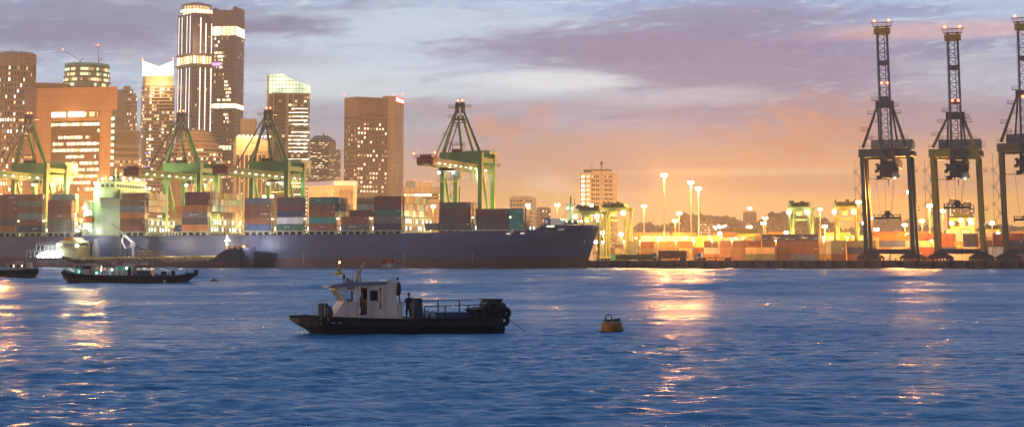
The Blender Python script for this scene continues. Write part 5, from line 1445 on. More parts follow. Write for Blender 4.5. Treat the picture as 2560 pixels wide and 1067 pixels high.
# tall slice to the right of the framed block
# 3 glass drum under construction
c = hitY(211, 500, 1350); r = 59*1350/FPX
gt = thing('glass_drum_tower', 'glass drum tower under construction with two small cranes on top', 'building', (c.x, c.y, ZQ), 0, 'city buildings behind the port')
zt = hitY(211, 168, 1350).z - ZQ
m_drum = glass('drum_glass', (0.16, 0.22, 0.14), 0.25)
MB().lathe([(r, 0), (r, zt-22), (r*0.965, zt-12), (r*0.90, zt), (r*0.86, zt)], 44).build('wall', m_drum, gt)
b = MB()
for i in range(12):
    z = zt - 1 - i*4.2; rr = r*np.interp(z, [zt-22, zt-12, zt], [1, .965, .90]) + 0.25
    b.lathe([(rr, z), (rr+0.3, z), (rr+0.3, z+0.6), (rr, z+0.6)], 44)
b.build('floor_band', m_dark, gt)
f = Fac(gt); rg = random.Random(8)
for i in range(11):
    z = zt - 3.2 - i*4.2; rr = r*np.interp(z, [zt-22, zt-12, zt], [1, .965, .90])
    for k in range(52):
        a = 2*PI*k/52
        if math.sin(a) > 0.1: continue
        kk = pick(rg, 0.5 + 0.25*(math.cos(a) < -.3), (7, 7, 3, 7, 2, 3))
        if kk: f.win((rr*math.cos(a), rr*math.sin(a), z), a+PI/2, 2.0, 2.4, kk, 0.4)
f.done()
MB().lathe([(r*0.9, zt), (r*0.93, zt+0.1), (r*0.93, zt+1.8), (r*0.9, zt+1.9)], 44).build('parapet', glow('parapet_green', (0.12, 0.45, 0.30), 0.35), gt)
for x, dxx, hh, nm in ((-5, -14, 8.5, 0), (10, -1, 12, 1)):
    cr = thing('tower_crane', ('slanted red luffing crane on the left of the glass drum roof', 'upright red luffing crane on the right of the glass drum roof')[nm], 'crane', (c.x+x, c.y-4, ZQ+zt+1.9), 0, 'small cranes on the glass drum tower')
    MB().beam((0, 0, -2), (0, 0, 3), 0.7).build('mast', m_red, cr); MB().beam((0, 0, 3), (dxx, 0, 3+hh), 0.35).beam((0, 0, 3), (2.4, 0, 4.4), 0.5).build('jib', m_red, cr)
    redlight(cr, (dxx, 0, 3+hh), 0.5)
# 4 grey residential slabs
m_res = mc('residential_grey', (0.32, 0.27, 0.21))
for L_x, C_x, R_x, top, Y, lab in ((270, 278, 312, 232, 1400, 'pale blank-sided apartment slab right behind the framed office block'), (296, 306, 327, 222, 1440, 'stepped grey apartment block with scattered lit windows, middle of the grey group'), (324, 328, 338, 240, 1460, 'narrow grey apartment block, rightmost of the grey group')):
    B = Bld('apartment_slab', lab, L_x, C_x, R_x, top, Y, m_res, dl=14, dr=5)
    B.block(B.top, B.top+3.0, 'roof_plant', uL=.8, uR=.8, a=.2, b_=.2)
    nrw = int(B.top/3.3)
    if C_x != 278: B.f.grid(*B.face('R'), B.top-nrw*3.2, B.top-1, 6 if C_x == 306 else 3, nrw, .6, .5, lambda c, r: pick(B.rg, .22, (1, 2, 3)))
    else: B.f.grid(*B.face('R'), B.top-nrw*3.2, B.top-30, 2, nrw-8, .3, .5, lambda c, r: pick(B.rg, .15, (2, 3)), m=.3)
    B.fin()
# 5 dark low block
B = Bld('dark_office_block', 'low dark gridded block right of the framed office block', 265, 284, 346, 326, 1150, mc('dark_block_grey', (0.20, 0.16, 0.14)), dl=18, dr=4)
zt = B.top; B.block(zt-9.5, zt-0.8, 'louvre_panel', m_dark, a=-0.01, b_=0.0, uR=1.005, uL=.4)
B.f.grid(*B.face('R'), zt-62, zt-11, 9, 12, .95, .5, lambda c, r: [1, 1, 6, 2, 6, 1, 3, 2, 0, 3, 0, 0][r] if B.rg.random() < (.75 if r < 7 else .4) else 0)
B.f.grid(*B.face('L'), zt-62, zt-30, 3, 7, .5, .4, lambda c, r: pick(B.rg, .2)); B.fin()
# 6 tower with the V shaped lit crown and balconies
m_ic = mc('balcony_tower_wall', (0.22, 0.13, 0.08))
B = Bld('balcony_tower', 'balconied tower with a glowing V shaped white crown', 348, 356, 432, 214, 1550, m_ic, dl=16, dr=0)
zt = B.top
xz = [(356, 190), (356, 152), (398, 167), (433, 152), (433, 190)]
pr = []
for px, py in xz:
    p = hitY(px, py, 1550); pr.append((p.x-B.o.x, p.z-ZQ))
m_crown = glow('crown_glow', (1.0, 0.90, 0.62), 2.6, 0.25, 0.08)
crn = MB().extr(pr, 0, 1.0).build('crown', m_crown, B.root)
B.block(zt, pr[0][1], 'crown_base', paint('crown_panel', (0.45, 0.36, 0.2), 0.5), a=.05, b_=.03, uR=.97, uL=.95)
for px, py in ((356, 150), (432, 149)): p = hitY(px, py, 1550); redlight(B.root, (p.x-B.o.x, 0.5, p.z-ZQ), 0.7)
nb = int(zt/3.1)
d = B.R.normalized()
for k in range(min(nb, 60)):
    z = zt - 2.5 - k*3.1
    b = MB(); b.box((5.5 if k % 1 == 0 else 0, -1.8, z), (B.R.x+0.4, 0.0, z+0.32))
    b.box((5.6, -1.82, z+0.33), (B.R.x*0.35, -1.74, z+1.0)); b.build('balcony', paint('balcony_slab', (0.50, 0.33, 0.20), 0.7), B.root)
    if k > 0: 
        b = MB(); b.box((-3.2, -1.2, z), (1.8, 2.0, z+0.32)); b.build('balcony', MATS['balcony_slab'], B.root)
def l6(c, r):
    rr = nb - r
    return pick(B.rg, .30, (2, 2, 3, 3, 1)) if c not in (2,) else pick(B.rg, .6, (1, 2, 6))
B.f.grid(*B.face('R'), zt-2-(nb-1)*3.1, zt-2, 12, nb-1, .72, .55, l6)
B.f.grid(*B.face('L'), zt-2-(nb-1)*3.1, zt-2, 3, nb-1, .72, .55, lambda c, r: pick(B.rg, .3, (1, 2)))
for k, (dx, row) in enumerate(((2, 20), (3.5, 22), (2, 24), (4, 24), (3, 26), (2, 28), (3.5, 30), (2.5, 32), (1.5, 30))): B.f.win((dx+.6, -1.3, zt-2-row*3.1+0.9), 0, 1.5, .8, 5, .5)
B.fin(); plight((B.R.x*.5, -14, zt-2), 50000, (1, .75, .4), 2, B.root)
# 7 tall tower with vertical light strips
m_t7 = mc('striped_tower_wall', (0.15, 0.095, 0.085))
B = Bld('light_strip_tower', 'tallest tower with vertical white light strips, glowing sky deck and lit crown', 437, 476, 531, 32, 1500, m_t7, dl=22, dr=10)
zt = B.top; zm0, zm1 = B.z(160), B.z(137); 
B.block(0, zt-0.4, 'glass_corner', glass('blue_black_glass', (0.02, 0.035, 0.07), 0.15), a=-0.01, uL=.98, uR=-0.004, b_=-0.012)
for u in (.10, .30, .62, .82):
    B.strip('L', 1-u, zm1+2, zt-2, .55); B.strip('L', 1-u, B.z(300)if u < .5 else B.z(345), zm0-3, .55)
for u in (.34, .58, .84):
    B.strip('R', u, zm1+2, zt-4 if u < .5 else zt-9, .55); B.strip('R', u, B.z(327), zm0-3, .55)
B.slab(zm0-1.2, zm0, 1.6, 'sky_deck', MATS['tower_brown']); B.slab(zm1, zm1+1.3, 1.2, 'sky_deck', MATS['tower_brown'])
for sd, n in (('L', 5), ('R', 7)):
    B.f.grid(*B.face(sd), zm0, zm1, n, 1, .8, .85, lambda c, r: 2 if (c+r) % 3 else 1, dp=.8)
nrw = 58
B.f.grid(*B.face('R'), 4, zm0-2, 10, 46, .55, .45, lambda c, r: pick(B.rg, .035, (2, 3)), m=.03)
B.f.grid(*B.face('R'), zm1+2, zt-2, 10, 17, .55, .45, lambda c, r: pick(B.rg, .04, (2, 3)), m=.03)
B.f.grid(*B.face('L'), 4, zm0-2, 6, 46, .5, .4, lambda c, r: pick(B.rg, .10, (4, 4, 2)), skip=lambda c, r: c % 2 == 1)
def ring(B, z0, z1, f_, name, mt):
    cx = (B.L+B.R)*.5; b = MB(); rr = f_; b.lathe([(rr, z0), (rr, z1)], 28, (cx.x, cx.y, 0)); return b.build(name, mt, B.root)
rc = 38*1500/FPX
ring(B, zt, B.z(26), rc*.92, 'crown_drum', g_w1); ring(B, B.z(26), B.z(22), rc*1.06, 'crown_ledge', g_w1); ring(B, B.z(22), B.z(12), rc*.85, 'crown_drum', g_w2)
ring(B, B.z(12), B.z(8), rc*1.0, 'crown_ledge', MATS['tower_brown']); ring(B, B.z(8), B.z(3), rc*.5, 'roof_plant', m_grey)
b = MB(); cx = (B.L+B.R)*.5
for k in range(14): a = PI + PI*k/13; b.beam((cx.x+rc*.95*math.cos(a), cx.y+rc*.95*math.sin(a), zt), (cx.x+rc*.95*math.cos(a), cx.y+rc*.95*math.sin(a), B.z(13)), .5)
b.build('crown_column', m_t7, B.root); B.fin()
plight((0, -12, zm1+8), 26000, (1, .8, .55), 2, B.root)
# 8 dark twin tower
B = Bld('dark_tower', 'dark tower beside the light-striped one, with glowing garden floors and scattered lit windows', 524, 583, 605, 25, 1490, mc('dark_tower_wall', (0.11, 0.075, 0.07)), dl=4, dr=26)
zt = B.top
B.block(zt, zt+3, 'parapet', m_t7, uL=.12, uR=1.0); B.block(zt, zt+2, 'parapet', m_t7, a=.85)
for y0, y1, a in ((90, 64, 1), (271, 258, 1), (375, 363, 1)):
    n = 11; z0, z1 = B.z(y0), B.z(y1)
    B.f.grid(*B.face('L'), z0, z1, n, 1, .86, .85, lambda c, r: (6, 1, 1, 2)[B.rg.randrange(4)], dp=.8, m=0.0 if y0 != 375 else 0.12)
    if y0 < 300: B.f.grid(*B.face('R'), z0, z1, 4, 1, .8, .85, lambda c, r: 1, dp=.8)
    B.slab(z0-1.2, z0, .5); B.slab(z1, z1+1, .5)
cl = [(3, 52, 4), (8, 60, 2), (7, 61, 3), (8, 45, 2), (7, 40, 2), (3, 40, 2), (9, 43, 3), (4, 20, 3), (6, 22, 3), (7, 21, 2), (2, 57, 2), (8, 36, 2)]
def l8(c, r):
    for cc, rr, sz in cl:
        if abs(c-cc) < sz*.6 and abs(r-rr) < sz*.75 and B.rg.random() < .75: return B.rg.choice((1, 2, 6))
    return pick(B.rg, .07, (2, 3, 3))
B.f.grid(*B.face('L'), 6, zt-14, 13, 62, .6, .55, l8, m=.03)
B.f.grid(*B.face('R'), 6, zt-14, 4, 62, .5, .55, lambda c, r: pick(B.rg, .06, (2, 3)), m=.08)
p = B.L*.86; B.f.win((p.x+1.5, p.y-1.0, B.z(160)), 0, 7.5, 2.8, 5, 1.2)
b = MB()
for x in (.08, .5, .92): q = B.L*x; b.beam((q.x, q.y, zt), (q.x+2, q.y, zt+3.5), .3)
q = B.R*.9; b.beam((q.x, q.y, zt), (q.x-3, q.y, zt+5), .35); b.build('roof_crane', m_dark, B.root); B.fin()
# 9 round stepped building
c = hitY(490, 500, 1180); k9 = 1180/FPX
st = thing('stepped_round_building', 'round stepped building with banded tiers at the foot of the tallest tower', 'building', (c.x, c.y, ZQ), 0, 'city buildings behind the port')
z9 = lambda py: hitY(490, py, 1180).z - ZQ
m9 = mc('stepped_terracotta', (0.32, 0.19, 0.12)); b = MB()
pr9 = [(62, 640), (62, 372), (54, 372), (52, 358), (42, 356), (36, 342), (28, 330), (22, 326), (8, 325)]
b.lathe([(r*k9, max(0, z9(py))) for r, py in pr9], 40); b.build('wall', m9, st)
b = MB()
for r_, py in ((63, 374), (62.6, 384), (62.6, 395), (55, 364), (43.5, 352), (37.5, 345), (31.5, 336)):
    z = z9(py); b.lathe([(r_*k9, z), (r_*k9+.5, z), (r_*k9+.5, z+.8), (r_*k9, z+.8)], 40)
b.build('ledge', mc('ledge_pale', (0.45, 0.30, 0.18)), st)
f = Fac(st); rg = random.Random(2)
for z_, n in ((379, 44), (389, 44), (400, 44), (412, 44), (424, 44)):
    for k in range(n):
        a = PI + PI*(k+.5)/n; kk = pick(rg, .35, (2, 3, 1)); f.win((62.4*k9*math.cos(a), 62.4*k9*math.sin(a), z9(z_)), a+PI/2, 1.2, 1.4, kk, .4)
f.done()
# 10 cream ribbed buildings
m10 = mc('cream_concrete', (0.52, 0.38, 0.25))
B = Bld('ribbed_block_tall', 'cream ribbed office block rising behind the third crane, its top ring of lamps lit', 598, 600, 640, 299, 1250, mc('ribbed_dark', (.08, .06, .05)), dl=12, dr=3)
b = MB()
for k in range(9): q = B.R*((k+.2)/8.6); b.box((q.x-.55, q.y-.9, 0), (q.x+.55, q.y+.2, B.top+.4))
b.build('rib', m10, B.root); B.block(B.top, B.top+.8, 'roof', m10)
B.f.grid(*B.face('R'), B.z(352), B.z(334), 8, 3, .4, .6, lambda c, r: pick(B.rg, .7, (1, 6)), dp=.6); B.fin()
B = Bld('ribbed_block_low', 'wide cream ribbed office block with tall dark slots, lower of the cream pair', 582, 588, 668, 350, 1130, m10, dl=14, dr=6)
b = MB()
for k in range(7):
    for j in (0, 1): q = B.R*((k+.35+j*.22)/7.3); b.box((q.x-.7, q.y-.25, 0), (q.x+.7, q.y+1, B.top-10))
b.build('dark_slot', m_win, B.root)
for k in range(8):
    q = B.R*(k/7.3+.1); s_ = (q.x, q.y-1.0, B.top+2.0); MB().lathe([(.2, 0), (.8, .3), (.8, 1.0), (.2, 1.3)], 8, s_).build('roof_lamp', g_warm, B.root)
B.block(B.top, B.top+2.5, 'parapet', uL=.3, uR=.8)
for k in range(7): 
    for j in range(7): B.f.win(((B.R*((k+.46)/7.3)).x, (B.R*((k+.46)/7.3)).y-.4, 8+j*9), 0, .5, 1.6, pick(B.rg, .3, (1, 2)), .3)
B.fin(); plight((B.R.x*.5, -6, B.top+4), 26000, (1, .6, .22), 1.5, B.root)
# 11 glass topped tower
m11 = mc('glass_top_tower_wall', (0.15, 0.10, 0.08))
B = Bld('glass_crown_tower', 'tower with a sloping lit glass crown and bright horizontal bands on its right side', 666, 679, 772, 232, 1350, m11, dl=18, dr=4)
pts = []
for px, py in ((672, 232), (672, 187), (706, 184), (716, 190), (734, 199), (770, 213), (772, 232)): p = hitY(px, py, 1350); pts.append((p.x-B.o.x, p.z-ZQ))
MB().extr(pts, 0.6, 16).build('glass_crown', glow('crown_glass_glow', (0.80, 0.92, 0.62), 1.25, .5, .06), B.root)
b = MB()
for k in range(1, 5): b.box((pts[0][0]-.1, .3, pts[0][1]+k*3.2), (min(pts[5][0], pts[0][0]+(5-k*.55)*6.6), .6, pts[0][1]+k*3.2+.25))
for k in range(12): x = pts[0][0] + k*2.75; top_ = np.interp(x, [q[0] for q in pts[1:6]], [q[1] for q in pts[1:6]]); b.box((x-.1, .3, pts[0][1]), (x+.1, .59, top_))
b.build('crown_frame', m_grey, B.root)
b = MB(); p = hitY(670, 200, 1350); b.box((p.x-B.o.x-1, 2, 0), (p.x-B.o.x+.6, 6, pts[1][1]-.5)); b.build('side_fin', m10, B.root)
zt = B.top; nf = int(zt/3.15)
for k in range(min(nf, 46)):
    z = zt - 3.6 - k*3.15
    if B.rg.random() < .78 and k > 2: B.f.win((B.R.x*(.76 if k % 2 else .72), -.55, z), 0, B.R.x*(.46 if k % 2 else .54), .42, 6, .5)
    if B.rg.random() < .55: q = B.L*.35; B.f.win((q.x+2.2, q.y-.8, z+.3), math.atan2(-B.L.y, -B.L.x), 5.0, .5, 6, .5)
    b = MB(); b.box((B.R.x*.08, -.5, z-.35), (B.R.x, 0, z-.05)); b.build('balcony', m_t7, B.root)
B.f.grid((B.R.x*.42, B.R.y*.42), (B.R.x, B.R.y), zt-2-(nf-1)*3.15, zt-2, 7, nf-1, .8, .5, lambda c, r: pick(B.rg, .30, (1, 2, 3)))
B.f.grid((B.R.x*.05, B.R.y*.05), (B.R.x*.34, B.R.y*.34), zt-2-(nf-1)*3.15, zt-2, 3, nf-1, .8, .5, lambda c, r: pick(B.rg, .06, (2, 3)))
b = MB()
for u in (.02, .38, .42, .56, .98): b.box((B.R.x*u-.3, -.9, 0), (B.R.x*u+.3, 0, zt))
b.build('rib', m10, B.root); B.fin()
# 12 dark banded tower with hipped roof
B = Bld('hip_roof_tower', 'dark banded tower with a dark hipped roof and small antenna', 770, 822, 851, 372, 1500, mc('banded_wall', (0.17, .13, .11)), dl=3, dr=16)
b = MB(); z0, z1, z2 = B.z(372), B.z(352), B.z(338); f = lambda x, y: (B.L*x + B.R*y)
for nm, pol, za, zb2 in (('upper_tier', [(0.02, .0), (.98, .0), (.98, .6), (.02, .6)], z0, z1),):
    MB().prism([tuple(f(*q)[:2]) for q in pol], za, zb2).build(nm, B.mt, B.root)
v = [f(0, 0), f(1, 0), f(1, .6), f(0, .6), f(.22, .25), f(.85, .25)]
MB().add([(v[0].x, v[0].y, z1), (v[1].x, v[1].y, z1), (v[2].x, v[2].y, z1), (v[3].x, v[3].y, z1), (v[4].x, v[4].y, z2), (v[5].x, v[5].y, z2)], [(0,1,5,4), (1,2,5), (2,3,4,5), (3,0,4)]).build('roof', m_navy, B.root)
MB().beam((v[5].x+8, v[5].y, z2-1), (v[5].x+8, v[5].y, z2+2.5), 1.2).build('antenna', m_dark, B.root)
B.f.grid(*B.face('L'), B.z(455), z0+6, 12, 24, .96, .28, lambda c, r: pick(B.rg, .5 if r in (2, 3, 8, 9, 14, 15, 20, 22, 23) else .12, (3, 2, 2, 1)))
B.f.grid(*B.face('R'), B.z(455), z0-1, 7, 22, .96, .28, lambda c, r: pick(B.rg, .5 if r in (2, 3, 8, 14, 15, 20) else .1, (3, 2, 2)))
B.fin()
# 13 brown stepped tower with the blank tan slab and red sign
m13 = mc('brown_granite', (0.21, 0.12, 0.08)); m13b = mc('tan_slab', (0.36, 0.24, 0.16))
B = Bld('brown_tower', 'brown punched-window office tower with a blank tan end slab and a red roof sign', 859, 891, 968, 242, 1250, m13, dl=10, dr=12)
zt = B.top
C2 = Bld('end_slab', '', 955, 985, 1008, 240, 1262, None, dl=2, dr=26)
sl_ = C2.block(0, C2.top, 'end_slab', m13b); off = C2.o - B.o
sl_.parent = B.root; sl_.location = (off.x, off.y, 0)
mid = C2.block(0, C2.top-1.5, 'dark_spine', m_win, a=1.0, uL=1.9, b_=.2, uR=.5); mid.parent = B.root; mid.location = (off.x, off.y, 0)
zsg = C2.z(246); e = C2.R.normalized(); yaw = math.atan2(e.y, e.x)
sg = C2.R*0.5 + off; n_ = Vector((e.y, -e.x, 0))
pnl = MB().box((-C2.R.length*.47, -0.5, -1.6), (C2.R.length*.47, 0, 2.4)).build('roof_sign', glow('sign_red', (1.0, 0.07, 0.03), 2.2), B.root)
pnl.location = (sg.x+n_.x*.2, sg.y+n_.y*.2, zsg-.6); pnl.rotation_euler = (0, 0, yaw)
g_sign = glow('sign_letter_white', (1, .93, .88), 6)
MB().lathe([(1.5, -.15), (1.5, .15)], 18).build('sign_disc', g_sign, pnl).rotation_euler = (PI/2, 0, 0)
dsc = pnl.children[0]; dsc.location = (-C2.R.length*.37, -.75, 0)
b = MB(); x = -C2.R.length*.25
for k in range(7):
    wd = C2.R.length*.085; b.box((x, -.8, -1.0), (x+wd*.28, -.6, 1.0)); b.box((x+wd*.55, -.8, -.2 if k % 2 else -1.0), (x+wd*.8, -.6, 1.0 if k % 2 else .3)); b.box((x, -.8, (-1.0, .6, -.2)[k % 3]), (x+wd*.8, -.6, (-.6, 1.0, .2)[k % 3])); x += wd
b.build('sign_lettering', g_sign, pnl)
for k in range(14): B.f.win(((off+C2.L*1.15).x, (off+C2.L*1.15).y-.6, zt-10-k*3.6), 0, 3.4, 1.8, pick(B.rg, .8, (1, 1, 4, 2)), .4) if k < 9 else None
B.f.win(((off+C2.L*1.1).x, (off+C2.L*1.1).y-.8, zt-3), 0, 3.6, 3.0, 6, .5)
litr = {3: .7, 4: .6, 8: .3, 9: .95, 13: .5, 14: .8, 15: .3, 16: .9, 17: .85, 19: .5, 22: .55, 23: .3, 11: .4, 6: .4}
nrw = 30
def l13(c, r):
    rr = nrw-1-r
    return pick(B.rg, litr.get(rr, .10)*(1.0 if c < 7 else .8), (1, 1, 2, 3))
B.f.grid(*B.face('R'), zt-12-nrw*3.35, zt-12, 10, nrw, 0.44, .44, l13, skip=lambda c, r: (nrw-1-r) < 1 and c < 3, m=.01, dp=.1)
B.f.grid((B.L.x-B.R.x*.0, B.L.y), (0, 0), zt-12-nrw*3.35, zt-14, 9, nrw, .5, .5, lambda c, r: pick(B.rg, .14, (2, 3)), dp=.1)
B.f.grid((B.L.x*1.1, B.L.y*1.1-.6), (B.L.x*-.05, -.7), 10, 11, 1, 1, .01, .01, lambda c, r: None)
B.fin()
for px in (861, 985, 1006): p = hitY(px, 238, 1250); redlight(B.root, (p.x-B.o.x, p.y-B.o.y, p.z-ZQ), 0.4)
COL.objects.unlink(C2.root); bpy.data.objects.remove(C2.root)
# 14 low hall with the lit lattice band
B = Bld('lattice_hall', 'low hall with a pale pink lattice band along its roof, left of the brown tower', 770, 836, 890, 463, 1000, mc('hall_wall', (0.34, 0.22, 0.15)), dl=16, dr=2)
B.slab(B.top, B.z(452), .8, 'lattice_band', glow('lattice_pink', (1.0, 0.62, 0.55), .55, .3, 1.2))
b = MB()
for k in range(26): q = B.R*(k/25); b.box((q.x-.12, q.y-1.1, B.top), (q.x+.12, q.y-.85, B.z(452)))
for k in range(3): b.box((-.8, -1.15, B.top+k*.9), (B.R.x+.8, -.9, B.top+k*.9+.15))
b.build('lattice', m_white, B.root)
MB().box((B.R.x-1.5, B.R.y-1, 0), (B.R.x+.6, B.R.y, B.top)).build('end_column', mc('col_pink', (.5, .33, .25)), B.root)
for k in range(6): B.f.win(((B.L*.2).x, (B.L*.2).y-.3, B.top-3-k*1.6), 0, .5, .8, 2, .3); B.f.win(((B.L*.1).x, (B.L*.1).y-.3, B.top-3-k*1.6), 0, .5, .8, 2, .3)
MB().box((3, -.3, 0), (B.R.x-3, .0, B.top-2.5)).build('porch_opening', m_tower_brown, B.root); B.fin()
# 15 wide low cream building left of the fourth crane
B = Bld('wide_cream_building', 'wide low cream building with lit ribbon windows behind the fourth crane', 1006, 1010, 1104, 468, 1080, m10, dl=20, dr=0)
B.block(B.top, B.z(452), 'roof_plant', m_grey, uR=.30, b_=.08, uL=.8); B.block(B.top, B.z(456), 'roof_plant', m10, b_=.3, uR=.75, uL=.8)
B.f.grid(*B.face('R'), B.z(500), B.z(483), 11, 2, .9, .55, lambda c, r: pick(B.rg, .65 if r else .3, (6, 2, 1)))
b = MB()
for k in range(13): b.box((B.R.x*k/12-.15, -.4, 0), (B.R.x*k/12+.15, 0, B.top))
b.build('rib', m13b, B.root); B.fin()
for px, py in ((1037, 450), (1061, 454), (1075, 455)): p = hitY(px, py, 1080); redlight(B.root, (p.x-B.o.x, 4, p.z-ZQ), .3)
B = Bld('slim_block', 'slim dark block just right of the fourth crane legs', 1138, 1140, 1150, 468, 1300, m13, dl=5, dr=2); B.slab(B.top, B.top+.6, .3); B.f.grid(*B.face('R'), 5, B.top-2, 2, 14, .5, .4, lambda c, r: pick(B.rg, .3)); B.fin()
# 16-18 pale blocks above the foredeck
m16 = mc('beige_flats', (0.66, 0.52, 0.36))
def flats(label, L_, C_, R_, top, Y, nx, lit, mt=m16, dl=6, dr=2, nl=2, litl=None, fh=3.0):
    B = Bld('apartment_block', label, L_, C_, R_, top, Y, mt, dl=dl, dr=dr); nr = int((B.top-1)/fh)
    B.block(B.top, B.top+1.0, 'parapet', None, a=.1, b_=.1, uR=.9, uL=.9)
    for j in range(0, nx):
        if nx > 4 and j % 3 == 2: continue
        B.f.grid((B.R.x*(j+.08)/nx, B.R.y*(j+.08)/nx), (B.R.x*(j+.92)/nx, B.R.y*(j+.92)/nx), B.top-nr*fh, B.top-1.2, 2, nr, .8, .42, lambda c, r: pick(B.rg, lit, (1, 2, 3)))
    B.f.grid(*B.face('L'), B.top-nr*fh, B.top-1.2, nl, nr, .6, .45, litl or (lambda c, r: pick(B.rg, lit)), m=.05)
    b = MB()
    for j in range(nx+1): b.box((B.R.x*j/nx-.25, B.R.y*j/nx-.7, 0), (B.R.x*j/nx+.25, B.R.y*j/nx+.1, B.top+.2))
    b.build('rib', mt, B.root); return B
B = flats('beige slab of flats with rows of small dark windows above the foredeck', 1274, 1290, 1340, 493, 1200, 6, .06); B.fin()
B = flats('tall cream tower block with roof antennas above the ship bow', 1450, 1478, 1542, 431, 1100, 6, .05, nl=2, litl=lambda c, r: 6 if c == 0 and random.random() < .9 else 2)
B.block(B.top, B.top+2.0, 'roof_rim', m_dark, a=.15, b_=.08, uR=.88, uL=.85)
b = MB(); x = (hitY(1505, 400, 1100).x-B.o.x); b.beam((x, 5, B.top), (x, 5, B.z(410)), .7); b.lathe([(.3, 0), (1.0, .6), (1.0, 1.4), (.3, 2)], 10, (x, 5, B.z(411))); b.beam((x+3.4, 5, B.top), (x+3.4, 5, B.z(418)), .25); b.beam((x+2, 5, B.z(420)), (x+5, 5, B.z(420)), .2); b.beam((x-6.5, 5, B.top), (x-6.5, 5, B.z(403)), .18); b.beam((x-1.2, 5, B.z(424)), (x+1.2, 5, B.z(424)), .5)
b.build('antenna', m_dark, B.root)
B.f.grid((0, 0), (B.R.x, B.R.y), B.top-3.2, B.top-1.4, 1, 1, .001, .001, lambda c, r: None); B.fin()
B = flats('dim brown block peeping between the beige flats and the foremast', 1341, 1352, 1376, 520, 1500, 3, .12, mt=m13b); B.fin()
B = flats('hazy slim tower between the hills with a lamp on its roof', 1857, 1864, 1890, 530, 2100, 3, .15, mt=m13b); B.fin()
MB().lathe([(.4, 0), (2.2, .6), (2.2, 2.6), (.4, 3.2)], 10, (B.R.x*.4, 0, B.top+3)).build('roof_lamp', g_flood, B.root); MB().beam((B.R.x*.4, 0, B.top), (B.R.x*.4, 0, B.top+3), .6).build('lamp_post', m_dark, B.root)
B = flats('low hillside flats with lit windows under the wooded hill', 1750, 1755, 1777, 556, 1900, 4, .5, mt=m13b); B.fin()
for k, (L_x, R_x, top) in enumerate(((2367, 2401, 505), (2402, 2436, 512))):
    B = Bld('apartment_tower', ('left', 'right')[k] + ' of the two hazy lit apartment towers behind the mustard crane', L_x, L_x+6, R_x, top, 1700, m13, dl=8, dr=2)
    B.block(B.top, B.top+3, 'roof_step', a=.15, b_=.15, uR=.7, uL=.8); B.f.grid(*B.face('R'), 4, B.top-1, 6, 24, .7, .4, lambda c, r: pick(B.rg, .4, (2, 1, 3))); B.fin()
    redlight(B.root, (B.R.x*.4, 2, B.top+3.2), .7)
# scattered hillside house lamps
rg = random.Random(9)
for k in range(9):
    p = hitY(1786 + rg.uniform(0, 30), rg.uniform(558, 569), 1980)
    o = thing('hillside_house', 'small hillside house with a lamp, %s from the left on the wooded hill' % nth(k), 'house', (hitY(1784+k*3.6, 560, 1980).x, 1975, p.z-6), 0, 'small houses on the wooded hill')
    MB().extr([(-4, 0), (-4, 4), (0, 6.5), (4, 4), (4, 0)], 0, 8).build('wall', m13b, o); MB().cbox((0, -.4, 3.6), (2.4, .5, 2.0)).build('window', g_w6, o)
# skyline filler: trees between port and city would stand here, hidden by the ship
# ---------------------------------------------------------------- people
m_skin = paint('skin', (0.28, 0.15, 0.10), 0.6); m_cloth = paint('dark_clothing', (0.03, 0.03, 0.045), 0.9); m_hair = paint('black_hair', (0.01, 0.01, 0.01), 0.8)
def skinned(name, verts, edges, mt, parent, sub=1):
    me = bpy.data.meshes.new(name); me.from_pydata([v[:3] for v in verts], edges, []); me.materials.append(mt)
    o = bpy.data.objects.new(name, me); COL.objects.link(o); o.parent = parent
    md = o.modifiers.new('skin', 'SKIN'); md.use_smooth_shade = True
    sv = me.skin_vertices[0].data if me.skin_vertices else None
    if sv is None:
        bm_ = __import__('bmesh').new(); bm_.from_mesh(me); lay = bm_.verts.layers.skin.verify(); bm_.to_mesh(me); bm_.free(); sv = me.skin_vertices[0].data
    for i, v in enumerate(verts):
        sv[i].radius = (v[3], v[3]); 
    sv[0].use_root = True
    o.modifiers.new('sub', 'SUBSURF').levels = sub; o.modifiers['sub'].render_levels = sub
    return o
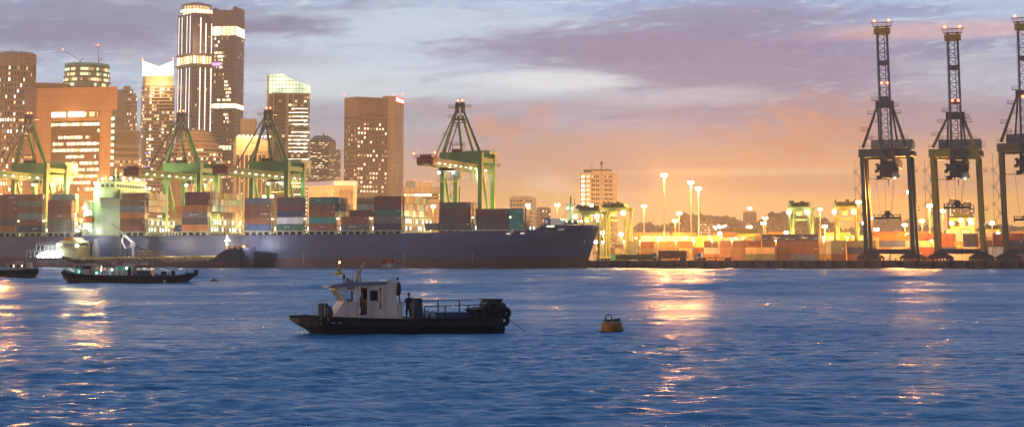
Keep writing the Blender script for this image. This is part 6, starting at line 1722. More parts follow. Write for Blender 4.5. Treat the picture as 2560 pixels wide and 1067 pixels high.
def person(label, loc, rz, h=1.7, pose='stand', group=None, parent=None, cloth=None):
    r = thing('person', label, 'person', loc, rz, group); k = h/1.7
    sh = 1.40; el_l = (-0.26, 0.02, 1.12); ha_l = (-0.24, 0.12, 0.88); el_r = (0.27, 0.04, 1.14); ha_r = (0.20, 0.26, 1.02)
    lean = 0.0
    if pose == 'bend': lean = 0.28; ha_l = (-0.18, 0.52, 0.72); el_l = (-0.24, 0.34, 1.0); ha_r = (0.16, 0.55, 0.75); el_r = (0.24, 0.36, 1.0)
    V = [(0, 0, 0.92, .13), (0, lean*.4, 1.15, .125), (0, lean, sh-.05, .145), (0, lean*1.15, sh+.08, .06), (0, lean*1.25, sh+.17, .075), (0, lean*1.3+.01, sh+.25, .085), (0, lean*1.3, sh+.31, .06),
         (-.17, lean, sh-.02, .065), (el_l[0], el_l[1]+0, el_l[2], .045), (*ha_l, .03), (.17, lean, sh-.02, .065), (*el_r, .045), (*ha_r, .03),
         (-.10, 0, .86, .095), (-.13, .03, .48, .062), (-.14, -.02, .08, .042), (-.14, .13, .035, .035), (.10, 0, .86, .095), (.13, .05, .48, .062), (.15, 0, .08, .042), (.15, .15, .035, .035)]
    Eg = [(0,1),(1,2),(2,3),(3,4),(4,5),(5,6),(2,7),(7,8),(8,9),(2,10),(10,11),(11,12),(0,13),(13,14),(14,15),(15,16),(0,17),(17,18),(18,19),(19,20)]
    # hands: palm, four fingers and a thumb each
    for hi, sg in ((9, -1), (12, 1)):
        x, y, z, _ = V[hi]; base = len(V); V.append((x, y+.03, z-.06, .026)); Eg.append((hi, base))
        for q, ln in enumerate((.055, .065, .06, .048)): V.append((x+(q-1.5)*.018, y+.05, z-.07-ln, .008)); Eg.append((base, len(V)-1))
        V.append((x-sg*.04, y+.05, z-.08, .010)); Eg.append((hi, len(V)-1))
    V = [(a*k, b_*k, c_*k, d*k) for a, b_, c_, d in V]
    skinned('body', V, Eg, m_skin, r, 1)
    top_ = [0, 1, 2, 7, 8, 10, 11, 13, 14, 15, 17, 18, 19]; mp_ = {v: i for i, v in enumerate(top_)}
    CV = [(V[i][0], V[i][1], V[i][2]+(.06 if i in (15, 19) else 0), V[i][3]*1.18+.006) for i in top_]; CE = [(mp_[a], mp_[b_]) for a, b_ in Eg if a in mp_ and b_ in mp_]
    skinned('clothing', CV, CE, cloth or m_cloth, r, 1)
    hx = V[5]; MB().lathe([(.02, .13*k), (.075*k, .10*k), (.098*k, .04*k), (.094*k, -.01*k), (.07*k, -.04*k)][::-1], 12, (hx[0], hx[1]-.02*k, hx[2]+.01*k)).build('hair', m_hair, r)
    b = MB(); b.beam((hx[0], hx[1]+.085*k, hx[2]), (hx[0], hx[1]+.115*k, hx[2]-.035*k), .022*k); b.build('nose', m_skin, r)
    b = MB()
    for sg in (-1, 1): b.cbox((hx[0]+sg*.032*k, hx[1]+.082*k, hx[2]+.012*k), (.018*k, .012*k, .010*k))
    b.cbox((hx[0], hx[1]+.08*k, hx[2]-.06*k), (.045*k, .012*k, .008*k)); b.build('face', m_hair, r)
    return r
# ---------------------------------------------------------------- work boat in the foreground
wb = onwater(1000, 831.5)
boat = thing('work_boat', 'small dark work boat with a beige wheelhouse and red and white flag in the foreground', 'boat', (wb.x, wb.y, 0), PI + rad(16))
def BX(px): return (1000-px)/43.2/math.cos(rad(16))
m_bh = paint('work_boat_hull', (0.014, 0.012, 0.014), 0.5, scale=1.2, dirt=0.5, var=.3); m_wh = paint('wheelhouse_paint', (0.70, 0.53, 0.40), 0.45, scale=1.5, dirt=.35, streak=True)
stn = [(-5.86, .95, .86, 0), (-5.4, .92, .98, 0), (-3, .84, 1.0, 0), (0, .80, 1.0, 0), (2.2, .86, 1.0, 0), (3.6, .93, .93, 0), (4.6, .97, .74, .0), (5.4, .99, .5, .25), (6.0, 1.0, .27, .55), (6.42, 1.02, .04, .85)]
v = []; f = []; mi = []
for x, zt_, wf, zk in stn:
    for sg in (-1, 1):
        for j, (zz, ww) in enumerate(((zk-.5 if zk == 0 else zk, .72), (max(.12, zk+.03), .88), (max(.45, zk+.06), .97), (zt_, 1.0))):
            v.append((x, sg*1.55*wf*ww, min(zz, zt_)))
for i in range(len(stn)-1):
    for k in range(2):
        for j in range(3):
            a = (i*2+k)*4+j; c = ((i+1)*2+k)*4+j; q_ = (a, c, c+1, a+1); f.append(q_ if k == 0 else q_[::-1]); mi.append(0)
    a = i*8; c = (i+1)*8; f.append((a+3-0.0 if False else a+3, c+3, c+7, a+7)); mi.append(1); f.append((a, a+4, c+4, c)); mi.append(0)
f.append((0, 1, 2, 3, 7, 6, 5, 4)); mi.append(0)
mb = MB(); mb.v = v; mb.f = [list(x) for x in f]; mb.m = mi; mb.build('hull', [m_bh, paint('boat_deck', (.07, .07, .085), .7)], boat)
b = MB()
for i in range(len(stn)-1):
    for sg in (-1, 1): b.beam((stn[i][0], sg*1.56*stn[i][2], stn[i][1]), (stn[i+1][0], sg*1.56*stn[i+1][2], stn[i+1][1]), .10, .13)
b.build('rubbing_strake', m_black, boat)
MB().torus((6.38, 0, 1.02), .07, .04, 'x', 8, 6).beam((6.3, 0, .98), (6.5, 0, 1.02), .09).build('bow_fitting', m_rod, boat)
hw_ = 1.02
# wheelhouse: side frames with openings, slanted front, roof, aft casing
def side(sg):
    y0 = sg*hw_; y1 = sg*(hw_-.05); lo, hi = min(y0, y1), max(y0, y1)
    b = MB()
    X = BX
    b.extr([(4.18, .9), (3.50, 1.86), (X(890), 1.86), (X(890), .9)], lo, hi)           # lower front panel
    b.extr([(3.50, 1.86), (4.02, 2.66), (4.02-.16, 2.66), (3.32, 1.92), (3.32, 1.86)], lo, hi)
    b.extr([(4.02-.16, 2.48), (4.06, 2.70), (X(890), 2.78), (X(890), 2.48)], lo, hi)     # header
    b.box((X(893), lo, .9), (X(887), hi, 2.78)); b.box((X(915), lo, .88), (X(911), hi, 2.78))
    b.box((X(915), lo, 2.62), (X(893), hi, 2.78)); b.box((X(915), lo, .88), (X(893), hi, 1.08))
    b.box((X(941), lo, .84), (X(915), hi, 1.9)); b.box((X(941), lo, 2.46), (X(915), hi, 2.80)); b.box((X(918), lo, 1.9), (X(915), hi, 2.46)); b.box((X(941), lo, 1.9), (X(937), hi, 2.46))
    b.box((X(962), lo, .82), (X(945), hi, 2.82)); b.box((X(945), lo, 2.64), (X(941), hi, 2.8)); b.box((X(945), lo, .84), (X(941), hi, 1.4))
    return b.build('wheelhouse_side', m_wh, boat)
side(1); side(-1)
for sg in (1, -1):
    b = MB()
    for px in (921, 928, 935, 949, 954, 959): b.box((BX(px), sg*hw_-.012, .95), (BX(px)+.03, sg*hw_+.022, 1.8 if px < 940 else 2.7))
    b.beam((BX(891), sg*(hw_+.04), .85), (BX(891), sg*(hw_+.04), 3.35), .06); b.build('side_stiffener', m_wh, boat)
m_bg = glass('boat_window', (.015, .02, .03), .08)
b = MB(); b.box((BX(938), hw_-.03, 1.9), (BX(917), hw_-.01, 2.46)); b.box((BX(938), -hw_+.01, 1.9), (BX(917), -hw_+.03, 2.46)); b.build('window', m_bg, boat)
b = MB(); b.box((BX(940), hw_-.02, 1.86), (BX(915.5), hw_+.015, 1.90)); b.box((BX(940), hw_-.02, 2.46), (BX(915.5), hw_+.015, 2.50)); b.build('window_frame', m_rod, boat)
m_front = paint('front_panel_warm_lit', (.75, .58, .34), .45, scale=1.5, dirt=.3)  # colour holds the warm light falling on the wheelhouse front
b = MB(); b.extr([(4.18, .9), (3.50, 1.86), (3.45, 1.86), (4.13, .9)], -hw_+.051, hw_-.051); b.build('front_lower', m_front, boat)
b = MB()
for y in (-hw_+.10, -.32, .32, hw_-.10): b.beam((3.49, y, 1.86), (4.02, y, 2.68), .12, .06)
b.beam((3.96, -hw_+.05, 2.60), (3.96, hw_-.05, 2.60), .06, .22); b.build('windscreen_frame', m_front, boat)
mg_, ntg, Ng, Lg = _nodes('clear_pane'); og = Ng.new('ShaderNodeOutputMaterial'); mxg = Ng.new('ShaderNodeMixShader'); tg = Ng.new('ShaderNodeBsdfTransparent'); gg = Ng.new('ShaderNodeBsdfGlossy')
gg.inputs['Roughness'].default_value = .08; tg.inputs[0].default_value = (.75, .82, .85, 1); mxg.inputs[0].default_value = .12; Lg.new(tg.outputs[0], mxg.inputs[1]); Lg.new(gg.outputs[0], mxg.inputs[2]); Lg.new(mxg.outputs[0], og.inputs[0])
MB().add([(3.50, -hw_+.1, 1.88), (3.50, hw_-.1, 1.88), (3.98, hw_-.1, 2.58), (3.98, -hw_+.1, 2.58)], [(0,1,2,3)]).build('windscreen', mg_, boat)
for sg in (1, -1): MB().add([(3.36, sg*(hw_-.03), 1.9), (BX(888), sg*(hw_-.03), 1.9), (BX(888), sg*(hw_-.03), 2.48), (3.84, sg*(hw_-.03), 2.48)], [(0,1,2,3)]).build('side_window', mg_, boat)
b = MB(); b.extr([(4.42, 2.72), (4.36, 2.62), (4.28, 2.64), (4.28, 2.74)], -hw_-.05, hw_+.05); b.build('sun_visor', m_front, boat)
b = MB(); b.extr([(4.30, 2.70), (4.1, 2.80), (3.4, 2.90), (BX(957), 2.98), (BX(957), 2.84), (BX(890), 2.785), (4.06, 2.70)], -hw_-.08, hw_+.08); b.build('roof', paint('roof_slate', (.20, .17, .20), .6), boat)
b = MB(); b.extr([(BX(957), .82), (BX(957), 3.0), (BX(960), 3.08), (BX(984), 3.02), (BX(981), 2.2), (BX(987), .82)], -hw_-.02, hw_+.02)
b.box((BX(981.5), -.5, 1.0), (BX(979.5)-.06, .4, 2.5)); b.build('aft_casing', m_wh, boat)
b = MB(); b.box((BX(1000), -.8, .8), (BX(988), .8, 1.75)); b.beam((BX(997), .6, 1.7), (BX(990), .6, 2.3), .07); b.build('companion_box', m_wh, boat)
b = MB(); b.box((3.0, -.7, 1.0), (3.25, .7, 1.95)); b.tube((2.5, -.2, .9), (2.5, -.2, 1.5), .06); b.box((2.3, -.45, 1.5), (2.75, .05, 1.6)); b.box((2.3, -.45, 1.6), (2.36, .05, 2.1)); b.build('helm_console', m_dark, boat)
MB().beam((BX(862), hw_+.005, 2.6), (BX(880), hw_+.005, 2.63), .012, .10).build('name_lettering', paint('faded_letters', (.12, .10, .10), .7), boat)
b = MB()
for k in range(5): b.box((BX(818)-.2-k*.12, 1.30, .62), (BX(818)-.2-k*.12+.07, 1.50, .72))
b.build('hull_lettering', paint('dull_letters', (.35, .3, .28), .7), boat)
# roof gear
b = MB(); b.extr([(BX(890), 2.9), (BX(892), 3.45), (BX(901), 3.45), (BX(903), 2.9)], -.25, .25); b.beam((BX(893), 0, 3.2), (BX(911), 0, 4.0), .16, .16, w2=.1); b.beam((BX(911), 0, 3.95), (BX(912.5), 0, 4.08), .12); b.beam((BX(893), .1, 3.3), (BX(892.5), .1, 3.72), .08)
b.build('roof_mast', paint('mast_tan', (.45, .33, .24), .6), boat)
b = MB(); b.tube((BX(860), .3, 2.9), (BX(860), .3, 3.1), .03); b.lathe([(.05, 0), (.08, .05), (.08, .25), (.04, .3)], 10, (BX(860), .3, 3.1)); b.build('horn', m_dark, boat)
b = MB(); b.box((BX(884), -.3, 2.9), (BX(866), .3, 3.06)); b.tube((BX(870), .2, 3.0), (BX(870), .2, 3.16), .10, 8); b.build('roof_box', m_grey, boat)
MB().tube((BX(979), .2, 2.95), (BX(981.5), .2, 3.35), .045).tube((BX(981.5), .2, 3.35), (BX(983.5), .2, 4.28), .028).build('flag_pole', m_rod, boat)
def flag(z0, z1, name, mt):
    b = MB(); n = 8; vs = []
    for i in range(n+1):
        u = i/n; x = BX(983.5-u*31); w_ = .04*math.sin(u*7); dz = .05*u*u; k = 1-.08*u
        vs += [(x, .2+w_, z0-dz+.04*u), (x, .2+w_, z1-dz-.02*u), (x, .212+w_, z0-dz+.04*u), (x, .212+w_, z1-dz-.02*u)]
    for i in range(n): a = i*4; b.f.append([a, a+4, a+5, a+1]); b.m.append(0); b.f.append([a+2, a+3, a+7, a+6]); b.m.append(0); b.f.append([a+1, a+5, a+7, a+3]); b.m.append(0); b.f.append([a, a+2, a+6, a+4]); b.m.append(0)
    b.v = vs; return b.build(name, mt, boat)
flag(4.02, 4.24, 'flag_upper', paint('flag_red', (.60, .12, .05), .8)); flag(3.74, 4.019, 'flag_lower', paint('flag_white', (.50, .40, .30), .8))
b = MB(); b.torus((BX(987), .9, 2.55), .30, .11, 'x', 14, 8); b.build('hanging_tyre', m_black, boat)
MB().beam((BX(985), .9, 2.95), (BX(991), .9, 1.7), .05).beam((BX(986), .9, 3.05), (BX(984), .9, 3.2), .12).build('tyre_hanger', m_dark, boat)
# bow rail, drum, hull tyres
b = MB(); 
for x, y in ((BX(790), .55), (BX(795), .75), (BX(811), .85), (BX(790), -.55), (BX(811), -.85)): b.tube((x, y, .95), (x, y, 1.86), .02, 6)
for sg in (1, -1): b.path([(BX(790), sg*.55, 1.84), (BX(811), sg*.85, 1.88), (3.5, sg*.95, 1.96)], .018)
b.tube((BX(790), -.55, 1.84), (BX(790), .55, 1.84), .018, 6); b.build('bow_rail', m_rod, boat)
b = MB(); b.lathe([(.30, 0), (.30, .75), (.26, .82), (.1, .84)], 16, (BX(810), .35, .92)); b.lathe([(.24, 0), (.28, .3), (.2, .62), (.05, .7)], 14, (BX(822), .5, .92)); b.build('drum', paint('drum_dark', (.05, .055, .06), .6), boat)
for x, y in ((BX(805), 1.2), (BX(826), 1.44)): MB().torus((x, y, .62), .24, .085, 'y', 16, 8).build('hull_tyre', m_black, boat)
MB().path([(BX(800), 1.22, 1.0), (BX(799), 1.3, .5)], .03).path([(BX(815), 1.35, 1.0), (BX(818), 1.42, .35)], .03).build('tyre_rope', m_hawser, boat)
MB().cbox((5.55, 0, 1.05), (.2, .2, .16)).tube((5.55, -.2, 1.1), (5.55, .2, 1.1), .04).build('bow_bitt', m_dark, boat)
# aft: console, rail, bench, clutter, winch and stern tyres
b = MB(); b.extr([(BX(1024), .8), (BX(1027), 1.95), (BX(1045), 1.95), (BX(1048), .8)], -.2, 1.0); b.box((BX(1044), -.25, 1.95), (BX(1025), 1.05, 2.0)); b.build('engine_hatch', m_dark, boat)
b = MB()
for y, pxs, zt_ in ((1.35, (1047, 1098, 1155), 1.55), (-1.35, (1055, 1107, 1161), 1.78)):
    x0, x1 = BX(1046), BX(1200); zf = lambda x: zt_ - (0 if y > 0 else 0) + .02*(x0-x)
    b.beam((x0, y, zf(x0)), (x1, y, zf(x1)), .05)
    for px in pxs: b.beam((BX(px), y, .8), (BX(px), y, zf(BX(px))), .06)
b.build('side_rail', m_black, boat)
MB().box((BX(1185), -.9, .86), (BX(1075), .3, 1.16)).build('deck_cover', paint('blue_tarpaulin', (.07, .08, .16), .7), boat)
rg = random.Random(6); b = MB()
for k in range(7): x = BX(1050+k*5); b.lathe([(.10, 0), (.13, .15), (.04, .35), (.02, .5)], 8, (x, rg.uniform(.0, .7), .82))
b.build('water_cans', paint('pale_cans', (.35, .36, .34), .5), boat)
b = MB(); b.tube((BX(1223), -.8, 1.5), (BX(1223), .8, 1.5), .42, 16); b.box((BX(1246), -.9, .85), (BX(1198), .9, 1.35)); b.box((BX(1247), -.95, 1.88), (BX(1205), .95, 1.94)); b.box((BX(1245), -.9, 1.3), (BX(1240), .9, 1.92)); b.build('winch', m_dark, boat)
b = MB(); b.extr([(BX(1172), 1.32), (BX(1185), .9), (BX(1250), .9), (BX(1250), 1.2), (BX(1200), 1.45)], -1.1, 1.25); b.build('net_heap', m_black, boat)
for k, (x, y, z, a) in enumerate(((BX(1203), 1.28, 1.25, 'y'), (BX(1217), 1.36, 1.45, 'y'), (BX(1250), .7, 1.35, 'x'), (BX(1253), 0, 1.25, 'x'), (BX(1249), -.6, 1.3, 'x'), (BX(1252), 1.0, 1.12, 'y'), (BX(1246), 1.2, .7, 'y'), (BX(1249), .5, .18, 'y'))):
    MB().torus((x, y, z), .22 if k < 7 else .12, .14 if k < 7 else .09, a, 16, 8).build('stern_tyre', m_black, boat)
wm = boat.matrix_basis; bpy.context.view_layer.update()
wm = Matrix.Translation(boat.location) @ Matrix.Rotation(PI+rad(16), 4, 'Z')
pp = wm @ Vector((BX(1014), .75, .80)); person('person in dark clothes standing on the work boat deck behind the wheelhouse', tuple(pp), rad(150), 1.46)
br2 = mooring_buoy_loc = onwater(1530, 831)
# yellow mooring buoy
by = thing('mooring_buoy', 'large yellow drum buoy with an iron ring on top, right of the work boat', 'buoy', (br2.x, br2.y, 0), 0.3); by.rotation_euler = (rad(3), rad(-6), 0.3)
b = MB(); b.lathe([(.50, -.35), (.61, -.2), (.63, .05), (.60, .10), (.61, .40), (.58, .58), (.45, .66), (.1, .68)], 30); b.build('drum', paint('buoy_yellow', (.24, .095, .015), .55, scale=2.5, var=.4, dirt=.6), by)
b = MB(); b.torus((0, 0, .10), .62, .05, 'z', 30, 8); b.build('rubber_band', m_black, by)
b = MB(); b.torus((-.14, 0, .88), .19, .035, 'y', 20, 8); b.beam((-.14, -.06, .66), (-.14, .06, .74), .14); b.path([(-.32, 0, .68), (-.27, 0, .9)], .035); b.path([(-.14-.19, 0, .85), (-.45, .05, .68)], .035); b.build('ring', m_dark, by)
b = MB()
for k in range(6): b.cbox((.12+k*.075, .05*(-1)**k, .72), (.08, .12, .10+.03*(k % 2)))
b.build('chain', m_dark, by)
MB().path([(.60, .0, .6), (.66, .02, .3), (.70, 0, .05)], .05).build('chafe_guard', m_rod, by)
line('mooring_rope', wm @ Vector((BX(1256), .2, 1.0)), Vector((br2.x-.62, br2.y, .12)), 1.15, .022, m_hawser, 'thin rope sagging from the work boat stern to the yellow buoy', 'rope', 24)
# ---------------------------------------------------------------- long bumboat with tyres
def ring_boat(root, st, mt, mdk, zlev):
    v = []; f = []; mi = []
    for x, zt_, wd, zk in st:
        for sg in (-1, 1):
            for j, (q, ww) in enumerate(((0, .55), (.35, .86), (.7, .98), (1, 1))):
                z = zk + (zt_-zk)*q; v.append((x, sg*wd*ww, z))
    for i in range(len(st)-1):
        for k in range(2):
            for j in range(3):
                a = (i*2+k)*4+j; c = ((i+1)*2+k)*4+j; q_ = (a, c, c+1, a+1); f.append(list(q_ if k == 0 else q_[::-1])); mi.append(0)
        a = i*8; c = (i+1)*8; f.append([a+3, c+3, c+7, a+7]); mi.append(1)
    f.append([0, 1, 2, 3, 7, 6, 5, 4]); mi.append(0); e = (len(st)-1)*8; f.append([e, e+4, e+5, e+6, e+7, e+3, e+2, e+1]); mi.append(0)
    mb = MB(); mb.v = v; mb.f = f; mb.m = mi; return mb.build('hull', [mt, mdk], root)
bl = onwater(330, 708.5); kb = bl.y/FPX
bb = thing('bumboat', 'long low launch hung with tyres, its cabins lit turquoise, left of the foreground boat', 'boat', (bl.x, bl.y, 0), rad(-1.5))
X2 = lambda px: (px-330)*kb
Z2 = lambda py: (708.5-py)*kb
m_bb = paint('launch_hull', (.045, .035, .015), .6, scale=.6, var=.5, dirt=.5); m_bbd = paint('launch_deck', (.06, .05, .045), .8)
ring_boat(bb, [(X2(160), Z2(676), 1.3, Z2(693)), (X2(168), Z2(678), 1.7, Z2(701)), (X2(178), Z2(682), 2.0, -.5), (X2(230), Z2(687), 2.3, -.5), (X2(330), Z2(690), 2.4, -.5), (X2(420), Z2(690), 2.2, -.5), (X2(455), Z2(688), 1.6, -.4), (X2(472), Z2(685), .9, Z2(701)), (X2(490), Z2(681), .12, Z2(688))], m_bb, m_bbd, None)
for k in range(58):
    px = 164 + k*5.55; z = np.interp(px, [160, 178, 230, 420, 455, 490], [Z2(680), Z2(687), Z2(691), Z2(694), Z2(691), Z2(684)]); wd = np.interp(px, [160, 178, 230, 330, 420, 455, 472, 490], [1.35, 2.05, 2.35, 2.45, 2.25, 1.65, 1.0, .3])
    MB().torus((X2(px), -wd-.08, z-.05*(k % 2)), .26, .11, 'y', 12, 6).build('hull_tyre', m_black, bb)
for px in (163, 488): MB().torus((X2(px), -.6 if px < 300 else -.2, Z2(683)), .42, .17, 'x', 14, 6).torus((X2(px)+(-.2 if px < 300 else .2), .3, Z2(681)), .40, .16, 'x', 14, 6).build('end_tyres', m_black, bb)
m_cab = paint('launch_cabin_paint', (.42, .32, .27), .6, scale=1.5, dirt=.4)
m_int = paint('turquoise_lit_interior', (.20, .48, .45), .6)  # turquoise cabin light put into the lining colour
b = MB(); b.box((X2(191), -1.5, 1.2), (X2(244), 1.3, Z2(663))); b.box((X2(188), -1.7, Z2(663)), (X2(248), 1.5, Z2(661.5))); c1 = b.build('aft_cabin', m_cab, bb)
MB().box((X2(211), -1.53, Z2(673)), (X2(233), -1.49, Z2(665))).build('window', m_bg, c1); MB().box((X2(195), -1.53, Z2(671)), (X2(202), -1.49, Z2(664))).build('window', m_bg, c1); MB().box((X2(203), -1.54, 1.25), (X2(210), -1.49, Z2(664))).build('door', paint('dull_green_door', (.06, .12, .12), .6), c1)
MB().torus((X2(234), -1.56, Z2(680)), .30, .08, 'y', 14, 6).build('life_ring', paint('ring_orange', (.4, .13, .06), .7), c1)
b = MB(); 
for px in (248, 262, 276, 290): b.tube((X2(px), -1.6, 1.2), (X2(px), -1.6, Z2(665)), .05, 6); b.tube((X2(px), 1.4, 1.2), (X2(px), 1.4, Z2(665)), .05, 6)
b.box((X2(246), -1.8, Z2(665)), (X2(292), 1.6, Z2(663.8))); b.build('awning', m_dark, bb)
b = MB(); b.box((X2(290), 1.2, 1.2), (X2(336), 1.3, Z2(666))); b.box((X2(289), -1.7, Z2(666)), (X2(340), 1.5, Z2(663.5))); b.box((X2(289), -1.55, 1.2), (X2(291), 1.3, Z2(666))); b.box((X2(335), -1.55, 1.2), (X2(337), 1.3, Z2(666)))
b.box((X2(299), -1.56, 1.2), (X2(300), -1.45, Z2(666))); b.box((X2(300), -1.55, 1.2), (X2(308), -1.5, Z2(674))); b.box((X2(313), -1.55, 1.2), (X2(323), -1.5, Z2(675))); b.box((X2(323), -1.56, 1.2), (X2(324), -1.45, Z2(666))); fc = b.build('fore_cabin', m_cab, bb)
MB().box((X2(291.5), 1.1, 1.2), (X2(334.5), 1.19, Z2(666.5))).box((X2(291.5), -1.4, 1.15), (X2(334.5), 1.1, 1.25)).build('cabin_lining', m_int, fc)
MB().box((X2(324.5), -1.52, 1.25), (X2(333), -1.44, Z2(667))).build('door', m_black, fc)
plight((X2(316), 0, Z2(669)), 40, (.6, 1, .95), .1, bb); plight((X2(262), -.4, Z2(668)), 30, (.7, 1, .9), .1, bb); plight((X2(203), -1.9, Z2(676)), 8, (.4, 1, .9), .1, bb)
for px, py, mt, y in ((320, 670, g_cool, -1.0), (262, 672, glow('red_lamp_panel', (1, .12, .1), 3), -1.0), (257, 671, g_tube, -1.1), (248, 682, glow('cyan_lamp', (.1, .7, 1), 6), -1.7), (204, 679, glow('green_lamp', (.2, 1, .75), 2.5), -1.75), (284, 674, g_w6, -1.2)):
    MB().cbox((X2(px), y, Z2(py)), (.30, .12, .34) if px != 257 else (.12, .1, .9)).build('deck_lamp', mt, bb)
b = MB(); b.box((X2(342), -1.6, Z2(668.5)), (X2(394), 1.5, Z2(667))); b.extr([(X2(342), Z2(667)), (X2(350), Z2(665)), (X2(385), Z2(665.5)), (X2(394), Z2(667))], -1.5, 1.4)
for px in (344, 360, 378, 392): b.tube((X2(px), -1.5, 1.2), (X2(px), -1.5, Z2(668)), .05, 6); b.tube((X2(px), 1.4, 1.2), (X2(px), 1.4, Z2(668)), .05, 6)
b.build('canopy', m_dark, bb)
MB().box((X2(346), -1.3, 1.2), (X2(380), 1.3, Z2(676))).build('bench', m_navy, bb)
for px in (382, 388): MB().cbox((X2(px), -.9, Z2(672)), (.28, .1, .34)).build('deck_lamp', g_w2, bb)
b = MB(); b.tube((X2(344), 0, Z2(666)), (X2(338), 0, Z2(650)), .10); b.tube((X2(343), 0, Z2(664)), (X2(352), 0, Z2(657)), .10); b.cbox((X2(358), 0, Z2(660)), (1.2, 1, .6)); b.tube((X2(384), -.5, Z2(667)), (X2(381), -.5, Z2(646)), .06); b.build('roof_poles', m_cab, bb)
b = MB(); b.lathe([(.1, -.5), (.42, -.3), (.42, .3), (.1, .5)], 10, (X2(286), 0, Z2(659))); b.cbox((X2(225), 0, Z2(660.5)), (2.0, 1, .25)); b.cbox((X2(322), 0, Z2(661)), (1.9, 1, .5)); b.build('roof_stores', m_cab, bb)
rg = random.Random(5); b = MB()
for k in range(16): b.cbox((X2(rg.uniform(340, 425)), rg.uniform(-1.6, 0), 1.35), (rg.uniform(.2, .7), .5, rg.uniform(.3, .7)))
b.build('deck_stores', paint('blue_grey_stores', (.10, .10, .18), .7), bb)
b = MB(); b.lathe([(.45, 0), (.45, .8), (.2, .9)], 10, (X2(411), -.5, 1.2)); b.lathe([(.35, 0), (.35, .9), (.2, 1.0)], 10, (X2(434), -.5, 1.2)); b.tube((X2(423), -.5, 1.2), (X2(423), -.5, 2.1), .09); b.tube((X2(467), 0, 1.3), (X2(467), 0, 2.2), .10); b.build('winch', m_black, bb)
MB().box((X2(416), -2.36, .15), (X2(422), -2.28, .75)).build('draught_board', paint('dull_yellow_board', (.4, .32, .18), .7), bb)
for px, lb, ps in ((268, 'person bending over lit gear amidships on the tyre-hung launch', 'bend'), (330, 'person in dark clothes in the fore cabin doorway of the tyre-hung launch', 'stand')):
    q_ = Matrix.Translation(bb.location) @ Matrix.Rotation(rad(-1.5), 4, 'Z') @ Vector((X2(px), -1.25, 1.02)); person(lb, tuple(q_), rad(90) if ps == 'bend' else PI, 1.6 if ps == 'bend' else 1.5, ps, cloth=m_cab if ps == 'bend' else None)
# ---------------------------------------------------------------- launch at the left edge
ll = onwater(40, 697.5); kl = ll.y/FPX
lb_ = thing('launch', 'dark launch with a pale cabin at the left edge, bow to the right', 'boat', (ll.x, ll.y, 0), rad(-2))
X3 = lambda px: (px-40)*kl
Z3 = lambda py: (697.5-py)*kl
ring_boat(lb_, [(X3(-90), Z3(674), 2.2, -.5), (X3(0), Z3(676), 2.4, -.5), (X3(50), Z3(675), 2.2, -.5), (X3(76), Z3(672), 1.5, -.2), (X3(88), Z3(671), .8, Z3(692)), (X3(95), Z3(670), .15, Z3(682))], m_bb, m_bbd, None)
for k in range(30):
    px = -60 + k*5.3; wd = np.interp(px, [0, 50, 76, 95], [2.45, 2.3, 1.65, .3]); MB().torus((X3(px), -wd-.08, Z3(679)+.05*(k % 2)), .30, .12, 'y', 12, 6).build('hull_tyre', m_black, lb_)
b = MB(); b.box((X3(22), -1.5, 1.5), (X3(62), 1.4, Z3(659.5))); b.box((X3(19), -1.7, Z3(659.5)), (X3(64), 1.6, Z3(658))); cb = b.build('cabin', m_cab, lb_)
MB().box((X3(29), -1.53, Z3(668)), (X3(37), -1.49, Z3(662))).build('window', m_bg, cb); MB().box((X3(38), -1.54, Z3(668)), (X3(40.5), -1.48, Z3(662))).build('window', g_w1, cb); MB().box((X3(59), -1.54, Z3(667)), (X3(62), -1.48, Z3(662))).build('window', g_w1, cb); MB().box((X3(48), -1.54, Z3(671)), (X3(53), -1.49, Z3(662))).build('door', m_dark, cb)
b = MB(); b.extr([(X3(66), Z3(672)), (X3(67), Z3(657)), (X3(75), Z3(656)), (X3(79), Z3(672))], -1.2, 1.1); b.build('wheelhouse', m_cab, lb_); MB().extr([(X3(73.4), Z3(668)), (X3(73.4), Z3(660)), (X3(75), Z3(660)), (X3(76.4), Z3(668))], -1.24, -1.19).build('window', m_rod, lb_)
MB().tube((X3(34), 0, Z3(658)), (X3(34), 0, Z3(651)), .14).tube((X3(66), 0, Z3(659)), (X3(66), 0, Z3(648)), .16).tube((X3(50), 0, Z3(658)), (X3(52), 0, Z3(653)), .1).cbox((X3(47), 0, Z3(656)), (1.4, 1, .4)).build('roof_gear', m_cab, lb_)
MB().torus((X3(92), -.3, Z3(677)), .45, .18, 'x', 12, 6).build('bow_tyre', m_black, lb_)
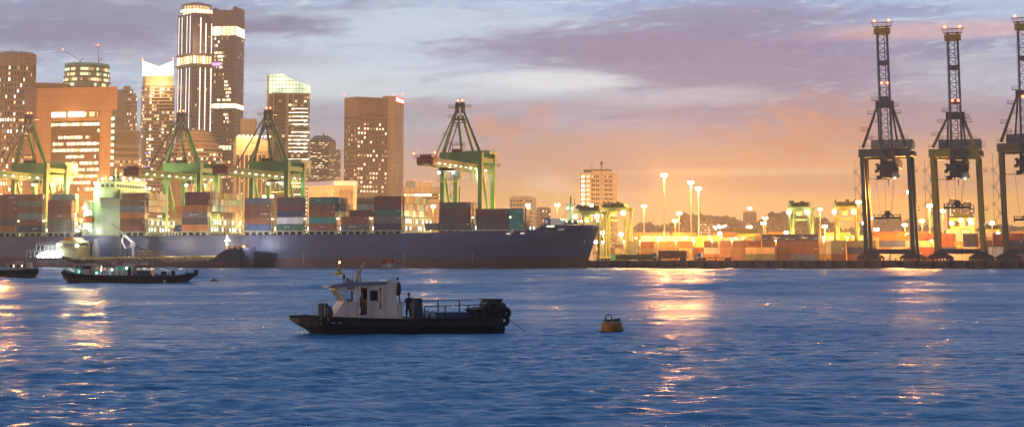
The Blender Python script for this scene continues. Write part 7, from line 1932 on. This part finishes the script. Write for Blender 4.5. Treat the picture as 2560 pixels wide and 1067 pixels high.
# small buoys
def small_buoy(px, py, w, label, cat='buoy'):
    p = onwater(px, py); k = p.y/FPX; r = thing('can_buoy', label, cat, (p.x, p.y, 0), 0, 'small rusty mooring buoys'); r_ = w*k/2
    b = MB(); b.lathe([(r_*.9, -.3), (r_, 0), (r_*.9, r_*.55), (r_*.6, r_*.85), (r_*.15, r_*.95)], 18); b.build('drum', paint('buoy_rust', (.22, .08, .02), .7, scale=2, var=.4), r); MB().torus((0, 0, r_*1.02), r_*.16, r_*.05, 'y', 10, 6).build('ring', m_dark, r)
    return r
small_buoy(535, 706, 20, 'small rusty buoy floating just right of the tyre-hung launch bow'); small_buoy(88, 699, 15, 'small rusty buoy floating by the bow of the launch at the left edge')
# lit marker buoy
p = onwater(847, 687.5); k = p.y/FPX
mk = thing('marker_buoy', 'yellow lattice marker buoy with a glowing orange lamp before the big ship', 'buoy', (p.x, p.y, 0), 0.4); mk.rotation_euler = (0, rad(3), .4)
m_mk = paint('marker_yellow', (.45, .27, .03), .6, scale=2, dirt=.5)
MB().lathe([(.9, -.3), (1.05, 0), (1.1, .25), (1.05, .65), (.8, .8), (.1, .82)], 22).build('float', m_mk, mk)
b = MB()
for j in range(4):
    a = PI/4 + j*PI/2; a2 = a + PI/2
    b.beam((.62*math.cos(a), .62*math.sin(a), .8), (.24*math.cos(a), .24*math.sin(a), 3.0), .10)
    for z0, z1 in ((.8, 1.5), (1.5, 2.2), (2.2, 2.9)):
        w0 = .62-.38*(z0-.8)/2.2; w1 = .62-.38*(z1-.8)/2.2; b.beam((w0*math.cos(a), w0*math.sin(a), z0), (w1*math.cos(a2), w1*math.sin(a2), z1), .06); b.beam((w1*math.cos(a), w1*math.sin(a), z1), (w1*math.cos(a2), w1*math.sin(a2), z1), .06)
b.box((-.35, -.35, 1.0), (.35, .35, 1.5)); b.box((-.32, -.32, 2.95), (.32, .32, 3.05)); b.build('lattice', m_mk, mk)
MB().lathe([(.12, 0), (.17, .1), (.17, .35), (.06, .45)], 10, (0, 0, 3.06)).build('lamp', glow('orange_lamp', (1, .42, .08), 40), mk)
plight((0, 0, 3.65), 60, (1, .5, .15), .15, mk)
# no lamp here: the warm sun falls on the work boat's front
print('containers', NCONT[0], 'lights', NL[0], 'objects', len(bpy.data.objects))
